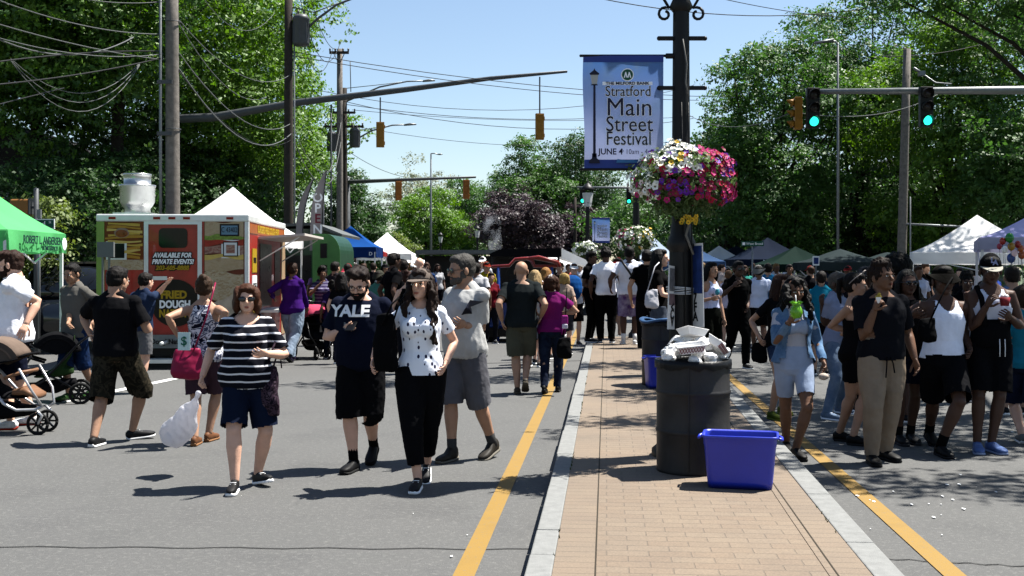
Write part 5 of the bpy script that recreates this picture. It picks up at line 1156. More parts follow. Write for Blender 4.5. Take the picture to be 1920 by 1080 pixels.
tent('long low white tent in the gap left of the median crowd', (1040-960)/FP*46, 48, 3.0, 3., 1.75, 2.3, cw_, val=.3)

# ------------------------------------------------------------------ red food trailer
def ft(label, x, y, rz): return thing('food_trailer', label, 'food trailer', (x, y, 0), rz)
xr = (465-960)/FP*18.3; RT = ft('red fried dough food trailer with pictures of fries and burgers', xr, 18.3, -R(-2.5)); Wd, Ln, zb, zt = 2.42, 3.75, .32, 2.50
RED = M('trailer red', (.62, .04, .025), .35, .25, 4, coat=.3); SIL = M('aluminium trim', (.62, .63, .62), .35, .08, 8, metal=.3); BLKP = M('black panel', (.01, .01, .012), .3, .1)
def foodart(name, cols, sc, wave=False):
    m, N, Lk, B = newmat(name); v = coords(N, Lk, (1, 1, 1.9))
    if wave:
        w_ = node(N, 'ShaderNodeTexWave', i_Scale=sc, i_Distortion=9, i_Detail=3); w_.bands_direction = 'Z'; Lk.new(v, w_.inputs['Vector']); f = w_.outputs['Fac']
    else:
        w_ = node(N, 'ShaderNodeTexNoise', i_Scale=sc, i_Detail=5, i_Distortion=1.5, i_Roughness=.6); Lk.new(v, w_.inputs['Vector']); f = w_.outputs[0]
    cols = [kk(c) for c in cols]; r = ramp(N, [((i+.0)/(len(cols)-1)*(.9 if wave else .5)+(0.05 if wave else .25), c) for i, c in enumerate(cols)]); Lk.new(f, r.inputs[0]); Lk.new(r.outputs[0], B.inputs['Base Color']); B.inputs['Roughness'].default_value = .35; B.inputs['Coat Weight'].default_value = .3; return m
FRY = foodart('fries print', [(.22, .06, .01), (.62, .30, .04), (.30, .08, .01), (.80, .50, .09), (.50, .20, .03), (.75, .45, .08)], 3.2, True); BUN = foodart('bun print', [(.45, .22, .08), (.62, .42, .2), (.70, .50, .28), (.52, .26, .10)], 6); MEAT = foodart('meat print', [(.16, .02, .012), (.35, .05, .03), (.55, .30, .22), (.25, .02, .015)], 9); CRM = foodart('dough print', [(.40, .18, .06), (.62, .42, .2), (.68, .55, .36), (.5, .3, .12)], 11)
g = G(); g.box((-Wd, 0, zb), (0, Ln, zt-.12)); g.obj('body', RED, RT)
g = G(); g.box((-Wd-.02, -.03, zt-.12), (.02, Ln+.02, zt)); g.obj('roof', SIL, RT, bevel=.02)
g = G(); g.box((-Wd-.015, -.02, zb), (-Wd+.11, 0, zt-.12)); g.obj('corner_trim', M('lime reflective trim', (.42, .66, .14), .4, .1), RT)
g = G(); g.box((-.05, -.022, zb), (.012, 0, zt-.12)); g.box((0, .001, zb), (.012, .07, zt-.12)); g.obj('corner_trim', SIL, RT)
for px in (215, 297, 325, 352, 432): p = (px-465)/FP*18.3; g = G(); g.box((p-.055, -.042, zt-.085), (p+.055, -.031, zt-.045)); g.obj('marker_light', M('red marker lens', (.45, .02, .01), .25, .05), RT)
def PX(px): return (px-465)/FP*18.3
def PZ(py): return CH-(py-HY)/FP*18.3
def panel(x0, y0, x1, y1, mat, nm='printed_panel', d=.006, par=RT):
    g = G(); g.box((PX(x0), -d, PZ(y1)), (PX(x1), -d+.004, PZ(y0))); return g.obj(nm, mat, par)
panel(200, 412, 272, 500, M('fries backing', (.30, .07, .012), .35, .4, 6)); panel(200, 487, 272, 506, CRM, d=.009)
FT = [M('fries tone %d' % i, c, .4, .12, 9) for i, c in enumerate(((.95, .62, .10), (.80, .42, .05), (1.1, .78, .20)))]
def band(x0, x1, yc, th, mat, amp, fr, ph, d, nm):
    n = 16; up_, dn_ = [], []
    for i in range(n+1):
        t = i/n; x = x0+(x1-x0)*t; y = yc+amp*math.sin(fr*t+ph); h = th*(1+.3*math.sin(5*t+ph*2)); up_.append(Vector((PX(x), -d, PZ(y-h/2)))); dn_.append(Vector((PX(x), -d, PZ(y+h/2))))
    g = G(); g.prism(dn_+up_[::-1], (0, .004, 0)); return g.obj(nm, mat, RT)
rnf = random.Random(2)
for i in range(11): band(201+rnf.uniform(0, 6), 271-rnf.uniform(0, 6), 421+i*6.2, 4.2, FT[i % 3], rnf.uniform(1.5, 3), rnf.uniform(2, 5), rnf.uniform(0, 6), .012+.0015*(i % 3), 'printed_fries')
panel(384, 412, 458, 640, M('art backing', (.22, .05, .02), .4, .5, 5))
band(385, 457, 428, 30, BUN, 2, 3, 1, .010, 'printed_burger'); band(385, 457, 446, 9, M('lettuce print', (.35, .50, .08), .4, .4, 30), 2, 14, 0, .013, 'printed_burger'); band(385, 457, 455, 10, M('tomato print', (.60, .06, .03), .4, .25, 14), 1.5, 9, 1, .015, 'printed_burger')
band(385, 457, 468, 18, MEAT, 1.5, 4, 2, .012, 'printed_burger'); band(385, 457, 481, 8, FT[2], 2, 8, 1, .016, 'printed_burger'); band(385, 457, 497, 24, BUN, 2, 3, 3, .011, 'printed_burger'); band(385, 457, 532, 44, CRM, 3, 4, 0, .013, 'printed_dough'); band(385, 457, 590, 66, M('pale dough print', (.62, .5, .38), .4, .35, 4), 4, 3, 2, .010, 'printed_dough')
g = G(); g.ell((PX(232), -.01, PZ(437)), (.125, .012, .085), None, 20); g.obj('sauce_cup', M('cup cream', (.5, .34, .22), .4), RT); g = G(); g.ell((PX(232), -.016, PZ(438)), (.10, .012, .062), None, 20); g.obj('sauce', M('sauce', (.42, .13, .03), .3, .3, 20), RT)
panel(203, 453, 241, 487, SIL, 'vent_frame', .014); panel(207, 457, 237, 484, BLKP, 'vent', .018)
panel(273, 411, 380, 421, SIL, 'door_frame', .02); panel(273, 411, 281, 520, SIL, 'door_frame', .021); panel(372, 411, 380, 640, SIL, 'door_frame', .021)
g = G(); x0, x1, z0, z1, rr = PX(300), PX(353), PZ(465), PZ(428), .07; P = []
for cx, cz, a0 in ((x1-rr, z1-rr, 0), (x0+rr, z1-rr, 90), (x0+rr, z0+rr, 180), (x1-rr, z0+rr, 270)):
    for k in range(6): a = R(a0+18*k); P.append(Vector((cx+rr*math.cos(a), -.012, cz+rr*math.sin(a))))
g.prism(P[::-1], (0, .008, 0)); g.obj('window', M('tinted window', (.015, .018, .016), .08, .1), RT)
WTX, YTX, KTX = M('white lettering', (.72, .72, .72), .4, 0), M('yellow lettering', (.72, .46, .02), .4, 0), M('black lettering', (.01, .01, .01), .4, 0)
def sign(s, px, py, hpx, mat, sx=1., shear=0., out=True, rz=0, off=.004):
    sz = hpx/FP*18.3*1.42
    if out: txt(RT, s, sz, (PX(px), -.012, PZ(py)), KTX, off=.020, shear=shear, sx=sx)
    txt(RT, s, sz, (PX(px), -.018, PZ(py)), mat, off=off, shear=shear, sx=sx)
sign('AVAILABLE FOR', 325, 479, 8.5, WTX, .82, .25); sign('PRIVATE EVENTS!', 326, 491, 8.5, WTX, .82, .25); sign('203-605-8888', 325, 502.5, 8, YTX, .95, .2)
g = G(); g.prism([Vector((PX(330)+.385*math.cos(-a), -.012, PZ(568)+.385*math.sin(-a))) for a in np.linspace(0, 6.283, 33)[:-1]], (0, .006, 0)); g.obj('logo_disc', M('logo brown', (.02, .015, .008), .4, .3), RT)
sign('FRIED', 328, 553, 14, YTX, .95, out=False, off=.008); sign('DOUGH', 330, 571, 13.5, WTX, .80, out=False, off=.008); sign('NATION', 330, 588, 13.5, YTX, .78, out=False, off=.008)
panel(413, 420, 449, 443, BLKP, 'licence_plate', .016); panel(416, 423, 446, 440, M('plate blue', (.25, .45, .62), .4, 0), 'licence_plate', .020); txt(RT, 'C 43402', .12, (PX(431), -.023, PZ(431.5)), KTX, sx=.62)
panel(416, 450, 450, 484, M('frame white', (.6, .6, .6), .5, .04), 'notice_frame', .014); panel(419, 453, 447, 481, BLKP, 'notice_frame', .018); panel(421, 455, 445, 479, M('frame white', (.6, .6, .6), .5, .04), 'notice_frame', .022); panel(425, 459, 441, 475, MEAT, 'notice', .026)
panel(268, 518, 316, 525, SIL, 'door_bar', .035); panel(197, 627, 462, 652, M('bumper grey', (.33, .34, .33), .4, .1), 'bumper', .05); txt(RT, 'www.FriedDoughNation.com', .115, (PX(305), -.056, PZ(640)), KTX, sx=.9, off=.003)
for px in (225, 440): g = G(); g.cyl((PX(px), .4, 0), .3, 0, .2, 20); g = G(); g.tube([(PX(px)-.1, 1.6, .31), (PX(px)+.1, 1.6, .31)], .31, 20, cap=0); g.obj('wheel', M('rubber', (.015, .015, .015), .85), RT)
g = G(); g.box((-Wd+.1, .15, .18), (-.1, Ln-.2, zb)); g.obj('chassis', BLKP, RT)
g = G(); g.tube([(-Wd/2-.08, -.42, .42), (-Wd/2-.08, -.02, .42)], .03, 8); g.box((-Wd/2-.5, -.35, .10), (-Wd/2+.5, -.05, .16)); g.obj('step', SIL, RT)
# exhaust fan on the roof
g = G(); c = Vector((PX(262)-.30, 1.0, zt)); g.box((c.x-.32, c.y-.32, zt), (c.x+.32, c.y+.32, zt+.06)); g.lathe(c, [(.22, .05), (.21, .14), (.25, .19), (.285, .26), (.29, .50), (.305, .52), (.305, .545), (.225, .55), (.225, .70), (.235, .71), (.235, .735), (.12, .745), (0, .75)], 28)
g.obj('exhaust_fan', M('spun aluminium', (.55, .56, .56), .3, .12, 6, metal=.85), RT)
# the serving side
def side(y0, y1, z0, z1, mat, nm, d=.006, par=RT): g = G(); g.box((0, y0, z0), (d, y1, z1)); return g.obj(nm, mat, par)
side(.1, Ln-.05, 2.20, 2.36, M('sign orange', (.55, .14, .02), .4, .2, 4), 'side_sign', .010)
textgeo('BURGERS FRIED DOUGH FRIES', .17, Matrix.Translation((.014, 1.9, 2.28)) @ Matrix.Rotation(R(90), 4, 'Z') @ Matrix.Rotation(R(90), 4, 'X'), .002, .006, sx=.95).obj('lettering', YTX, RT)
side(1.05, 2.2, .95, 2.05, BLKP, 'serving_window', .012); side(2.55, 3.15, 1.1, 1.95, BLKP, 'serving_window', .012); side(3.3, Ln, .35, 2.18, M('side cream', (.62, .42, .24), .4, .2), 'side_panel', .012)
for k, (a, b, m) in enumerate(((1.55, 1.95, YTX), (1.15, 1.5, WTX), (.8, 1.1, YTX))):
    side(.32, .72, a, b, m, 'menu_board', .014)
    textgeo(('FRIES', 'DOGS', 'SODA')[k], .12, Matrix.Translation((.016, .52, (a+b)/2)) @ Matrix.Rotation(R(90), 4, 'Z') @ Matrix.Rotation(R(90), 4, 'X'), .002, .004, sx=.9).obj('lettering', KTX, RT)
g = G(); g.box((.0, .9, .86), (.35, 2.6, .90)); g.obj('counter', SIL, RT)
g = G(); g.prism([Vector((.012, .85, 2.16)), Vector((.80, .85, 2.22)), Vector((.80, .85, 2.18)), Vector((.012, .85, 2.12))][::-1], (0, 2.6, 0)); g.obj('awning_flap', M('awning white', (.6, .55, .5), .5, .08), RT)
for yy in (.95, 3.3): g = G(); g.beam((.02, yy, 1.75), (.70, yy, 2.16), .02); g.obj('strut', SIL, RT)
# green trailer, green kiosk with a round top, flags
GR = M('trailer green', (.015, .085, .035), .35, .15, 3, coat=.2); GR2 = M('kiosk green', (.014, .075, .032), .4, .15, 3)
T = ft('green food trailer with a grey roof behind the red trailer', (558-960)/FP*33, 33, 0)
g = G(); g.box((-.95, 0, .4), (.75, 3.4, 2.78)); g.obj('body', GR, T); g = G(); g.prism([Vector((-1.7, -.25, 2.86)), Vector((.5, -.25, 2.96)), Vector((1.35, -.25, 2.62)), Vector((1.33, -.25, 2.54)), Vector((.48, -.25, 2.88)), Vector((-1.7, -.25, 2.78))][::-1], (0, 3.9, 0)); g.obj('roof', M('roof grey', (.2, .21, .2), .5, .1), T)
txt(T, 'FOOD', .13, (-.1, -.01, 2.62), M('gold lettering', (.42, .36, .08), .5, 0)); g = G(); g.box((-.6, -.02, 1.1), (.4, -.006, 2.0)); g.obj('window', BLKP, T)
g = G(); g.tube([(-.6, 1, .35), (-.45, 1, .35)], .33, 18); g.tube([(.3, 1, .35), (.45, 1, .35)], .33, 18); g.obj('wheel', M('rubber', (.015, .015, .015), .85), T)
T = ft('dark green round topped kiosk beside the blue tent', (612-960)/FP*28.5, 28.5, .0)
P = [Vector((-.33, 0, .45)), Vector((.33, 0, .45)), Vector((.33, 0, 2.0))]+[Vector((-.05+.38*math.cos(R(a)), 0, 2.0+.5*math.sin(R(a)))) for a in range(10, 91, 12)]+[Vector((-.33, 0, 2.5))]
g = G(); g.prism(P, (0, 2.6, 0)); g.obj('body', GR2, T); g = G(); g.prism([p+Vector((-.02 if p.x < 0 else .02, -.03, .0)) for p in P], (0, .028, 0)); g.obj('rim', M('kiosk rim', (.12, .35, .10), .4, .1), T)
for z0, z1 in ((1.88, 2.25), (1.45, 1.7)): g = G(); g.box((-.15, -.045, z0), (.02, -.033, z1)); g.obj('window', BLKP, T)
g = G(); g.box((-.75, -.2, 0.02), (.5, -.1, .5)); g.obj('skirt', BLKP, T)
def flag(label, px, Y, top, bot, w, col, letters, tilt):
    T = thing('feather_flag', label, 'flag', ((px-960)/FP*Y, Y, 0), 0, 'feather flags'); z1, z0 = CH+(HY-top)/FP*Y, CH+(HY-bot)/FP*Y; n = 12
    g = G(); L = []; Rr = []
    for k in range(n+1):
        t = k/n; z = z0+(z1-z0)*t; off = tilt*t*t; ww = w*(1-max(0, (t-.45)/.55)**2.0); L.append(Vector((off-ww*.9+w*.5, .02*math.sin(t*6), z))); Rr.append(Vector((off+w*.5, 0, z)))
    g.prism(L+Rr[::-1], (0, .006, 0)); g.obj('cloth', col, T); g = G(); g.tube([(w*.5, .02, 0)]+[r+Vector((.01, .02, 0)) for r in Rr], .015, 6); g.obj('pole', BLK, T)
    for k, ch in enumerate(letters): z = z1-(z1-z0)*(.35+.13*k); txt(T, ch, .34, (tilt*.3+w*.12, -.01, z), M('flag red', (.30, .03, .06), .5, 0) if k == 2 else WTX, off=.006)
cfl = canvas('flag grey', (.50, .45, .45), .4)
flag('tall grey feather flag with letters between the utility poles', 590, 30, 318, 470, .33, cfl, 'OPEN', .14); flag('narrow leaning feather flag left of the tall one', 560, 32, 334, 440, .2, cfl, '', .32)
# distant grill awning, smoke, black canopy, red framed ride
T = thing('grill_shelter', 'long grey roofed grill shelter in the centre distance', 'food stall', ((880-960)/FP*50, 50, 0)); g = G(); g.box((-2.4, 0, 2.26), (2.4, 3, 2.44)); g.obj('roof', M('roof grey', (.2, .21, .2), .5, .1), T)
for k in (-2.3, 2.3): g = G(); g.box((k-.04, .05, 0), (k+.04, .13, 2.26)); g.obj('leg', DSTEEL, T)
g = G(); g.box((-2.2, 2.6, .9), (2.2, 2.9, 2.2)); g.obj('back_wall', BLKP, T); g = G(); g.box((-2.2, .3, .2), (2.2, 1.4, .95)); g.obj('counter', BLKP, T)
ms, N, Lk, B = newmat('smoke'); N.remove(B); pv = N.new('ShaderNodeVolumePrincipled'); pv.inputs['Color'].default_value = (.8, .86, .95, 1); tcn = N.new('ShaderNodeTexCoord'); t = node(N, 'ShaderNodeTexNoise', i_Scale=2.2, i_Detail=3); Lk.new(tcn.outputs['Object'], t.inputs[0]); mr = node(N, 'ShaderNodeMapRange', i_1=.45, i_2=.75, i_3=0, i_4=.55); Lk.new(t.outputs[0], mr.inputs[0]); Lk.new(mr.outputs[0], pv.inputs['Density']); Lk.new(pv.outputs[0], N['Material Output'].inputs['Volume'])
g = G(); g.ell((0, 0, 0), (.35, .5, .8)); g.ell((-.15, 0, .7), (.45, .5, .7)); o = g.obj('smoke', ms, loc=at(928, 452, 51)); o['kind'] = 'stuff'; tag(o, 'faint blue grey smoke drifting up from the distant grill', 'smoke')
T = thing('market_stall', 'black flat canopy stall behind the red framed ride', 'food stall', ((985-960)/FP*32, 32, 0)); g = G(); g.prism([Vector((-1.05, 0, 2.02)), Vector((-.75, 0, 2.16)), Vector((1.03, 0, 2.20)), Vector((1.03, 0, 1.95)), Vector((-1.0, 0, 1.96))][::-1], (0, 2.4, 0)); g.obj('canopy', cdk, T)
for k in (-.95, .95): g = G(); g.box((k-.03, .05, 0), (k+.03, .11, 1.97)); g.obj('leg', BLK, T)
g = G(); g.prism([Vector((1.04, 0, 2.19)), Vector((1.9, .0, 1.78)), Vector((1.9, 0, 1.62)), Vector((1.04, 0, 1.9))], (0, 2.2, 0)); g.obj('side_awning', cw_, T); g = G(); g.box((-.95, 1.9, .8), (.95, 2.0, 1.9)); g.obj('back_wall', BLKP, T)
YR = 24.5; T = thing('trackless_train', 'blue and red framed ride cart parked behind the bald man', 'ride cart', ((985-960)/FP*YR, YR, 0)); rdm, blm = M('ride red', (.38, .03, .015), .3, .1, coat=.5), M('ride blue', (.015, .07, .36), .35, .1, coat=.4); s = YR/FP
def RP(px, py, y=0): return Vector(((px-985)*s, y, CH-(py-HY)*s))
g = G()
for yy in (0, 1.3):
    g.tube([RP(922, 500, yy), RP(955, 498, yy), RP(966, 486, yy), RP(990, 484, yy), RP(999, 489, yy), RP(1003, 499, yy), RP(1044, 499, yy)], .035, 8); g.tube([RP(990, 485, yy), RP(1010, 482, yy), RP(1046, 492, yy), RP(1050, 500, yy)], .04, 8)
g.prism([RP(996, 481), RP(1018, 481), RP(1050, 488), RP(1048, 494), RP(1000, 486)], (0, 1.3, 0)); g.obj('roof_frame', rdm, T)
for px in (934, 1035):
    for yy in (0, 1.3): g = G(); g.tube([RP(px, 500, yy), RP(px, 640, yy)], .03, 8); g.obj('post', blm, T)
g = G(); g.box((RP(912, 0).x, 0, .30), (RP(1050, 0).x, 1.3, .95)); g.obj('body', blm, T, bevel=.06); g = G(); g.box((RP(930, 0).x, .1, .95), (RP(1045, 0).x, .25, 1.15)); g.obj('seat', rdm, T, bevel=.03)
for px in (922, 1042): g = G(); g.tube([RP(px, 0, .05)*1+Vector((0, 0, .2-RP(px, 0).z)), RP(px, 0, .18)+Vector((0, 0, .2-RP(px, 0).z))], .2, 16); g.obj('wheel', M('rubber', (.015, .015, .015), .85), T)
g = G(); g.box((RP(905, 0).x, -.04, .12), (RP(1052, 0).x, 1.34, .30)); g.obj('base', BLKP, T)
# car in the shade, signal box, street signs
T = thing('parked_suv', 'dark car parked in shade behind the left strollers', 'car', ((158-960)/FP*23, 23, 0), R(8)); CP = M('car dark blue', (.010, .014, .022), .2, .1, coat=.8)
secs = [(-1.85, .35, .95, .78), (-1.7, .3, 1.02, .86), (-1.2, .28, 1.08, .9), (-.4, .27, 1.12, .92), (.9, .27, 1.1, .92), (1.7, .3, .98, .88), (2.1, .38, .8, .8)]
g = G(); g.loft([(A((0, y, (a+b)/2)), A((1, 0, 0)), A((0, 0, 1)), w_, (b-a)/2) for y, a, b, w_ in [(s_[0], s_[1], s_[2], s_[3]) for s_ in secs]], 20, p=4, cap=.3); g.obj('body', CP, T)
g = G(); g.loft([(A((0, y, z)), A((1, 0, 0)), A((0, 0, 1)), w_, h) for y, z, w_, h in ((-1.65, 1.15, .72, .12), (-1.35, 1.33, .74, .33), (-.3, 1.36, .76, .36), (.5, 1.33, .74, .33), (1.1, 1.1, .72, .1))], 20, p=4, cap=.2); g.obj('cabin', M('car glass', (.01, .012, .014), .06, 0, coat=.6), T)
g = G(); g.box((-.62, -1.3, 1.71), (.62, .5, 1.75)); g.obj('roof', CP, T); g = G(); g.tube([(-.6, -1.2, 1.80), (-.6, .4, 1.80)], .025, 6); g.tube([(.6, -1.2, 1.80), (.6, .4, 1.80)], .025, 6); g.obj('roof_rail', STEEL, T)
for xx in (-.86, .86):
    for yy in (-1.25, 1.3): g = G(); g.tube([(xx-.1, yy, .34), (xx+.1, yy, .34)], .34, 20); w0 = g.obj('wheel', M('rubber', (.015, .015, .015), .85), T)
for xx in (-.7, .7): g = G(); g.box((xx-.12, -1.93, .75), (xx+.12, -1.86, .9)); g.obj('tail_light', M('red marker lens', (.45, .02, .01), .25, .05), T)
T = thing('pedestrian_signal', 'orange boxed pedestrian signal above the green tent', 'pedestrian signal', at(40, 404, 21)); g = G(); g.box((-.17, -.12, 0), (.17, .12, .30)); g.obj('housing', M('signal amber', (.50, .22, .06), .5, .1), T, bevel=.03); g = G(); g.box((.17, -.10, .02), (.20, .10, .32)); g.obj('visor', DSTEEL, T); g = G(); g.tube([(.28, 0, -2.6), (.28, 0, .5)], .05, 8); g.beam((.2, 0, .15), (.28, 0, .15), .04); g.obj('post', DSTEEL, T)
T = thing('street_sign', 'green and white Broad St name sign behind the green tent', 'street sign', at(72, 420, 20)); g = G(); g.box((-.30, -.012, -.09), (.29, .012, .09)); g.obj('border', M('sign white', (.65, .68, .66), .4, 0), T); g = G(); g.box((-.28, -.016, -.072), (.275, -.0125, .072)); g.obj('face', M('sign green', (.005, .13, .08), .4, .05), T); txt(T, 'Broad', .135, (-.03, -.02, -.002), WTX); txt(T, 'St', .06, (.215, -.02, .03), WTX); g = G(); g.tube([(.0, .03, -2.3), (0, .03, .12)], .025, 8); g.box((-.02, -.03, .1), (.05, .03, .26)); g.obj('post', STEEL, T)
T = thing('street_sign', 'small green West Broad street sign under the right trees', 'street sign', at(1411, 457, 33)); g = G(); g.box((-.33, -.01, -.07), (.33, .01, .07)); g.obj('face', M('sign green', (.005, .13, .08), .4, .05), T); txt(T, 'West Broad', .10, (.06, -.014, -.002), WTX); g = G(); g.box((-.30, -.014, -.04), (-.22, -.012, .04)); g.obj('emblem', WTX, T); g = G(); g.tube([(.0, .03, -2.2), (0, .03, .07)], .025, 8); g.obj('post', STEEL, T)
T = thing('notice_board', 'small grey utility box on a post left of the red trailer', 'sign', at(195, 468, 17.6)); g = G(); g.box((-.10, -.03, -.12), (.16, .03, .12)); g.obj('panel', M('box grey', (.26, .28, .28), .5, .05), T); g = G(); g.beam((-.02, 0, -1.9), (-.02, 0, -.12), .03); g.beam((.08, 0, -1.9), (.08, 0, -.12), .03); g.obj('post', STEEL, T)
T = thing('yard_sign', 'small blue and white sign board among the right crowd', 'sign', at(1530, 489, 24)); g = G(); g.box((-.07, -.01, -.10), (.07, .01, .10)); g.obj('panel', WTX, T); g = G(); g.box((-.05, -.014, -.07), (.05, -.0105, .07)); g.obj('print', M('print blue', (.03, .07, .28), .6, .5, 14), T); g = G(); g.beam((0, 0, -1.8), (0, 0, -.1), .02); g.obj('post', STEEL, T)
# balloons and toys beside the lilac tent
cols = ['#1fa03a', '#d8a020', '#d03058', '#f0f0f0', '#3060c0', '#e87838', '#c82828', '#f0d0d8']; rnd = random.Random(5)
for i, (px, py, r, c) in enumerate(((1893, 446, 8, 0), (1880, 452, 6, 6), (1896, 462, 7, 1), (1908, 458, 6, 6), (1914, 466, 6, 5), (1884, 468, 6, 3), (1902, 474, 6, 7), (1916, 478, 7, 5), (1874, 462, 5, 2), (1896, 484, 8, 4))):
    nm_ = ['green', 'yellow', 'pink', 'white', 'blue', 'orange', 'red', 'blush'][c]
    p = at(px, py, 16.4+.05*i); q = r/FP*16.4; T = thing('balloon', '%s balloon in the bunch by the lilac tent, %s' % (nm_, ('at the top', 'upper left one', 'under the green one', 'upper right one', 'at the right edge', 'lower left one', 'below the middle', 'lowest at the right', 'farthest left', 'lowest big one')[i]), 'balloon', p, 0, 'balloons by the lilac tent')
    g = G(); g.ell((0, 0, 0), (q, q, q*1.2), None, 14); g.ell((0, 0, -q*1.22), (q*.15, q*.15, q*.12), None, 6); g.obj('skin', M('balloon '+nm_, cols[c], .2, 0, coat=.6), T); g = G(); g.tube([(0, 0, -q*1.2), (.03, 0, -.5), (.0, 0, -1.0)], .003, 4); g.obj('string', WIREG, T)
navy = cloth('navy', (.010, .014, .035)); black = cloth('black', (.008, .008, .010)); white = cloth('white', (.72, .73, .78)); greyT = cloth('grey', (.50, .50, .49))
WH = '#e8e8e8'
P1 = person(462, 912, 515, 8, 'woman in black and white striped top and sunglasses walking with a full plastic bag', sex='f', w=1.32, belly=.07, skin='fair', vox=.0085, bust=1.15,
    hair=('bob', '5a3420'), shirt=('tee', patt('striped jersey', 'stripes', (.012, .013, .022), (.62, .62, .66)), dict(hem=.86, sleeve=.85, neck=.06, nw=.11, inf=.02)), pants=('short', cloth('dark denim', (.012, .02, .05)), dict(len=.74, r=.95)),
    feet=[(437, 926, 0, 0, -5), (484, 908, 0, 12, 35)], hipx=463, hands=((374, 722, -.05), (487, 662, -.28)), elbows=(None, (545, 668, .05)), hpose=('grip', 'relax'), glasses='sun', shoes=('1a1a1c', 'dddddd'), head=(4, 0, 0))
P2 = person(668, 872, 484, -6, 'bearded man in navy lettered tee looking down at his phone', w=1.28, belly=.06, skin='fair', vox=.0085, hair=('messy', '24150c'), beard='1c110a', glasses='clear',
    shirt=('tee', navy, dict(hem=.84, sleeve=.72)), pants=('short', black, dict(len=.92, r=1.08)), feet=[(656, 886, 0, 0, -12), (695, 868, .02, -25, 0)], hands=((655, 614, -.33), (735, 612, -.28)), elbows=((600, 625, .0), (738, 625, .1)), hpose=('cup', 'relax'), head=(0, 24, 0), lean=3, shoes=('101012', '161616'), sock='111111')
P3 = person(787, 912, 489, 0, 'young woman in white patterned tee and taupe cap with long curly hair', sex='f', w=.98, skin='fair', vox=.0085, hair=('curly', '2c1a10', 1.45), hat=('cap', '8a7d74'),
    shirt=('tee', patt('dash print', 'dash', (.70, .73, .80), (.05, .05, .12)), dict(hem=.90, sleeve=.6, neck=.03, nw=.09, inf=.026)), pants=('pants', black, dict(len=.86, r=1.22)),
    feet=[(780, 922, 0, 0, -6), (798, 905, .0, -20, 0)], hands=((697, 688, -.1), (832, 692, -.12)), elbows=((732, 600, .1), None), head=(-14, -4, 0), shoes=('26262a', 'e8e8e8'))
P4 = person(872, 862, 466, -42, 'grey haired man in light grey tee, sunglasses and grey cargo shorts', w=1.12, belly=.05, skin='tan', vox=.0085, hair=('short', '55524e'), beard='6a6560', glasses='sun',
    shirt=('tee', greyT, dict(hem=.86, sleeve=.78, inf=.024)), pants=('short', cloth('mid grey', (.19, .19, .215)), dict(len=.85, r=1.05)), feet=[(838, 866, 0, 0, 10), (908, 862, 0, -14, 10)], hipx=872, hands=((805, 600, -.25), (862, 606, -.3)), elbows=((820, 640, 0), (918, 610, .1)), head=(-22, 6, 0), shoes=('3a352e', '8a8478', .03), sock='555555')
P5 = person(30, 800, 453, -85, 'bearded man in plain white tee pushing the taupe stroller', w=1.25, belly=.05, skin='fair', hair=('messy', '3a2216'), beard='2c190f',
    shirt=('tee', white, dict(hem=.86, sleeve=.72)), pants=('short', navy), feet=[(5, 806, 0, 0), (48, 797, 0, 0)], hands=((-12, 640, -.1), (42, 622, -.25)), elbows=(None, (62, 570, -.1)), head=(0, 8, 0), shoes=('d8d8d8', 'c83a20'))
P7 = person(213, 828, 482, 176, 'man in black tee and camouflage shorts seen from behind', w=1.2, belly=.03, skin='tan', vox=.0085, hair=('short', '17110d'),
    shirt=('tee', cloth('black tee', (.010, .010, .012)), dict(hem=.88, sleeve=.75)), pants=('short', patt('camouflage', 'blot', (.02, .018, .012), (.06, .05, .032), (.03, .028, .018)), dict(len=.90, r=1.08)),
    feet=[(182, 836, 0, 0, 0), (248, 824, 0, 5, -60)], hands=((175, 640, -.05), (262, 598, .2)), elbows=((160, 600, .1), (272, 610, 0)), head=(-20, 6, 0), shoes=('1c1c1e', 'd0d0d0'))
P8 = person(148, 752, 487, -28, 'young man in grey tee pushing the black stroller', w=.98, skin='olive', hair=('short', '120d0a'), shirt=('tee', cloth('warm grey', (.20, .19, .17)), dict(hem=.80)), pants=('short', patt('blue shorts', 'denim', (.02, .06, .2), (.01, .02, .05)), dict(len=1.0)),
    feet=[(120, 752, 0, 0), (160, 748, 0, -20)], hands=((128, 610, -.2), (172, 610, -.1)), shoes=('2a5a18', '202020'), head=(10, 10, 0))
P9 = person(262, 736, 505, 150, 'boy in blue jersey reaching his arm towards the red trailer', w=.95, skin='fair', hair=('short', '1a110b'), shirt=('tee', cloth('slate blue', (.03, .05, .11)), dict(hem=.88)), pants=('short', cloth('light grey shorts', (.24, .24, .25)), dict(len=.68)),
    feet=[(258, 736, 0, 0), (270, 738, 0, 0)], hands=((262, 600, -.2), (316, 527, 0)), elbows=(None, (285, 560, .1)), hpose=('relax', 'flat'), lean=6, shoes=('b8b8b8', 'e0e0e0'))
P10 = person(378, 830, 504, 178, 'woman in black and white floral tank top seen from behind', sex='f', w=1.12, skin='tan', vox=.0085, hair=('bun', '4a3524'), shirt=('tank', patt('floral print', 'blot', (.012, .012, .03), (.55, .55, .62), (.10, .12, .22), (.60, .60, .66)), dict(hem=.86, inf=.02)),
    pants=('short', cloth('dusty mauve', (.09, .05, .07)), dict(len=.75)), feet=[(368, 834, 0, 0, 5), (397, 826, 0, 0, -8)], hands=((340, 640, -.05), (405, 640, -.15)), shoes=('8a5a3a', 'a87850'), head=(8, 0, 0))
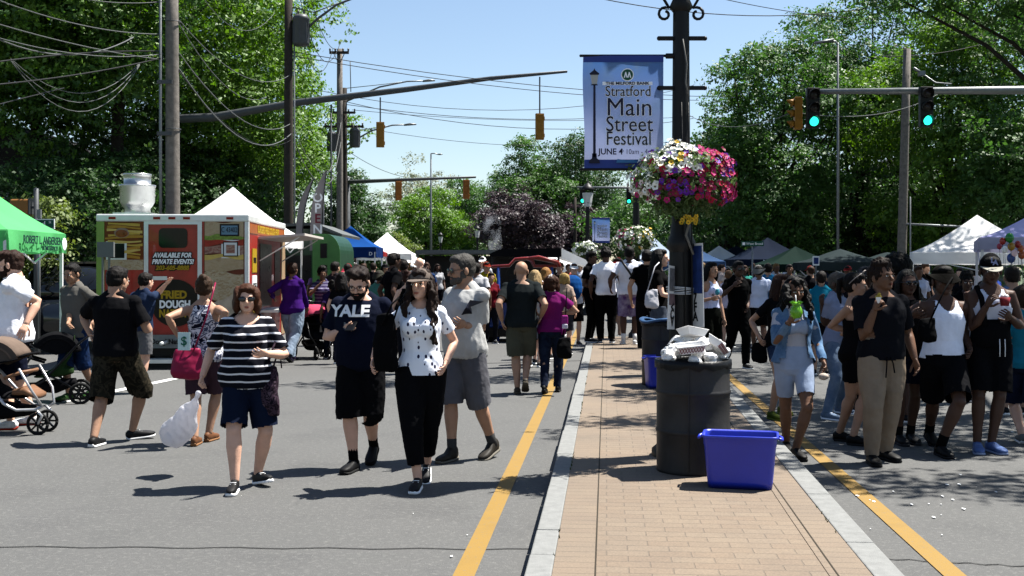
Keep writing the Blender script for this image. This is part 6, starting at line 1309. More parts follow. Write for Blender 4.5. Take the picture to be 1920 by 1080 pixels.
P11 = person(548, 678, 487, 165, 'person in loose purple shirt and pale jeans seen from behind', sex='f', w=1.25, skin='brown', hair=('short', '3a2418'), shirt=('long', cloth('purple', (.07, .012, .22)), dict(hem=.86, inf=.035)), pants=('jeans', patt('pale jeans', 'denim', (.28, .38, .52), (.42, .52, .66)), dict(r=1.25)),
    hands=((515, 560, .2), (580, 590, .4)), stance='walk', shoes=('2a1a40', '303030'))
P12 = person(975, 737, 486, 180, 'bald man in charcoal tee and olive shorts walking away', w=1.24, belly=.02, skin='tan', hair=('bald', '201810'), shirt=('tee', cloth('charcoal green', (.022, .028, .03)), dict(hem=.87, sleeve=.7)), pants=('short', cloth('olive', (.12, .12, .085)), dict(len=.80, r=1.05)),
    feet=[(970, 738, 0, 0), (985, 733, .04, -30)], hands=((943, 610, -.1), (1012, 600, 0)), shoes=('4a4238', '6a6254'))
P13 = person(1038, 737, 506, 172, 'woman in magenta tee and white cap walking away with a handbag', sex='f', w=1.12, skin='tan', hair=('bob', '4a2a18'), hat=('cap', '#dcdcdc'), shirt=('tee', cloth('magenta', (.30, .02, .20)), dict(hem=.90)), pants=('jeans', patt('dark jeans', 'denim', (.008, .012, .03), (.03, .045, .09))),
    feet=[(1022, 738, 0, -12), (1046, 734, 0, 0)], hands=((1008, 590, 0), (1040, 588, .1)), elbows=(None, (1092, 575, 0)), shoes=('141414', '303030'))
P18 = person(1458, 785, 499, 20, 'brown haired woman in black top and denim shorts carrying a black bag', sex='f', w=1.0, skin='tan', hair=('long', '33190e'), shirt=('tee', black, dict(hem=.92, inf=.026)), pants=('mini', patt('mid denim', 'denim', (.02, .04, .10), (.06, .10, .20)), dict(len=.5)),
    feet=[(1453, 788, 0, 0), (1472, 778, 0, 0)], hands=((1427, 640, -.1), 'belly'), shoes=('6a7a14', '8a9a30'), head=(20, 0, 0))
P19 = person(1490, 858, 498, 4, 'young woman in denim jacket and pale shorts sipping a green drink', sex='f', w=.97, skin='brown', vox=.0085, hair=('curly', '0b0807', 1.0), shirt=('tee', cloth('pale grey top', (.50, .50, .56)), dict(hem=.86, inf=.012, tight=1, sleeve=.5)), over=('jacket', patt('jacket denim', 'denim', (.10, .23, .46), (.28, .46, .72)), dict(hem=.98, inf=.034, open=2.2, neck=.04, nw=.08)), pants=('mini', cloth('pale blue shorts', (.42, .52, .72)), dict(len=.72, inf=.016, r=1.05)),
    feet=[(1476, 848, 0, 0, -10), (1498, 862, 0, 0, 5)], hands=((1488, 592, -.26), (1547, 690, -.05)), elbows=((1448, 640, 0), None), hpose=('cup', 'relax'), shoes=('0e0c0c', '181818'), head=(2, 6, 0))
P21 = person(1602, 830, 496, 62, 'woman in black tank top and black shorts with sunglasses on her head', sex='f', w=.98, skin='tan', vox=.0085, hair=('tail', '17100c'), shirt=('tank', cloth('black rib', (.010, .009, .010)), dict(hem=.90, inf=.012, strap=1.36)), pants=('mini', black, dict(len=.62, inf=.012, r=1.06)),
    feet=[(1588, 828, 0, 0), (1614, 836, 0, 0)], hands=((1622, 625, -.1), (1630, 620, -.2)), elbows=((1555, 610, 0), None), shoes=('141212', '2a2a2a'), head=(6, 0, 0))
P22 = person(1650, 866, 480, 6, 'man in black tee and tan joggers holding a yellow snack', w=1.18, belly=.02, skin='brown', vox=.0085, hair=('puff', '2a1a12'), shirt=('tee', cloth('black jersey', (.012, .013, .018)), dict(hem=.90, sleeve=.8, inf=.022)), pants=('pants', cloth('tan', (.50, .38, .27)), dict(len=1.0, r=1.12)),
    feet=[(1638, 872, 0, 0, -8), (1668, 864, 0, 0, 12)], hands=((1646, 566, -.24), (1720, 690, -.05)), elbows=((1607, 640, -.05), None), hpose=('grip', 'relax'), head=(22, -6, 0), shoes=('0c0c0c', '1a1a1a'))
P23 = person(1703, 832, 497, 2, 'person in sunglasses and black shirt half hidden behind the man in tan joggers', w=1.05, skin='dark', hair=('braids', '0c0908'), glasses='sun', shirt=('tee', black, {}), pants=('short', navy, dict(len=.6)), feet=[(1690, 834, 0, 0), (1712, 832, 0, 0)], shoes=('202024', '404044'), sock='1a1a1a')
P24 = person(1768, 848, 460, 4, 'tall man in white tank top, black shorts and dark bucket hat', w=1.08, skin='dark', vox=.0085, hair=('short', '0c0908'), hat=('bucket', '15130f'), shirt=('tank', cloth('white rib', (.66, .70, .82)), dict(hem=.97, inf=.018, neck=.10, nw=.085)), pants=('short', black, dict(len=.74, r=1.05)),
    feet=[(1752, 836, .0, -16, -6), (1770, 857, 0, 0, 0)], hipx=1768, hands=((1722, 585, -.12), (1820, 660, -.06)), elbows=((1705, 590, .1), None), hpose=('grip', 'relax'), head=(-6, -3, 0), shoes=('0f0f12', '1c1c22'), sock='101010')
P25 = person(1860, 846, 466, -4, 'man in black overalls and dark snapback cap eating from a red cup', w=1.02, skin='dark', vox=.0085, hair=('short', '0c0908'), hat=('snap', '0d0e12', 'b8b4a8'), shirt=('tank', cloth('white vest', (.60, .64, .76)), dict(hem=.97, inf=.018, neck=.09, nw=.09)), pants=('short', black, dict(len=.74, r=1.05)),
    feet=[(1834, 850, 0, 0, -12), (1868, 850, 0, 0, 14)], hipx=1856, hands=((1858, 560, -.25), (1888, 590, -.25)), elbows=((1822, 610, -.02), (1915, 610, 0)), hpose=('cup', 'cup'), head=(-8, 8, 0), shoes=('6a88c8', 'a8b8dc'))
# ------------------------------------------------------------------ the rest of the crowd
def cl(h): return cloth(h, hexc(h))
def crowd(label, px, top, Y, face=0, sh='#888888', pa='#101014', kind='short', sk='fair', sx='m', hr=('short', '1a120c'), gz=0., kt='tee', v=None, **k):
    py = HY+FP*(CH-gz)/Y
    vx = v or (.0105 if Y < 17 else .014)
    sm = cl(sh) if isinstance(sh, str) else sh; pm = cl(pa) if isinstance(pa, str) else pa
    return person(px, py, top, face, label, gz=gz, sex=sx, skin=sk, vox=vx, hair=hr, shirt=(kt, sm, k.pop('so', {})), pants=(kind, pm, k.pop('po', {})), fine=Y < 17, **k)
crowd('man in black with a cap standing at the left end of the median group', 1108, 466, 22.6, 60, '#08080a', '#0a0a0c', 'jeans', 'dark', hr=('short', '0c0908'), hat=('cap', '101010'), hands=('belly', 'belly'), gz=KH, w=1.05)
crowd('man in white polo and black trousers standing with his back turned on the median', 1136, 462, 22.4, 176, '#d8dae2', '#08080a', 'jeans', 'dark', hr=('puff', '0c0908'), gz=KH, w=1.12, po=dict(r=1.15))
MT = crowd('man in white tee with a dark crossbody strap and purple tie dye shorts', 1180, 458, 22.0, 172, '#cfd2de', patt('tie dye', 'soft', (.16, .08, .30), (.45, .40, .58)), 'short', 'dark', hr=('short', '0c0908'), gz=KH, w=1.2, po=dict(len=.8), sock='d0d0d0', shoes=('c8c8c8', 'e0e0e0'), hands=('out', 'belly'))
crowd('person in plain black tee facing away near the second flower basket', 1213, 464, 21, 165, '#0a0a0c', '#16161a', 'jeans', 'tan', hr=('short', '0c0908'), gz=0, w=1.0)
LW_ = crowd('woman with long black hair and black top bending over the second trash drum', 1236, 461, 15.6, 75, '#0a090b', patt('grey denim', 'denim', (.08, .10, .14), (.16, .19, .25)), 'jeans', 'fair', 'f', ('long', '080606'), gz=KH, w=1.0, hands=('fwd', 'fwd'), po=dict(r=1.2))
EW = crowd('woman in white crop tank and dark trousers eating a blue snack', 1333, 486, 17.2, 35, '#c2c8e8', '#12160f', 'jeans', 'tan', 'f', ('long', '080606', .7), kt='tank', hands=((1343, 558, -.3), (1366, 640, -.1)), so=dict(hem=1.02, inf=.012, neck=.06), po=dict(high=1, r=1.05), v=.0105)
BM_ = crowd('man in black tee raising both hands to his mouth', 1384, 484, 18.2, 15, '#0a0b0d', '#0b0c0f', 'jeans', 'dark', hr=('short', '0a0807'), glasses='sun', hands=((1382, 530, -.25), (1402, 580, -.2)), stance='walk', v=.0105, po=dict(r=1.15))
crowd('man in white shirt and black shorts walking away behind the man in black', 1422, 492, 22, 178, '#c4cde8', '#0a0a0c', 'short', 'brown', hat=('bucket', '8a8a88'), w=1.25, stance='walk')
crowd('person in bright blue top and beige cap behind the white shirted man', 1440, 489, 24, 170, '#2f8fc8', '#1a1a20', 'short', 'tan', hat=('cap', 'a8a294'), w=1.1)
crowd('person in pale lilac top left of the man in black', 1366, 503, 23, 170, '#c8c0d2', '#26262c', 'short', 'fair', 'f', ('short', '7a5a40'))
crowd('person in mint shirt just behind the man in black', 1404, 503, 25, 160, '#4ab0a0', '#222', 'short', 'fair') if False else None
crowd('woman with pale headscarf, white top and ripped pale jeans raising her hand', 1562, 497, 12.3, 40, '#a8b0cc', patt('ripped jeans', 'denim', (.18, .28, .45), (.34, .44, .60)), 'jeans', 'dark', 'f', ('short', '6a625a'), shoes=('88a0c0', 'd8dce4'), feet=[(1560, 788, 0, 0), (1584, 776, 0, 0)], hands=((1540, 560, -.15), None), v=.0105)
crowd('person in teal top half hidden behind the woman with curly hair', 1540, 503, 17, 160, '#1f90b4', '#1a1a22', 'short', 'tan', 'f', ('short', '201510'))
crowd('man in grey cap standing behind the man holding the yellow snack', 1622, 492, 12.6, 10, '#1a1a1e', '#14161c', 'jeans', 'dark', hat=('cap', '55555a'), v=.0105)
crowd('person with a big black afro behind the sunglasses wearer', 1682, 476, 11.8, 160, '#0c0c0e', '#101016', 'short', 'dark', hr=('afro', '070505'), v=.0105, po=dict(len=.8))
crowd('girl in black between the tank top men', 1812, 505, 13.5, -10, '#0c0c10', '#101016', 'short', 'dark', hr=('puff', '0a0807'), v=.0105, sx='f')
crowd('big man in light blue tee behind the man in the dark snapback', 1898, 492, 12.4, 170, '#7fa4d8', '#1a2436', 'short', 'tan', hr=('fade', '2a2018'), w=1.35, v=.0105, hands=(None, 'fwd'))
crowd('woman in turquoise dress at the right edge carrying a beige bag', 1926, 505, 11.2, 165, '#2a9ab8', '#28304a', 'short', 'fair', 'f', ('bob', '3a2a1c'), v=.0105, feet=[(1914, 830, 0, 0), (1940, 838, 0, 0)], shoes=('8a8a8a', 'd0d0d0'), w=1.1)
crowd('child sized person in white seen between the tank top men', 1843, 522, 16.5, 5, '#a8aab4', '#1c1c24', 'short', 'dark')
# middle of the picture
crowd('girl in pale striped top eating beside the purple shirted person', 604, 497, 20.5, 20, patt('lilac stripes', 'stripes', (.08, .06, .16), (.38, .36, .50)), '#202840', 'short', 'brown', 'f', ('puff', '120c08'), hands=('face', 'belly'))
crowd('man with dark hair in charcoal shirt left of the lettered tee', 628, 487, 23.5, 150, '#3a3438', '#1b1b22', 'short', 'tan')
crowd('woman with long dark hair seen from behind, left of the phone man', 641, 506, 19, 175, '#16161c', '#1a2030', 'jeans', 'fair', 'f', ('long', '120c0a', .8))
crowd('person in a red cap behind the phone man', 652, 490, 27, 160, '#b03040', '#333338', 'short', 'fair', hat=('cap', 'c01828'))
crowd('person in bright pink cap left of the phone man', 639, 498, 29, 20, '#b83a50', '#333338', 'short', 'fair', 'f', hat=('cap', 'd0405a'))
crowd('person with an olive bucket hat and mint top right of the phone man', 711, 502, 20, 165, '#5fa898', '#2a2a30', 'short', 'brown', 'f', hat=('bucket', '4a4a40'), w=1.05)
crowd('tall man in dark hooded top looking right', 738, 469, 19.5, 120, '#121216', '#101014', 'jeans', 'dark', hat=('cap', '0e0e12'), w=1.15)
crowd('man in a black cap beside the hooded man', 757, 482, 22.5, 170, '#26262c', '#15151a', 'short', 'dark', hat=('cap', '101014'))
crowd('woman in black tank top with pinned up auburn hair', 764, 503, 17.2, 170, '#0a0a0c', '#202028', 'jeans', 'fair', 'f', ('bun', '3a1a10'), kt='tank', v=.0105)
crowd('bald man in pale grey tee in the centre crowd', 786, 481, 26, 165, '#8f8d8c', '#2c2c32', 'short', 'fair', hr=('bald', '555'), w=1.1) if False else crowd('bald man in pale grey tee in the centre crowd', 786, 481, 26, 165, '#8f8d8c', '#2c2c32', 'short', 'fair', hr=('bald', '555555'), w=1.1)
crowd('man in white tee and white cap behind the grey haired man', 905, 478, 31, -10, '#c8c8cc', '#2a2a30', 'short', 'fair', hat=('cap', 'd8d8d8'))
crowd('man in yellow shirt and red cap left of the ride cart', 912, 487, 28, 20, '#c8b020', '#26262c', 'short', 'tan', hat=('cap', 'b03a28'), w=1.1)
crowd('man in white tee walking behind the grey haired man', 893, 489, 22, 170, '#b8b8bc', '#1e1e24', 'short', 'brown', w=1.15)
crowd('person in dark red tee beside the ride cart', 921, 507, 24, 10, '#7a1c28', '#22222a', 'jeans', 'tan', 'f', ('short', '201510'))
crowd('woman with white blond hair behind the bald man', 1003, 501, 18.4, 165, '#c4b8b0', '#8a8a94', 'short', 'fair', 'f', ('long', 'c8a878', .7))
crowd('woman with long blond hair in pale top between the walking couple', 1023, 497, 20, 160, '#b0a49c', '#c0b8b0', 'short', 'fair', 'f', ('long', 'b07c40', .9))
crowd('child in white cap between the walking couple', 1012, 520, 18.9, 150, '#a89c98', '#44404a', 'short', 'fair', 'f', ('bob', '6a4020'), hat=('cap', 'd8d8dc'))
crowd('person with blond bob just right of the magenta top', 1058, 508, 21, 170, '#c8b0a0', '#3a3a44', 'short', 'fair', 'f', ('bob', 'c0a060'))
crowd('person in white shirt and white hat carrying a blue bundle', 1076, 489, 23.5, 5, '#c4c8d4', '#0c0c12', 'short', 'fair', hr=('short', '5a3a20'), hat=('cap', 'd8d8d8'), hands=('belly', 'belly'))
crowd('person in black seen between the magenta top and the ride cart', 1050, 489, 27, -20, '#1a1612', '#15151a', 'jeans', 'tan', hr=('messy', '3a2a12'))
crowd('person in purple hooded top beside the pink stroller', 622, 522, 20, 200, '#3a2458', '#1a2030', 'jeans', 'brown', 'f', ('bun', '120c08'))
# farther rows
far = [(595, 500, 30, '#8a6aa0'), (664, 489, 33, '#c83038'), (682, 492, 36, '#203050'), (700, 490, 32, '#18181c'), (722, 490, 30, '#c8c8cc'), (745, 492, 40, '#8a3030'), (772, 491, 34, '#e0e0e0'), (800, 489, 30, '#2a4a80'), (820, 492, 38, '#b0b0b4'), (872, 491, 33, '#303a30'), (884, 489, 38, '#a8a8b0'), (930, 491, 40, '#20202a'), (1066, 492, 36, '#c04848'), (1088, 494, 44, '#d0d0d8'),
 (1160, 478, 26, '#e0e0e4'), (1098, 492, 50, '#3060a0'), (1300, 492, 30, '#202024'), (1318, 490, 35, '#a0a0b0'), (1352, 493, 33, '#c8b8b0'), (1396, 494, 30, '#48b0a0'), (1412, 492, 37, '#18181c'), (1455, 491, 33, '#b0b4c0'), (1480, 492, 29, '#303038'), (1520, 494, 27, '#1a1a20'), (1545, 492, 34, '#3a4a6a'), (1590, 494, 26, '#20202a'), (1640, 496, 22, '#16161c'), (1722, 494, 22, '#c0c4d8'), (1735, 491, 27, '#14141a'), (1800, 498, 24, '#1c1c22'), (1826, 494, 26, '#b0b4c8'), (1862, 494, 21, '#3a5ac0'), (1475, 494, 40, '#c8ccd8'), (1340, 494, 42, '#484c58')]
nmc = {'8a6aa0': 'mauve', 'c83038': 'scarlet', '203050': 'dark navy', '18181c': 'black', 'c8c8cc': 'off-white', '8a3030': 'brick red', 'e0e0e0': 'bright white', '2a4a80': 'denim blue', 'b0b0b4': 'silver grey', '303a30': 'forest green', 'a8a8b0': 'cool grey', '20202a': 'blue-black', 'c04848': 'coral', 'd0d0d8': 'chalk white'}
plc = ['behind the girl in striped top', 'under the blue tent', 'beside the red canopy', 'below the white peaked tent', 'left of the hooded man', 'deep behind the hooded man', 'right of the man in the black cap', 'beside the bald man in grey', 'left of the grey haired man', 'just right of the grey haired man', 'near the man in white cap', 'behind the ride cart', 'between the magenta top and the median', 'far down the road past the ride cart', 'wearing a white hat between the polo man and the tie dye shorts', 'at the far lane beside the third lamp post', 'right of the lamp post', 'left of the eating woman', 'behind the eating woman', 'behind the man raising his hands', 'under the slate tent', 'under the navy tent', 'left of the curly haired woman', 'right of the curly haired woman', 'beside the small sign board', 'behind the ponytailed woman', 'behind the man with the snack', 'at the foot of the leaning pole', 'under the brilliant white tent', 'between the white tent and the bucket hat', 'left of the dark snapback', 'right behind the dark snapback', 'below the lettered navy tent', 'farthest back by the pale blue tent']
rnd = random.Random(21)
for i, (px, top, Y, c) in enumerate(far):
    sx = rnd.choice('mf'); sk = rnd.choice(('fair', 'tan', 'olive', 'brown', 'dark')); cap = rnd.random() < .3 or i == 14
    crowd('distant person '+('wearing a %s top ' % nmc[c[1:]] if c[1:] in nmc else '')+plc[i], px, top, Y, rnd.choice((0, 20, -30, 160, 180, 200, 90)), c, rnd.choice(('#12141c', '#1c2438', '#3a3a40', '#6a6458')), rnd.choice(('short', 'jeans')), sk, sx, ({'m': 'short', 'f': rnd.choice(('long', 'bob', 'bun'))}[sx], rnd.choice(('120c08', '2a1a10', '4a3020', '8a6a40', '0a0807'))), hat=('cap', rnd.choice(('d8d8d8', '202024', 'a03030'))) if cap else None, v=.018, w=rnd.uniform(.95, 1.25), group='distant festival goers', stance=rnd.choice(('stand', 'walk')), seed=i)
flush()
# FLUSHED
# ------------------------------------------------------------------ lettering on clothes, carried things
def on_surface(ob, geo, mat, M4, name='lettering', push=.004, par=None):
    """presses flat geometry (in the owner's local x, z; looking along +y) onto the garment"""
    me = ob.data; bv = BVHTree.FromPolygons([v.co.copy() for v in me.vertices], [tuple(p.vertices) for p in me.polygons]); g = G(); g.merge(geo); g.xf(M4); V = g.verts().copy()
    d = (M4.to_3x3() @ Vector((0, 0, -1))).normalized()
    for i in range(len(V)):
        h = bv.ray_cast(Vector(V[i])-d*.5, d)
        if h[0] is not None: V[i] = h[0]-d*push
    q = G(); q.add(V, g.f, 0, True); return q.obj(name, mat, par or ob)
def flat(s, size, sx=1., off=.0, dense=True):
    g = textgeo(s, size, None, 0, off, 0, sx=sx); return g
def local_at(inf, px, py, dy): return inf['E'].matrix_basis.inverted() @ at(px, py, inf['Y']+dy)
WL = M('white lettering', (.72, .72, .72), .4, 0)
I2 = PINFO['bearded man in navy lettered tee looking down at his phone']
p = local_at(I2, 655, 584, -.3); on_surface(I2['shirt'], flat('YALE', .125, 1.15, .005), WL, Matrix.Translation(p) @ Matrix.Rotation(R(90), 4, 'X'), push=.016)
p = local_at(I2, 652, 611, -.3); on_surface(I2['shirt'], flat('M', .07, 1.1, .003), M('grey lettering', (.25, .27, .3), .6, 0), Matrix.Translation(p) @ Matrix.Rotation(R(90), 4, 'X'), push=.006)
I4 = PINFO['grey haired man in light grey tee, sunglasses and grey cargo shorts']
g = G(); g.add([(-.09, -.06, 0), (-.02, -.05, 0), (.06, .01, 0), (.08, .07, 0), (.03, .05, 0), (-.04, .0, 0)], [(0, 1, 2, 3, 4, 5)]); p = local_at(I4, 868, 578, -.3)
on_surface(I4['shirt'], g, M('faded navy print', (.06, .07, .12), .8, .2), Matrix.Translation(p) @ Matrix.Rotation(R(90), 4, 'X'), name='print', push=.006)
I25 = PINFO['man in black overalls and dark snapback cap eating from a red cup']
hp = I25['HP']; q = G()
for ch, dx, dz in (('L', -.012, .012), ('A', .012, -.006)):
    t = textgeo(ch, .062, None, .002, .002); t.xf(Matrix.Translation((dx, dz, 0))); q.merge(t)
c = hp(0, -.112, .082); q.xf(Matrix.Translation(c) @ I25['Mh'].to_3x3().normalized().to_4x4() @ Matrix.Rotation(R(90), 4, 'X')); q.obj('cap_emblem', M('emblem blue white', (.35, .42, .75), .6, 0), I25['E'])
# overalls bib: one strap on, bib folded at the waist, two white drawstrings
g = G(); SP = I25['SP']; s = I25['s']
g.loft([(A(SP(0, -.005, .93)), A((1, 0, 0)), A((0, 1, 0)), .182*s, .145*s), (A(SP(.0, -.01, 1.08)), A((1, 0, 0)), A((0, 1, 0)), .165*s, .130*s), (A(SP(.02, -.015, 1.17)), A((1, 0, 0)), A((0, 1, 0)), .160*s, .132*s)], 20, cap=.05)
g.tube([SP(-.085*s, -.13*s, 1.12), SP(-.10*s, -.135*s, 1.25), SP(-.11*s, -.11*s, 1.36), SP(-.115*s, -.01*s, 1.455), SP(-.10*s, .10*s, 1.36)], .024*s, 8, flat=.5); g.obj('bib', cloth('black', (.008, .008, .010)), I25['E'])
g = G()
for k in (.0, .045): g.tube([SP(.03*s+k, -.150*s, 1.00), SP(.03*s+k, -.158*s, .93), SP(.032*s+k, -.150*s, .85)], .004, 5)
g.obj('drawstring', WL, I25['E'])
I22 = PINFO['man in black tee and tan joggers holding a yellow snack']; SP = I22['SP']; s = I22['s']
g = G(); g.tube([SP(-.015, -.150*s, .93), SP(-.025, -.165*s, .86), SP(-.03, -.160*s, .76)], .006, 5); g.tube([SP(.015, -.150*s, .93), SP(.03, -.165*s, .88), SP(.045, -.160*s, .80)], .006, 5); g.obj('drawstring', cloth('black', (.008, .008, .010)), I22['E'])
def hand(lbl, i): inf = PINFO[lbl]; return inf['E'].matrix_basis @ inf['hands'][i]
def strap(label, inf, pts, r, mat, flat_=.35, name='bag_strap'):
    pass
# phone
p = hand('bearded man in navy lettered tee looking down at his phone', 0)+Vector((.035, -.02, .03)); T = thing('smartphone', 'black smartphone held in the lettered tee man\'s hand', 'phone', p); T.rotation_euler = (R(-50), 0, R(-20)); g = G(); g.box((-.037, -.005, -.075), (.037, .004, .075)); g.obj('body', BLKP, T, bevel=.004); g = G(); g.box((-.033, .0045, -.07), (.033, .006, .07)); g.obj('screen', M('phone glass', (.02, .03, .05), .05, 0), T)
def bag(label, c, w, h, d, mat, strp=None, rz=0, name='shoulder_bag', cat='bag', seed=1, straps=None, sm=None, vox=.012):
    T = thing(name, label, cat, c, rz); g = G(); g.loft([(A((0, 0, -h/2)), A((1, 0, 0)), A((0, 1, 0)), w*.44, d*.42), (A((0, 0, -h*.3)), A((1, 0, 0)), A((0, 1, 0)), w*.52, d*.55), (A((0, 0, h*.1)), A((1, 0, 0)), A((0, 1, 0)), w*.47, d*.45), (A((0, 0, h/2)), A((1, 0, 0)), A((0, 1, 0)), w*.38, d*.2)], 22, p=3)
    queue(g, 'body', mat, T, vox, 2, disp=lambda P: .010*noise3(P, 28, seed)+.004*noise3(P, 70, seed+1))
    if straps:
        inv = T.matrix_basis.inverted()
        for ss in straps: g = G(); g.tube([inv @ Vector(q) for q in ss], .0075, 6, flat=.6, ref=(0, 1, 0)); g.obj('strap', sm or mat, T)
    return T
Y1 = 8.3; sw_ = patt('bag print', 'blot', (.015, .012, .02), (.10, .06, .09), (.03, .02, .03), (.18, .12, .16))
bag('dark patterned tote hanging from the striped top woman\'s elbow', at(505, 733, Y1-.02), .15, .36, .11, sw_, straps=[[at(500, 690, Y1-.05), at(516, 640, Y1-.06), at(522, 655, Y1+.04)], [at(512, 690, Y1), at(524, 650, Y1+.02), at(528, 690, Y1+.06)]])
Y3 = 8.2; bag('black shoulder bag on the capped woman\'s right shoulder', at(722, 642, Y3-.02), .19, .42, .10, cloth('bag black', (.006, .006, .007)), rz=R(-25), straps=[[at(716, 610, Y3-.06), at(735, 570, Y3-.10), at(750, 556, Y3-.02), at(752, 568, Y3+.14)], [at(738, 600, Y3-.08), at(748, 570, Y3-.11), at(757, 555, Y3-.02), at(758, 568, Y3+.14)]])
Y10 = 10.3; mg_ = M('pink leather', (.42, .012, .08), .45, .1); bag('bright pink handbag worn at the floral top woman\'s hip', at(352, 682, Y10-.22), .30, .27, .12, mg_, rz=R(10), straps=[[at(362, 660, Y10-.24), at(385, 600, Y10-.21), at(399, 550, Y10-.17), at(404, 530, Y10-.05), at(402, 535, Y10+.08)]])
g = G(); T = thing('price_flyer', 'small pale flyer with a green dollar sign beside the pink handbag', 'sign', at(345, 640, Y10-.30)); g.box((-.055, -.002, -.08), (.055, .002, .08)); g.obj('sheet', M('flyer pale', (.55, .72, .70), .6, .03), T); txt(T, '$', .11, (0, -.006, 0), M('dollar green', (.01, .22, .12), .6, 0), off=.001)
I13 = (1057-960)/FP; Y13 = 14.4; bag('black backpack style handbag hanging beside the magenta top woman', at(1058, 652, Y13-.12), .20, .26, .14, cloth('bag black', (.006, .006, .007)), straps=[[at(1055, 632, Y13-.14), at(1060, 600, Y13-.16), at(1062, 560, Y13-.14), at(1063, 540, Y13-.05)]])
g = G(); T = thing('pouch', 'small hot pink pouch at the magenta top woman\'s waist', 'pouch', at(1059, 600, Y13-.18)); g.box((-.04, -.03, -.06), (.04, .03, .06)); g.obj('body', M('hot pink', (.55, .03, .35), .5, .2, 20), T, bevel=.015); g = G(); g.box((-.035, -.045, -.11), (.035, -.02, -.05)); g.obj('tag', M('tag white', (.6, .55, .65), .5), T, bevel=.01)
bag('boxy black handbag carried low by the brown haired woman', at(1424, 660, 12.1), .18, .22, .09, cloth('bag black', (.006, .006, .007)), straps=[[at(1416, 643, 12.1), at(1424, 625, 12.08), at(1434, 643, 12.1)]])
Y24 = 9.66; bag('black crossbody pouch across the white tank top', at(1738, 618, Y24-.17), .17, .20, .08, cloth('bag black', (.006, .006, .007)), straps=[[at(1742, 606, Y24-.19), at(1756, 575, Y24-.20), at(1773, 540, Y24-.18), at(1786, 520, Y24-.06), at(1786, 522, Y24+.08)]])
bag('small beige straw bag held at the right edge of the crowd', at(1893, 728, 11.0), .13, .20, .09, M('straw', (.34, .28, .18), .9, .3, 40), straps=[[at(1886, 705, 11), at(1892, 680, 11), at(1900, 705, 11)]])
bag('white tote held by the long haired woman at the second drum', at(1222, 560, 15.2), .22, .26, .05, cloth('tote white', (.55, .54, .58)), rz=R(20), straps=[[at(1214, 545, 15.2), at(1228, 500, 15.2), at(1236, 492, 15.4)]])
I1 = PINFO['man in white tee with a dark crossbody strap and purple tie dye shorts']
T = thing('crossbody_strap', 'dark crossbody strap over the white tee on the median', 'strap', at(1180, 520, 21.8)); g = G(); inv = T.matrix_basis.inverted(); g.tube([inv @ at(1164, 487, 21.80), inv @ at(1180, 510, 21.72), inv @ at(1196, 535, 21.72), inv @ at(1202, 560, 21.82)], .022, 6, flat=.4); g.obj('webbing', BLKP, T)
# full white plastic bag
mp_, N, Lk, B = newmat('thin white plastic'); B.inputs['Base Color'].default_value = (.5, .5, .53, 1); B.inputs['Roughness'].default_value = .3; tr = N.new('ShaderNodeBsdfTranslucent'); tr.inputs[0].default_value = (.6, .6, .64, 1); ms_ = N.new('ShaderNodeMixShader'); ms_.inputs[0].default_value = .5; Lk.new(B.outputs[0], ms_.inputs[1]); Lk.new(tr.outputs[0], ms_.inputs[2]); Lk.new(ms_.outputs[0], N['Material Output'].inputs['Surface']); addbump(N, Lk, B, coords(N, Lk), 22, .8, .02)
YB = 8.75; T = thing('plastic_bag', 'knotted full white plastic bag hanging from the striped top woman\'s hand', 'plastic bag', at(345, 797, YB)); inv = T.matrix_basis.inverted(); g = G(); hd = inv @ at(373, 735, YB-.12)
ax = (Vector((0, 0, 0))-hd).normalized(); X = Vector((1, 0, .3)).normalized(); X = (X-ax*X.dot(ax)).normalized(); Yv = ax.cross(X)
g.loft([(A(hd.lerp(Vector((0, 0, 0)), t)+Vector((-.07, 0, -.05))*max(0, t-.5)), A(X), A(Yv), r, r*.75) for t, r in ((0, .018), (.2, .022), (.4, .05), (.6, .07), (.85, .115), (1.08, .135), (1.25, .12), (1.38, .065))], 26)
queue(g, 'sack', mp_, T, .008, 1, disp=lambda P: .018*noise3(P, 26, 2)+.006*noise3(P @ SKW.T, 90, 4))
# drink, snacks, cup
def drink():
    p = at(1493, 585, 9.58-.30); T = thing('drink_bottle', 'neon green pineapple shaped drink with a straw held by the denim jacket woman', 'drink', p); NG = M('neon green plastic', (.25, .72, .02), .2, .1, coat=.5)
    g = G(); g.lathe((0, 0, -.055), [(0, 0), (.03, .002), (.046, .02), (.052, .05), (.047, .08), (.034, .105), (.028, .11), (.0, .112)], 18); g.obj('cup', NG, T); g = G()
    for j in range(9): a = j*.698; g.add([(.02*math.cos(a-.3), .02*math.sin(a-.3), .055), (.02*math.cos(a+.3), .02*math.sin(a+.3), .055), (.058*math.cos(a), .058*math.sin(a), .082), (.03*math.cos(a), .03*math.sin(a), .095)], [(0, 1, 3), (1, 2, 3), (0, 3, 2)], 0, False)
    g.lathe((0, 0, .05), [(.03, 0), (.04, .02), (.02, .03), (0, .035)], 12); g.obj('leaf_lid', NG, T); g = G(); g.tube([(0, 0, .07), (-.004, .01, .14)], .005, 6); g.obj('straw', WL, T)
drink()
T = thing('snack', 'yellow fried snack in a white wrapper held by the man in tan joggers', 'snack', at(1647, 557, 9.05)); g = G(); [g.ell((rx, ry, rz_), .014) for rx, ry, rz_ in ((0, 0, .01), (.014, 0, .0), (-.012, .004, 0), (0, -.006, -.01), (.006, .0, .022))]; g.obj('food', M('snack yellow', (.65, .48, .05), .6, .2, 40), T); g = G(); g.lathe((0, 0, -.05), [(.006, 0), (.02, .035), (.024, .05)], 10); g.obj('wrapper', WL, T)
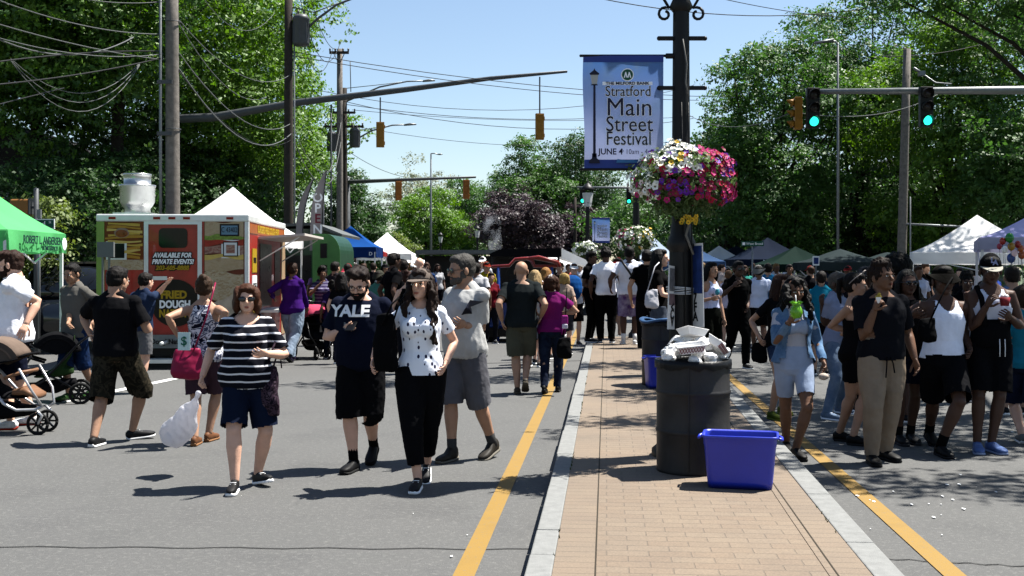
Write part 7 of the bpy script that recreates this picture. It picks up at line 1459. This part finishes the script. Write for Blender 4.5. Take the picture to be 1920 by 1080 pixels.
T = thing('paper_cup', 'red and white paper cup held by the man in the snapback', 'cup', at(1884, 566, 9.68)); g = G(); g.lathe((0, 0, -.035), [(0, 0), (.034, 0), (.046, .075), (.044, .075), (.033, .004)], 18); g.obj('cup', M('cup red', (.45, .04, .05), .5, .3, 30), T); g = G(); [g.ell((a, b, .045), .02) for a, b in ((0, 0), (.02, .01), (-.018, .0), (0, -.02))]; g.obj('filling', M('cup ice', (.6, .55, .55), .4), T)
T = thing('snack', 'turquoise iced treat held by the eating woman', 'snack', at(1345, 548, 16.8)); g = G(); g.ell((0, 0, 0), (.035, .03, .045)); g.ell((0, 0, .03), .026); g.obj('food', M('turquoise ice', (.08, .48, .62), .4, .1), T)
T = thing('snack', 'white food carton in the man in tan joggers\' group by the girl\'s low hand', 'snack', at(1544, 706, 9.45)); g = G(); g.ell((0, 0, 0), (.045, .03, .03)); g.obj('carton', M('carton', (.6, .5, .42), .6, .3, 30), T)
T = thing('blue_bundle', 'blue bundle carried in front of the white hatted person', 'bundle', at(1072, 540, 23.2)); g = G(); g.ell((0, 0, 0), (.24, .14, .28), None, 14); queue(g, 'cloth', cl('#1c5fae'), T, .02, 1, disp=lambda P: .02*noise3(P, 14, 1))
T = thing('hair_sunglasses', 'pale sunglasses pushed up on the ponytailed woman\'s hair', 'sunglasses', (0, 0, 0)); I21 = PINFO['woman in black tank top and black shorts with sunglasses on her head']; T.matrix_basis = I21['E'].matrix_basis; hp = I21['HP']; g = G()
for k in (-1, 1):
    g.tube([hp(k*(.034+.027*math.cos(a)), -.062-.02*math.sin(a), .118+.022*math.sin(a)) for a in np.linspace(0, 6.283, 13)], .005, 6); g.tube([hp(k*.06, -.06, .115), hp(k*.09, .0, .07), hp(k*.088, .05, .02)], .004, 6)
g.obj('frame', M('tortoise pale', (.5, .42, .38), .3), T)
# ------------------------------------------------------------------ strollers
ALU = M('brushed frame', (.55, .55, .56), .3, .08, metal=.6); TAU = cloth('taupe canopy', (.26, .19, .15)); BK = cloth('stroller black', (.010, .010, .012)); LEA = M('tan leather', (.34, .17, .09), .5, .1); RUB = M('rubber', (.015, .015, .015), .85)
def wheel(T, c, r, w, spokes=8, tyre=None):
    g = G(); n = 28; g.tube([(c[0]+r*.90*math.cos(a), c[1], c[2]+r*.90*math.sin(a)) for a in np.linspace(0, 2*math.pi, n+1)], r*.15, 8, cap=0, flat=1.); o = g.obj('wheel', RUB, T); g = G()
    g.tube([(c[0], c[1]-w*.5, c[2]), (c[0], c[1]+w*.5, c[2])], r*.2, 10)
    for j in range(spokes): a = 2*math.pi*j/spokes; g.beam((c[0], c[1], c[2]), (c[0]+r*.8*math.cos(a), c[1], c[2]+r*.8*math.sin(a)), r*.15)
    g.obj('rim', BLKP, o)
def stroller(label, px, py, can, seat, frame, sc=1., flip=1, cang=0, leather=True, seatcol=None):
    """side view, front wheel towards +x"""
    p = gp(px, py); T = thing('stroller', label, 'stroller', p, cang); k = sc
    for yy in (-.22, .22): wheel(T, (.36*k, yy*.55*k, .115*k), .115*k, .05*k)
    for yy in (-.28, .28): wheel(T, (-.42*k, yy*k, .15*k), .15*k, .05*k)
    def V(x, y, z): return Vector((x*k, y*k, z*k))
    g = G()
    for yy in (-.25, .25): g.tube([V(-.62, yy, 1.03), V(-.40, yy, .86), V(-.05, yy, .47), V(.02, yy, .40)], .016*k, 8)
    g.tube([V(-.62, -.25, 1.03), V(-.66, -.1, 1.07), V(-.66, .1, 1.07), V(-.62, .25, 1.03)], .018*k, 8)
    for yy in (-.25, .25):
        g.tube([V(-.42, yy, .16), V(-.15, yy, .34), V(.0, yy, .42)], .014*k, 8); g.tube([V(.0, yy, .42), V(.06, yy, .34), V(.18, yy*.9, .27), V(.36, yy*.7, .27), V(.42, yy*.6, .30)], .016*k, 8)
        g.tube([V(.42, yy*.6, .30), V(.36, yy, .46), V(.22, yy, .70)], .014*k, 8); g.tube([V(.34, yy*.55, .27), V(.41, yy*.55, .20), V(.37, yy*.55, .115)], .016*k, 8)
    g.obj('frame', frame, T)
    g = G(); g.loft([(A(V(-.20, 0, .50)), A((1, 0, 0)), A((0, 1, 0)), .13*k, .19*k), (A(V(-.12, 0, .42)), A((1, 0, 0)), A((0, 1, 0)), .22*k, .19*k), (A(V(.05, 0, .38)), A((1, 0, 0)), A((0, 1, 0)), .20*k, .18*k)], 16, p=3)
    g.loft([(A(V(-.10, 0, .42)), A((0, 1, 0)), A((0, 0, 1)), .19*k, .05*k), (A(V(-.30, 0, .75)), A((0, 1, 0)), A((0, 0, 1)), .19*k, .08*k), (A(V(-.34, 0, .92)), A((0, 1, 0)), A((0, 0, 1)), .17*k, .06*k)], 14, p=3); queue(g, 'seat', seat, T, .015, 3)
    g = G(); g.loft([(A(V(-.36, 0, .30)), A((0, 1, 0)), A((0, 0, 1)), .17*k, .05*k), (A(V(-.1, 0, .24)), A((0, 1, 0)), A((0, 0, 1)), .19*k, .10*k), (A(V(.24, 0, .24)), A((0, 1, 0)), A((0, 0, 1)), .17*k, .05*k)], 16, p=3); queue(g, 'basket', BK, T, .015, 3)
    # canopy: fan of hoops
    g = G(); Vv = []; na, nb = 14, 15
    for i in range(na+1):
        a = R(172-148*i/na); rr = .33+.015*math.sin(i*1.57*2)
        for j in range(nb+1):
            t = -1+2*j/nb; y = .21*t; q = (1-abs(t)**4*.30); Vv.append(tuple(V(-.10+rr*q*math.cos(a), y, .70+rr*q*math.sin(a)*.95)))
    g.add(Vv, [(i*(nb+1)+j, i*(nb+1)+j+1, (i+1)*(nb+1)+j+1, (i+1)*(nb+1)+j) for i in range(na) for j in range(nb)]); o = g.obj('canopy', can, T); md = o.modifiers.new('t', 'SOLIDIFY'); md.thickness = .008
    g = G()
    for sgn_ in (-1, 1):
        P = [V(-.10, sgn_*.215, .70)]+[V(-.10+.31*math.cos(R(a)), sgn_*.205, .70+.29*math.sin(R(a))) for a in range(24, 173, 10)]; n = len(P); g.add([tuple(p) for p in P], [(0, i, i+1) for i in range(1, n-1)], 0, False)
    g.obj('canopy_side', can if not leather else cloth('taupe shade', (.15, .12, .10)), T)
    g = G(); g.tube([V(.205, -.21, .82), V(.245, -.17, .84), V(.25, 0, .845), V(.245, .17, .84), V(.205, .21, .82)], .013*k, 6); g.tube([V(.19, -.215, .80), V(.0, -.222, .76), V(-.14, -.222, .70)], .010*k, 6); g.obj('canopy_trim', BK, T)
    g = G(); g.tube([V(.05, -.21, .60), V(.22, -.20, .66), V(.30, 0, .67), V(.22, .20, .66), V(.05, .21, .60)], .018*k, 8); g.obj('bumper_bar', LEA if leather else BK, T)
    g = G(); g.loft([(A(V(.10, 0, .44)), A((0, 1, 0)), A((0, 0, 1)), .15*k, .035*k), (A(V(.22, 0, .46)), A((0, 1, 0)), A((0, 0, 1)), .16*k, .05*k), (A(V(.34, 0, .40)), A((0, 1, 0)), A((0, 0, 1)), .15*k, .03*k)], 14, p=3.4); g.obj('footrest', seatcol or (LEA if leather else BK), T); return T
stroller('taupe canopied stroller with a pale metal frame at the left edge', 16, 812, TAU, BK, ALU, .93, leather=True)
stroller('black stroller with a green seat pushed by the young man in grey tee', 92, 756, BK, cloth('stroller green', (.03, .07, .02)), BLKP, .84, cang=R(200), leather=False)
T = stroller('black stroller with a pink canopy beside the purple shirted person', 592, 672, cl('#e0587a'), BK, BLKP, .95, cang=R(-60), leather=False)
for i, (x0, w_, c) in enumerate(((44, .0, 'c83a20'),)): pass
# ------------------------------------------------------------------ drums, recycling bins and rubbish
DRM = M('drum paint', (.045, .043, .044), .5, .35, 5, .15, 30, spec=.2)
def drum(label, px, py, r=.272, h=.815, rz=0):
    p = gp(px, py, KH); T = thing('trash_drum', label, 'trash drum', p, rz, 'steel trash drums'); prof = [(0, .012), (r*.95, .012), (r*.985, .0), (r, .01), (r*.985, .03)]
    for zc in (.30, .585): prof += [(r*.985, zc-.022), (r*1.0, zc-.012), (r*1.022, zc), (r*1.0, zc+.012), (r*.985, zc+.022)]
    prof += [(r*.985, h-.05), (r*.99, h-.02)]; g = G(); g.lathe((0, 0, 0), prof, 48); g.lathe((0, 0, 0), [(r*.94, h-.01), (r*.94, .05), (0, .05)], 40); g.beam((-.075, -r*.985, .03), (-.075, -r*.985, h-.04), .006); o = g.obj('body', DRM, T)
    g = G(); g.tube([(r*.985*math.cos(a), r*.985*math.sin(a), h-.006) for a in np.linspace(0, 2*math.pi, 49)], .011, 8, cap=0); g.obj('rim', DRM, T)
    g = G(); V = []; n = 48; rn = random.Random(int(px))
    for (rr, z) in ((r*.93, h-.06), (r*.95, h+.004), (r*1.025, h+.006), (r*1.03, h-.03), (r*1.02, h-.055)):
        for j in range(n): a = 2*math.pi*j/n; V.append(((rr+rn.uniform(0, .004))*math.cos(a), (rr+rn.uniform(0, .004))*math.sin(a), z+(rn.uniform(-.014, .014) if z < h-.04 else 0)))
    g.add(V, [(i*n+j, i*n+(j+1) % n, (i+1)*n+(j+1) % n, (i+1)*n+j) for i in range(4) for j in range(n)]); g.obj('liner', M('bin liner', (.012, .012, .014), .4, .2, 20, .5, 30), T); return T, p
D1, d1 = drum('nearest black steel drum overflowing with white paper rubbish', 1299.5, 881)
D2, d2 = drum('farther black steel drum beside the small blue recycling bin', 1243, 721)
def rbin(label, px, py, w, h, d, rz, top=1.14):
    p = gp(px, py, KH); T = thing('recycling_bin', label, 'recycling bin', p, rz, 'blue recycling bins'); BL = M('recycling blue', (.025, .06, .85), .38, .10, 3, .1, 30, spec=.5)
    def ringv(s, z, cr=.045, n=6):
        P = []; a, b = w/2*s, d/2*s
        for cx, cy, a0 in ((a-cr, b-cr, 0), (-a+cr, b-cr, 90), (-a+cr, -b+cr, 180), (a-cr, -b+cr, 270)):
            for q in range(n): t = R(a0+90*q/(n-1)); P.append((cx+cr*math.cos(t), cy+cr*math.sin(t), z))
        return P
    prof = [(.86, .012), (.875, .0), (.90, .05), (.985, h-.07), (1.0, h-.065), (1.005, h-.02), (1.05, h-.015), (1.055, h), (1.02, h+.002), (.985, h-.012), (.97, h-.08), (.84, .03)]
    V = []; [V.extend(ringv(s, z)) for s, z in prof]; n = 24; F = [(i*n+j, i*n+(j+1) % n, (i+1)*n+(j+1) % n, (i+1)*n+j) for i in range(len(prof)-1) for j in range(n)]+[tuple(range(n))[::-1], tuple(range((len(prof)-1)*n, len(prof)*n))]
    g = G(); g.add(V, F); o = g.obj('tub', BL, T, bevel=0)
    for k in (-1, 1):
        g = G(); g.tube([(k*w*.53, -.06, h-.02), (k*(w*.53+.022), -.05, h-.03), (k*(w*.53+.022), .05, h-.03), (k*w*.53, .06, h-.02)], .010, 6); g.obj('handle', BL, T)
    return T
rbin('large blue plastic recycling bin right of the nearest drum', 1388, 911, .485, .36, .30, R(-13)); rbin('small blue recycling bin tucked behind the nearest drum', 1240, 727, .40, .40, .30, R(6))
PW = M('paper white', (.68, .67, .66), .8, .06, 12, .3, 40); rn = random.Random(12)
def tray(label, c, rot, s=1., check=True):
    T = thing('food_tray', label, 'paper tray', c); T.rotation_euler = rot; T.scale = (s, s, s); g = G(); V = []
    for (a, b, z) in ((.062, .042, 0), (.085, .060, .045)): V += [(-a, -b, z), (a, -b, z), (a, b, z), (-a, b, z)]
    g.add(V, [(3, 2, 1, 0), (0, 1, 5, 4), (1, 2, 6, 5), (2, 3, 7, 6), (3, 0, 4, 7)], 0, False); g.tube([(-.085, -.06, .045), (.085, -.06, .045), (.085, .06, .045), (-.085, .06, .045), (-.085, -.06, .045)], .003, 5); o = g.obj('tray', PW, T); md = o.modifiers.new('t', 'SOLIDIFY'); md.thickness = .002
    if check:
        g = G(); rd = M('check red', (.40, .05, .08), .6, 0)
        for i in range(9):
            for k in (-1, 1): x = -.070+.0165*i; g.beam((x-.008*k, -.0455, .006), (x+.008*k, -.0615, .040), .0035, .002)
        g.obj('check_print', rd, T)
    return T
top = d1+Vector((0, 0, .825))
tray('red checked paper tray lying foremost on the rubbish pile', top+Vector((-.05, -.20, .06)), (R(8), R(-6), R(4)), 1.25); tray('plain white clamshell tray on top of the rubbish pile', top+Vector((.0, .02, .16)), (R(-14), R(10), R(30)), 1.15, False); tray('tilted red checked tray at the right of the rubbish pile', top+Vector((.15, -.08, .08)), (R(30), R(30), R(60)), 1.05); tray('white tray upside down at the back of the rubbish pile', top+Vector((-.06, .12, .14)), (R(160), R(10), R(10)), 1.1, False)
spots = [(-.20, -.12, .02, .05, 'at the left rim'), (-.12, -.04, .07, .07, 'behind the checked tray'), (.02, -.12, .04, .06, 'in front of the pile centre'), (.10, -.18, .02, .05, 'by the front right rim'), (.20, .02, .03, .07, 'at the right rim'), (.08, .0, .10, .07, 'under the clamshell'), (-.04, .08, .13, .06, 'highest of all'), (.13, .10, .08, .07, 'at the back right'), (-.17, .08, .04, .06, 'at the back left'), (.18, -.08, .10, .05, 'beside the tilted tray'), (.05, .16, .10, .07, 'at the back middle'), (-.02, -.22, .0, .045, 'hanging over the front rim')]
for i, (x, y, z, r, w_) in enumerate(spots):
    T = thing('crumpled_napkin', 'crumpled white napkin '+w_+' of the rubbish pile', 'napkin', top+Vector((x, y, z)), 0, 'crumpled paper in the drum'); g = G(); g.ell((0, 0, 0), (r, r*.9, r*.75), None, 20); V = g.verts(); n3 = noise3(V, 60, i)+.6*noise3(V, 150, i+3)
    d_ = V/np.linalg.norm(V, axis=1)[:, None]; g.v = [V+d_*(n3*r*.30)[:, None]]; g.sm = [False]*len(g.f); g.obj('paper', PW, T)
top2 = d2+Vector((0, 0, .815)); T = thing('liner_bag', 'blue bag folded over the rim of the farther drum', 'bin bag', top2); g = G(); g.tube([(.272*math.cos(a), .272*math.sin(a), .01+.02*math.sin(a*3)) for a in np.linspace(0, 6.283, 25)], .035, 8, flat=.6, cap=0); g.obj('fold', M('bag blue', (.06, .14, .30), .3, .3, 12, .5, 20), T)
flush()
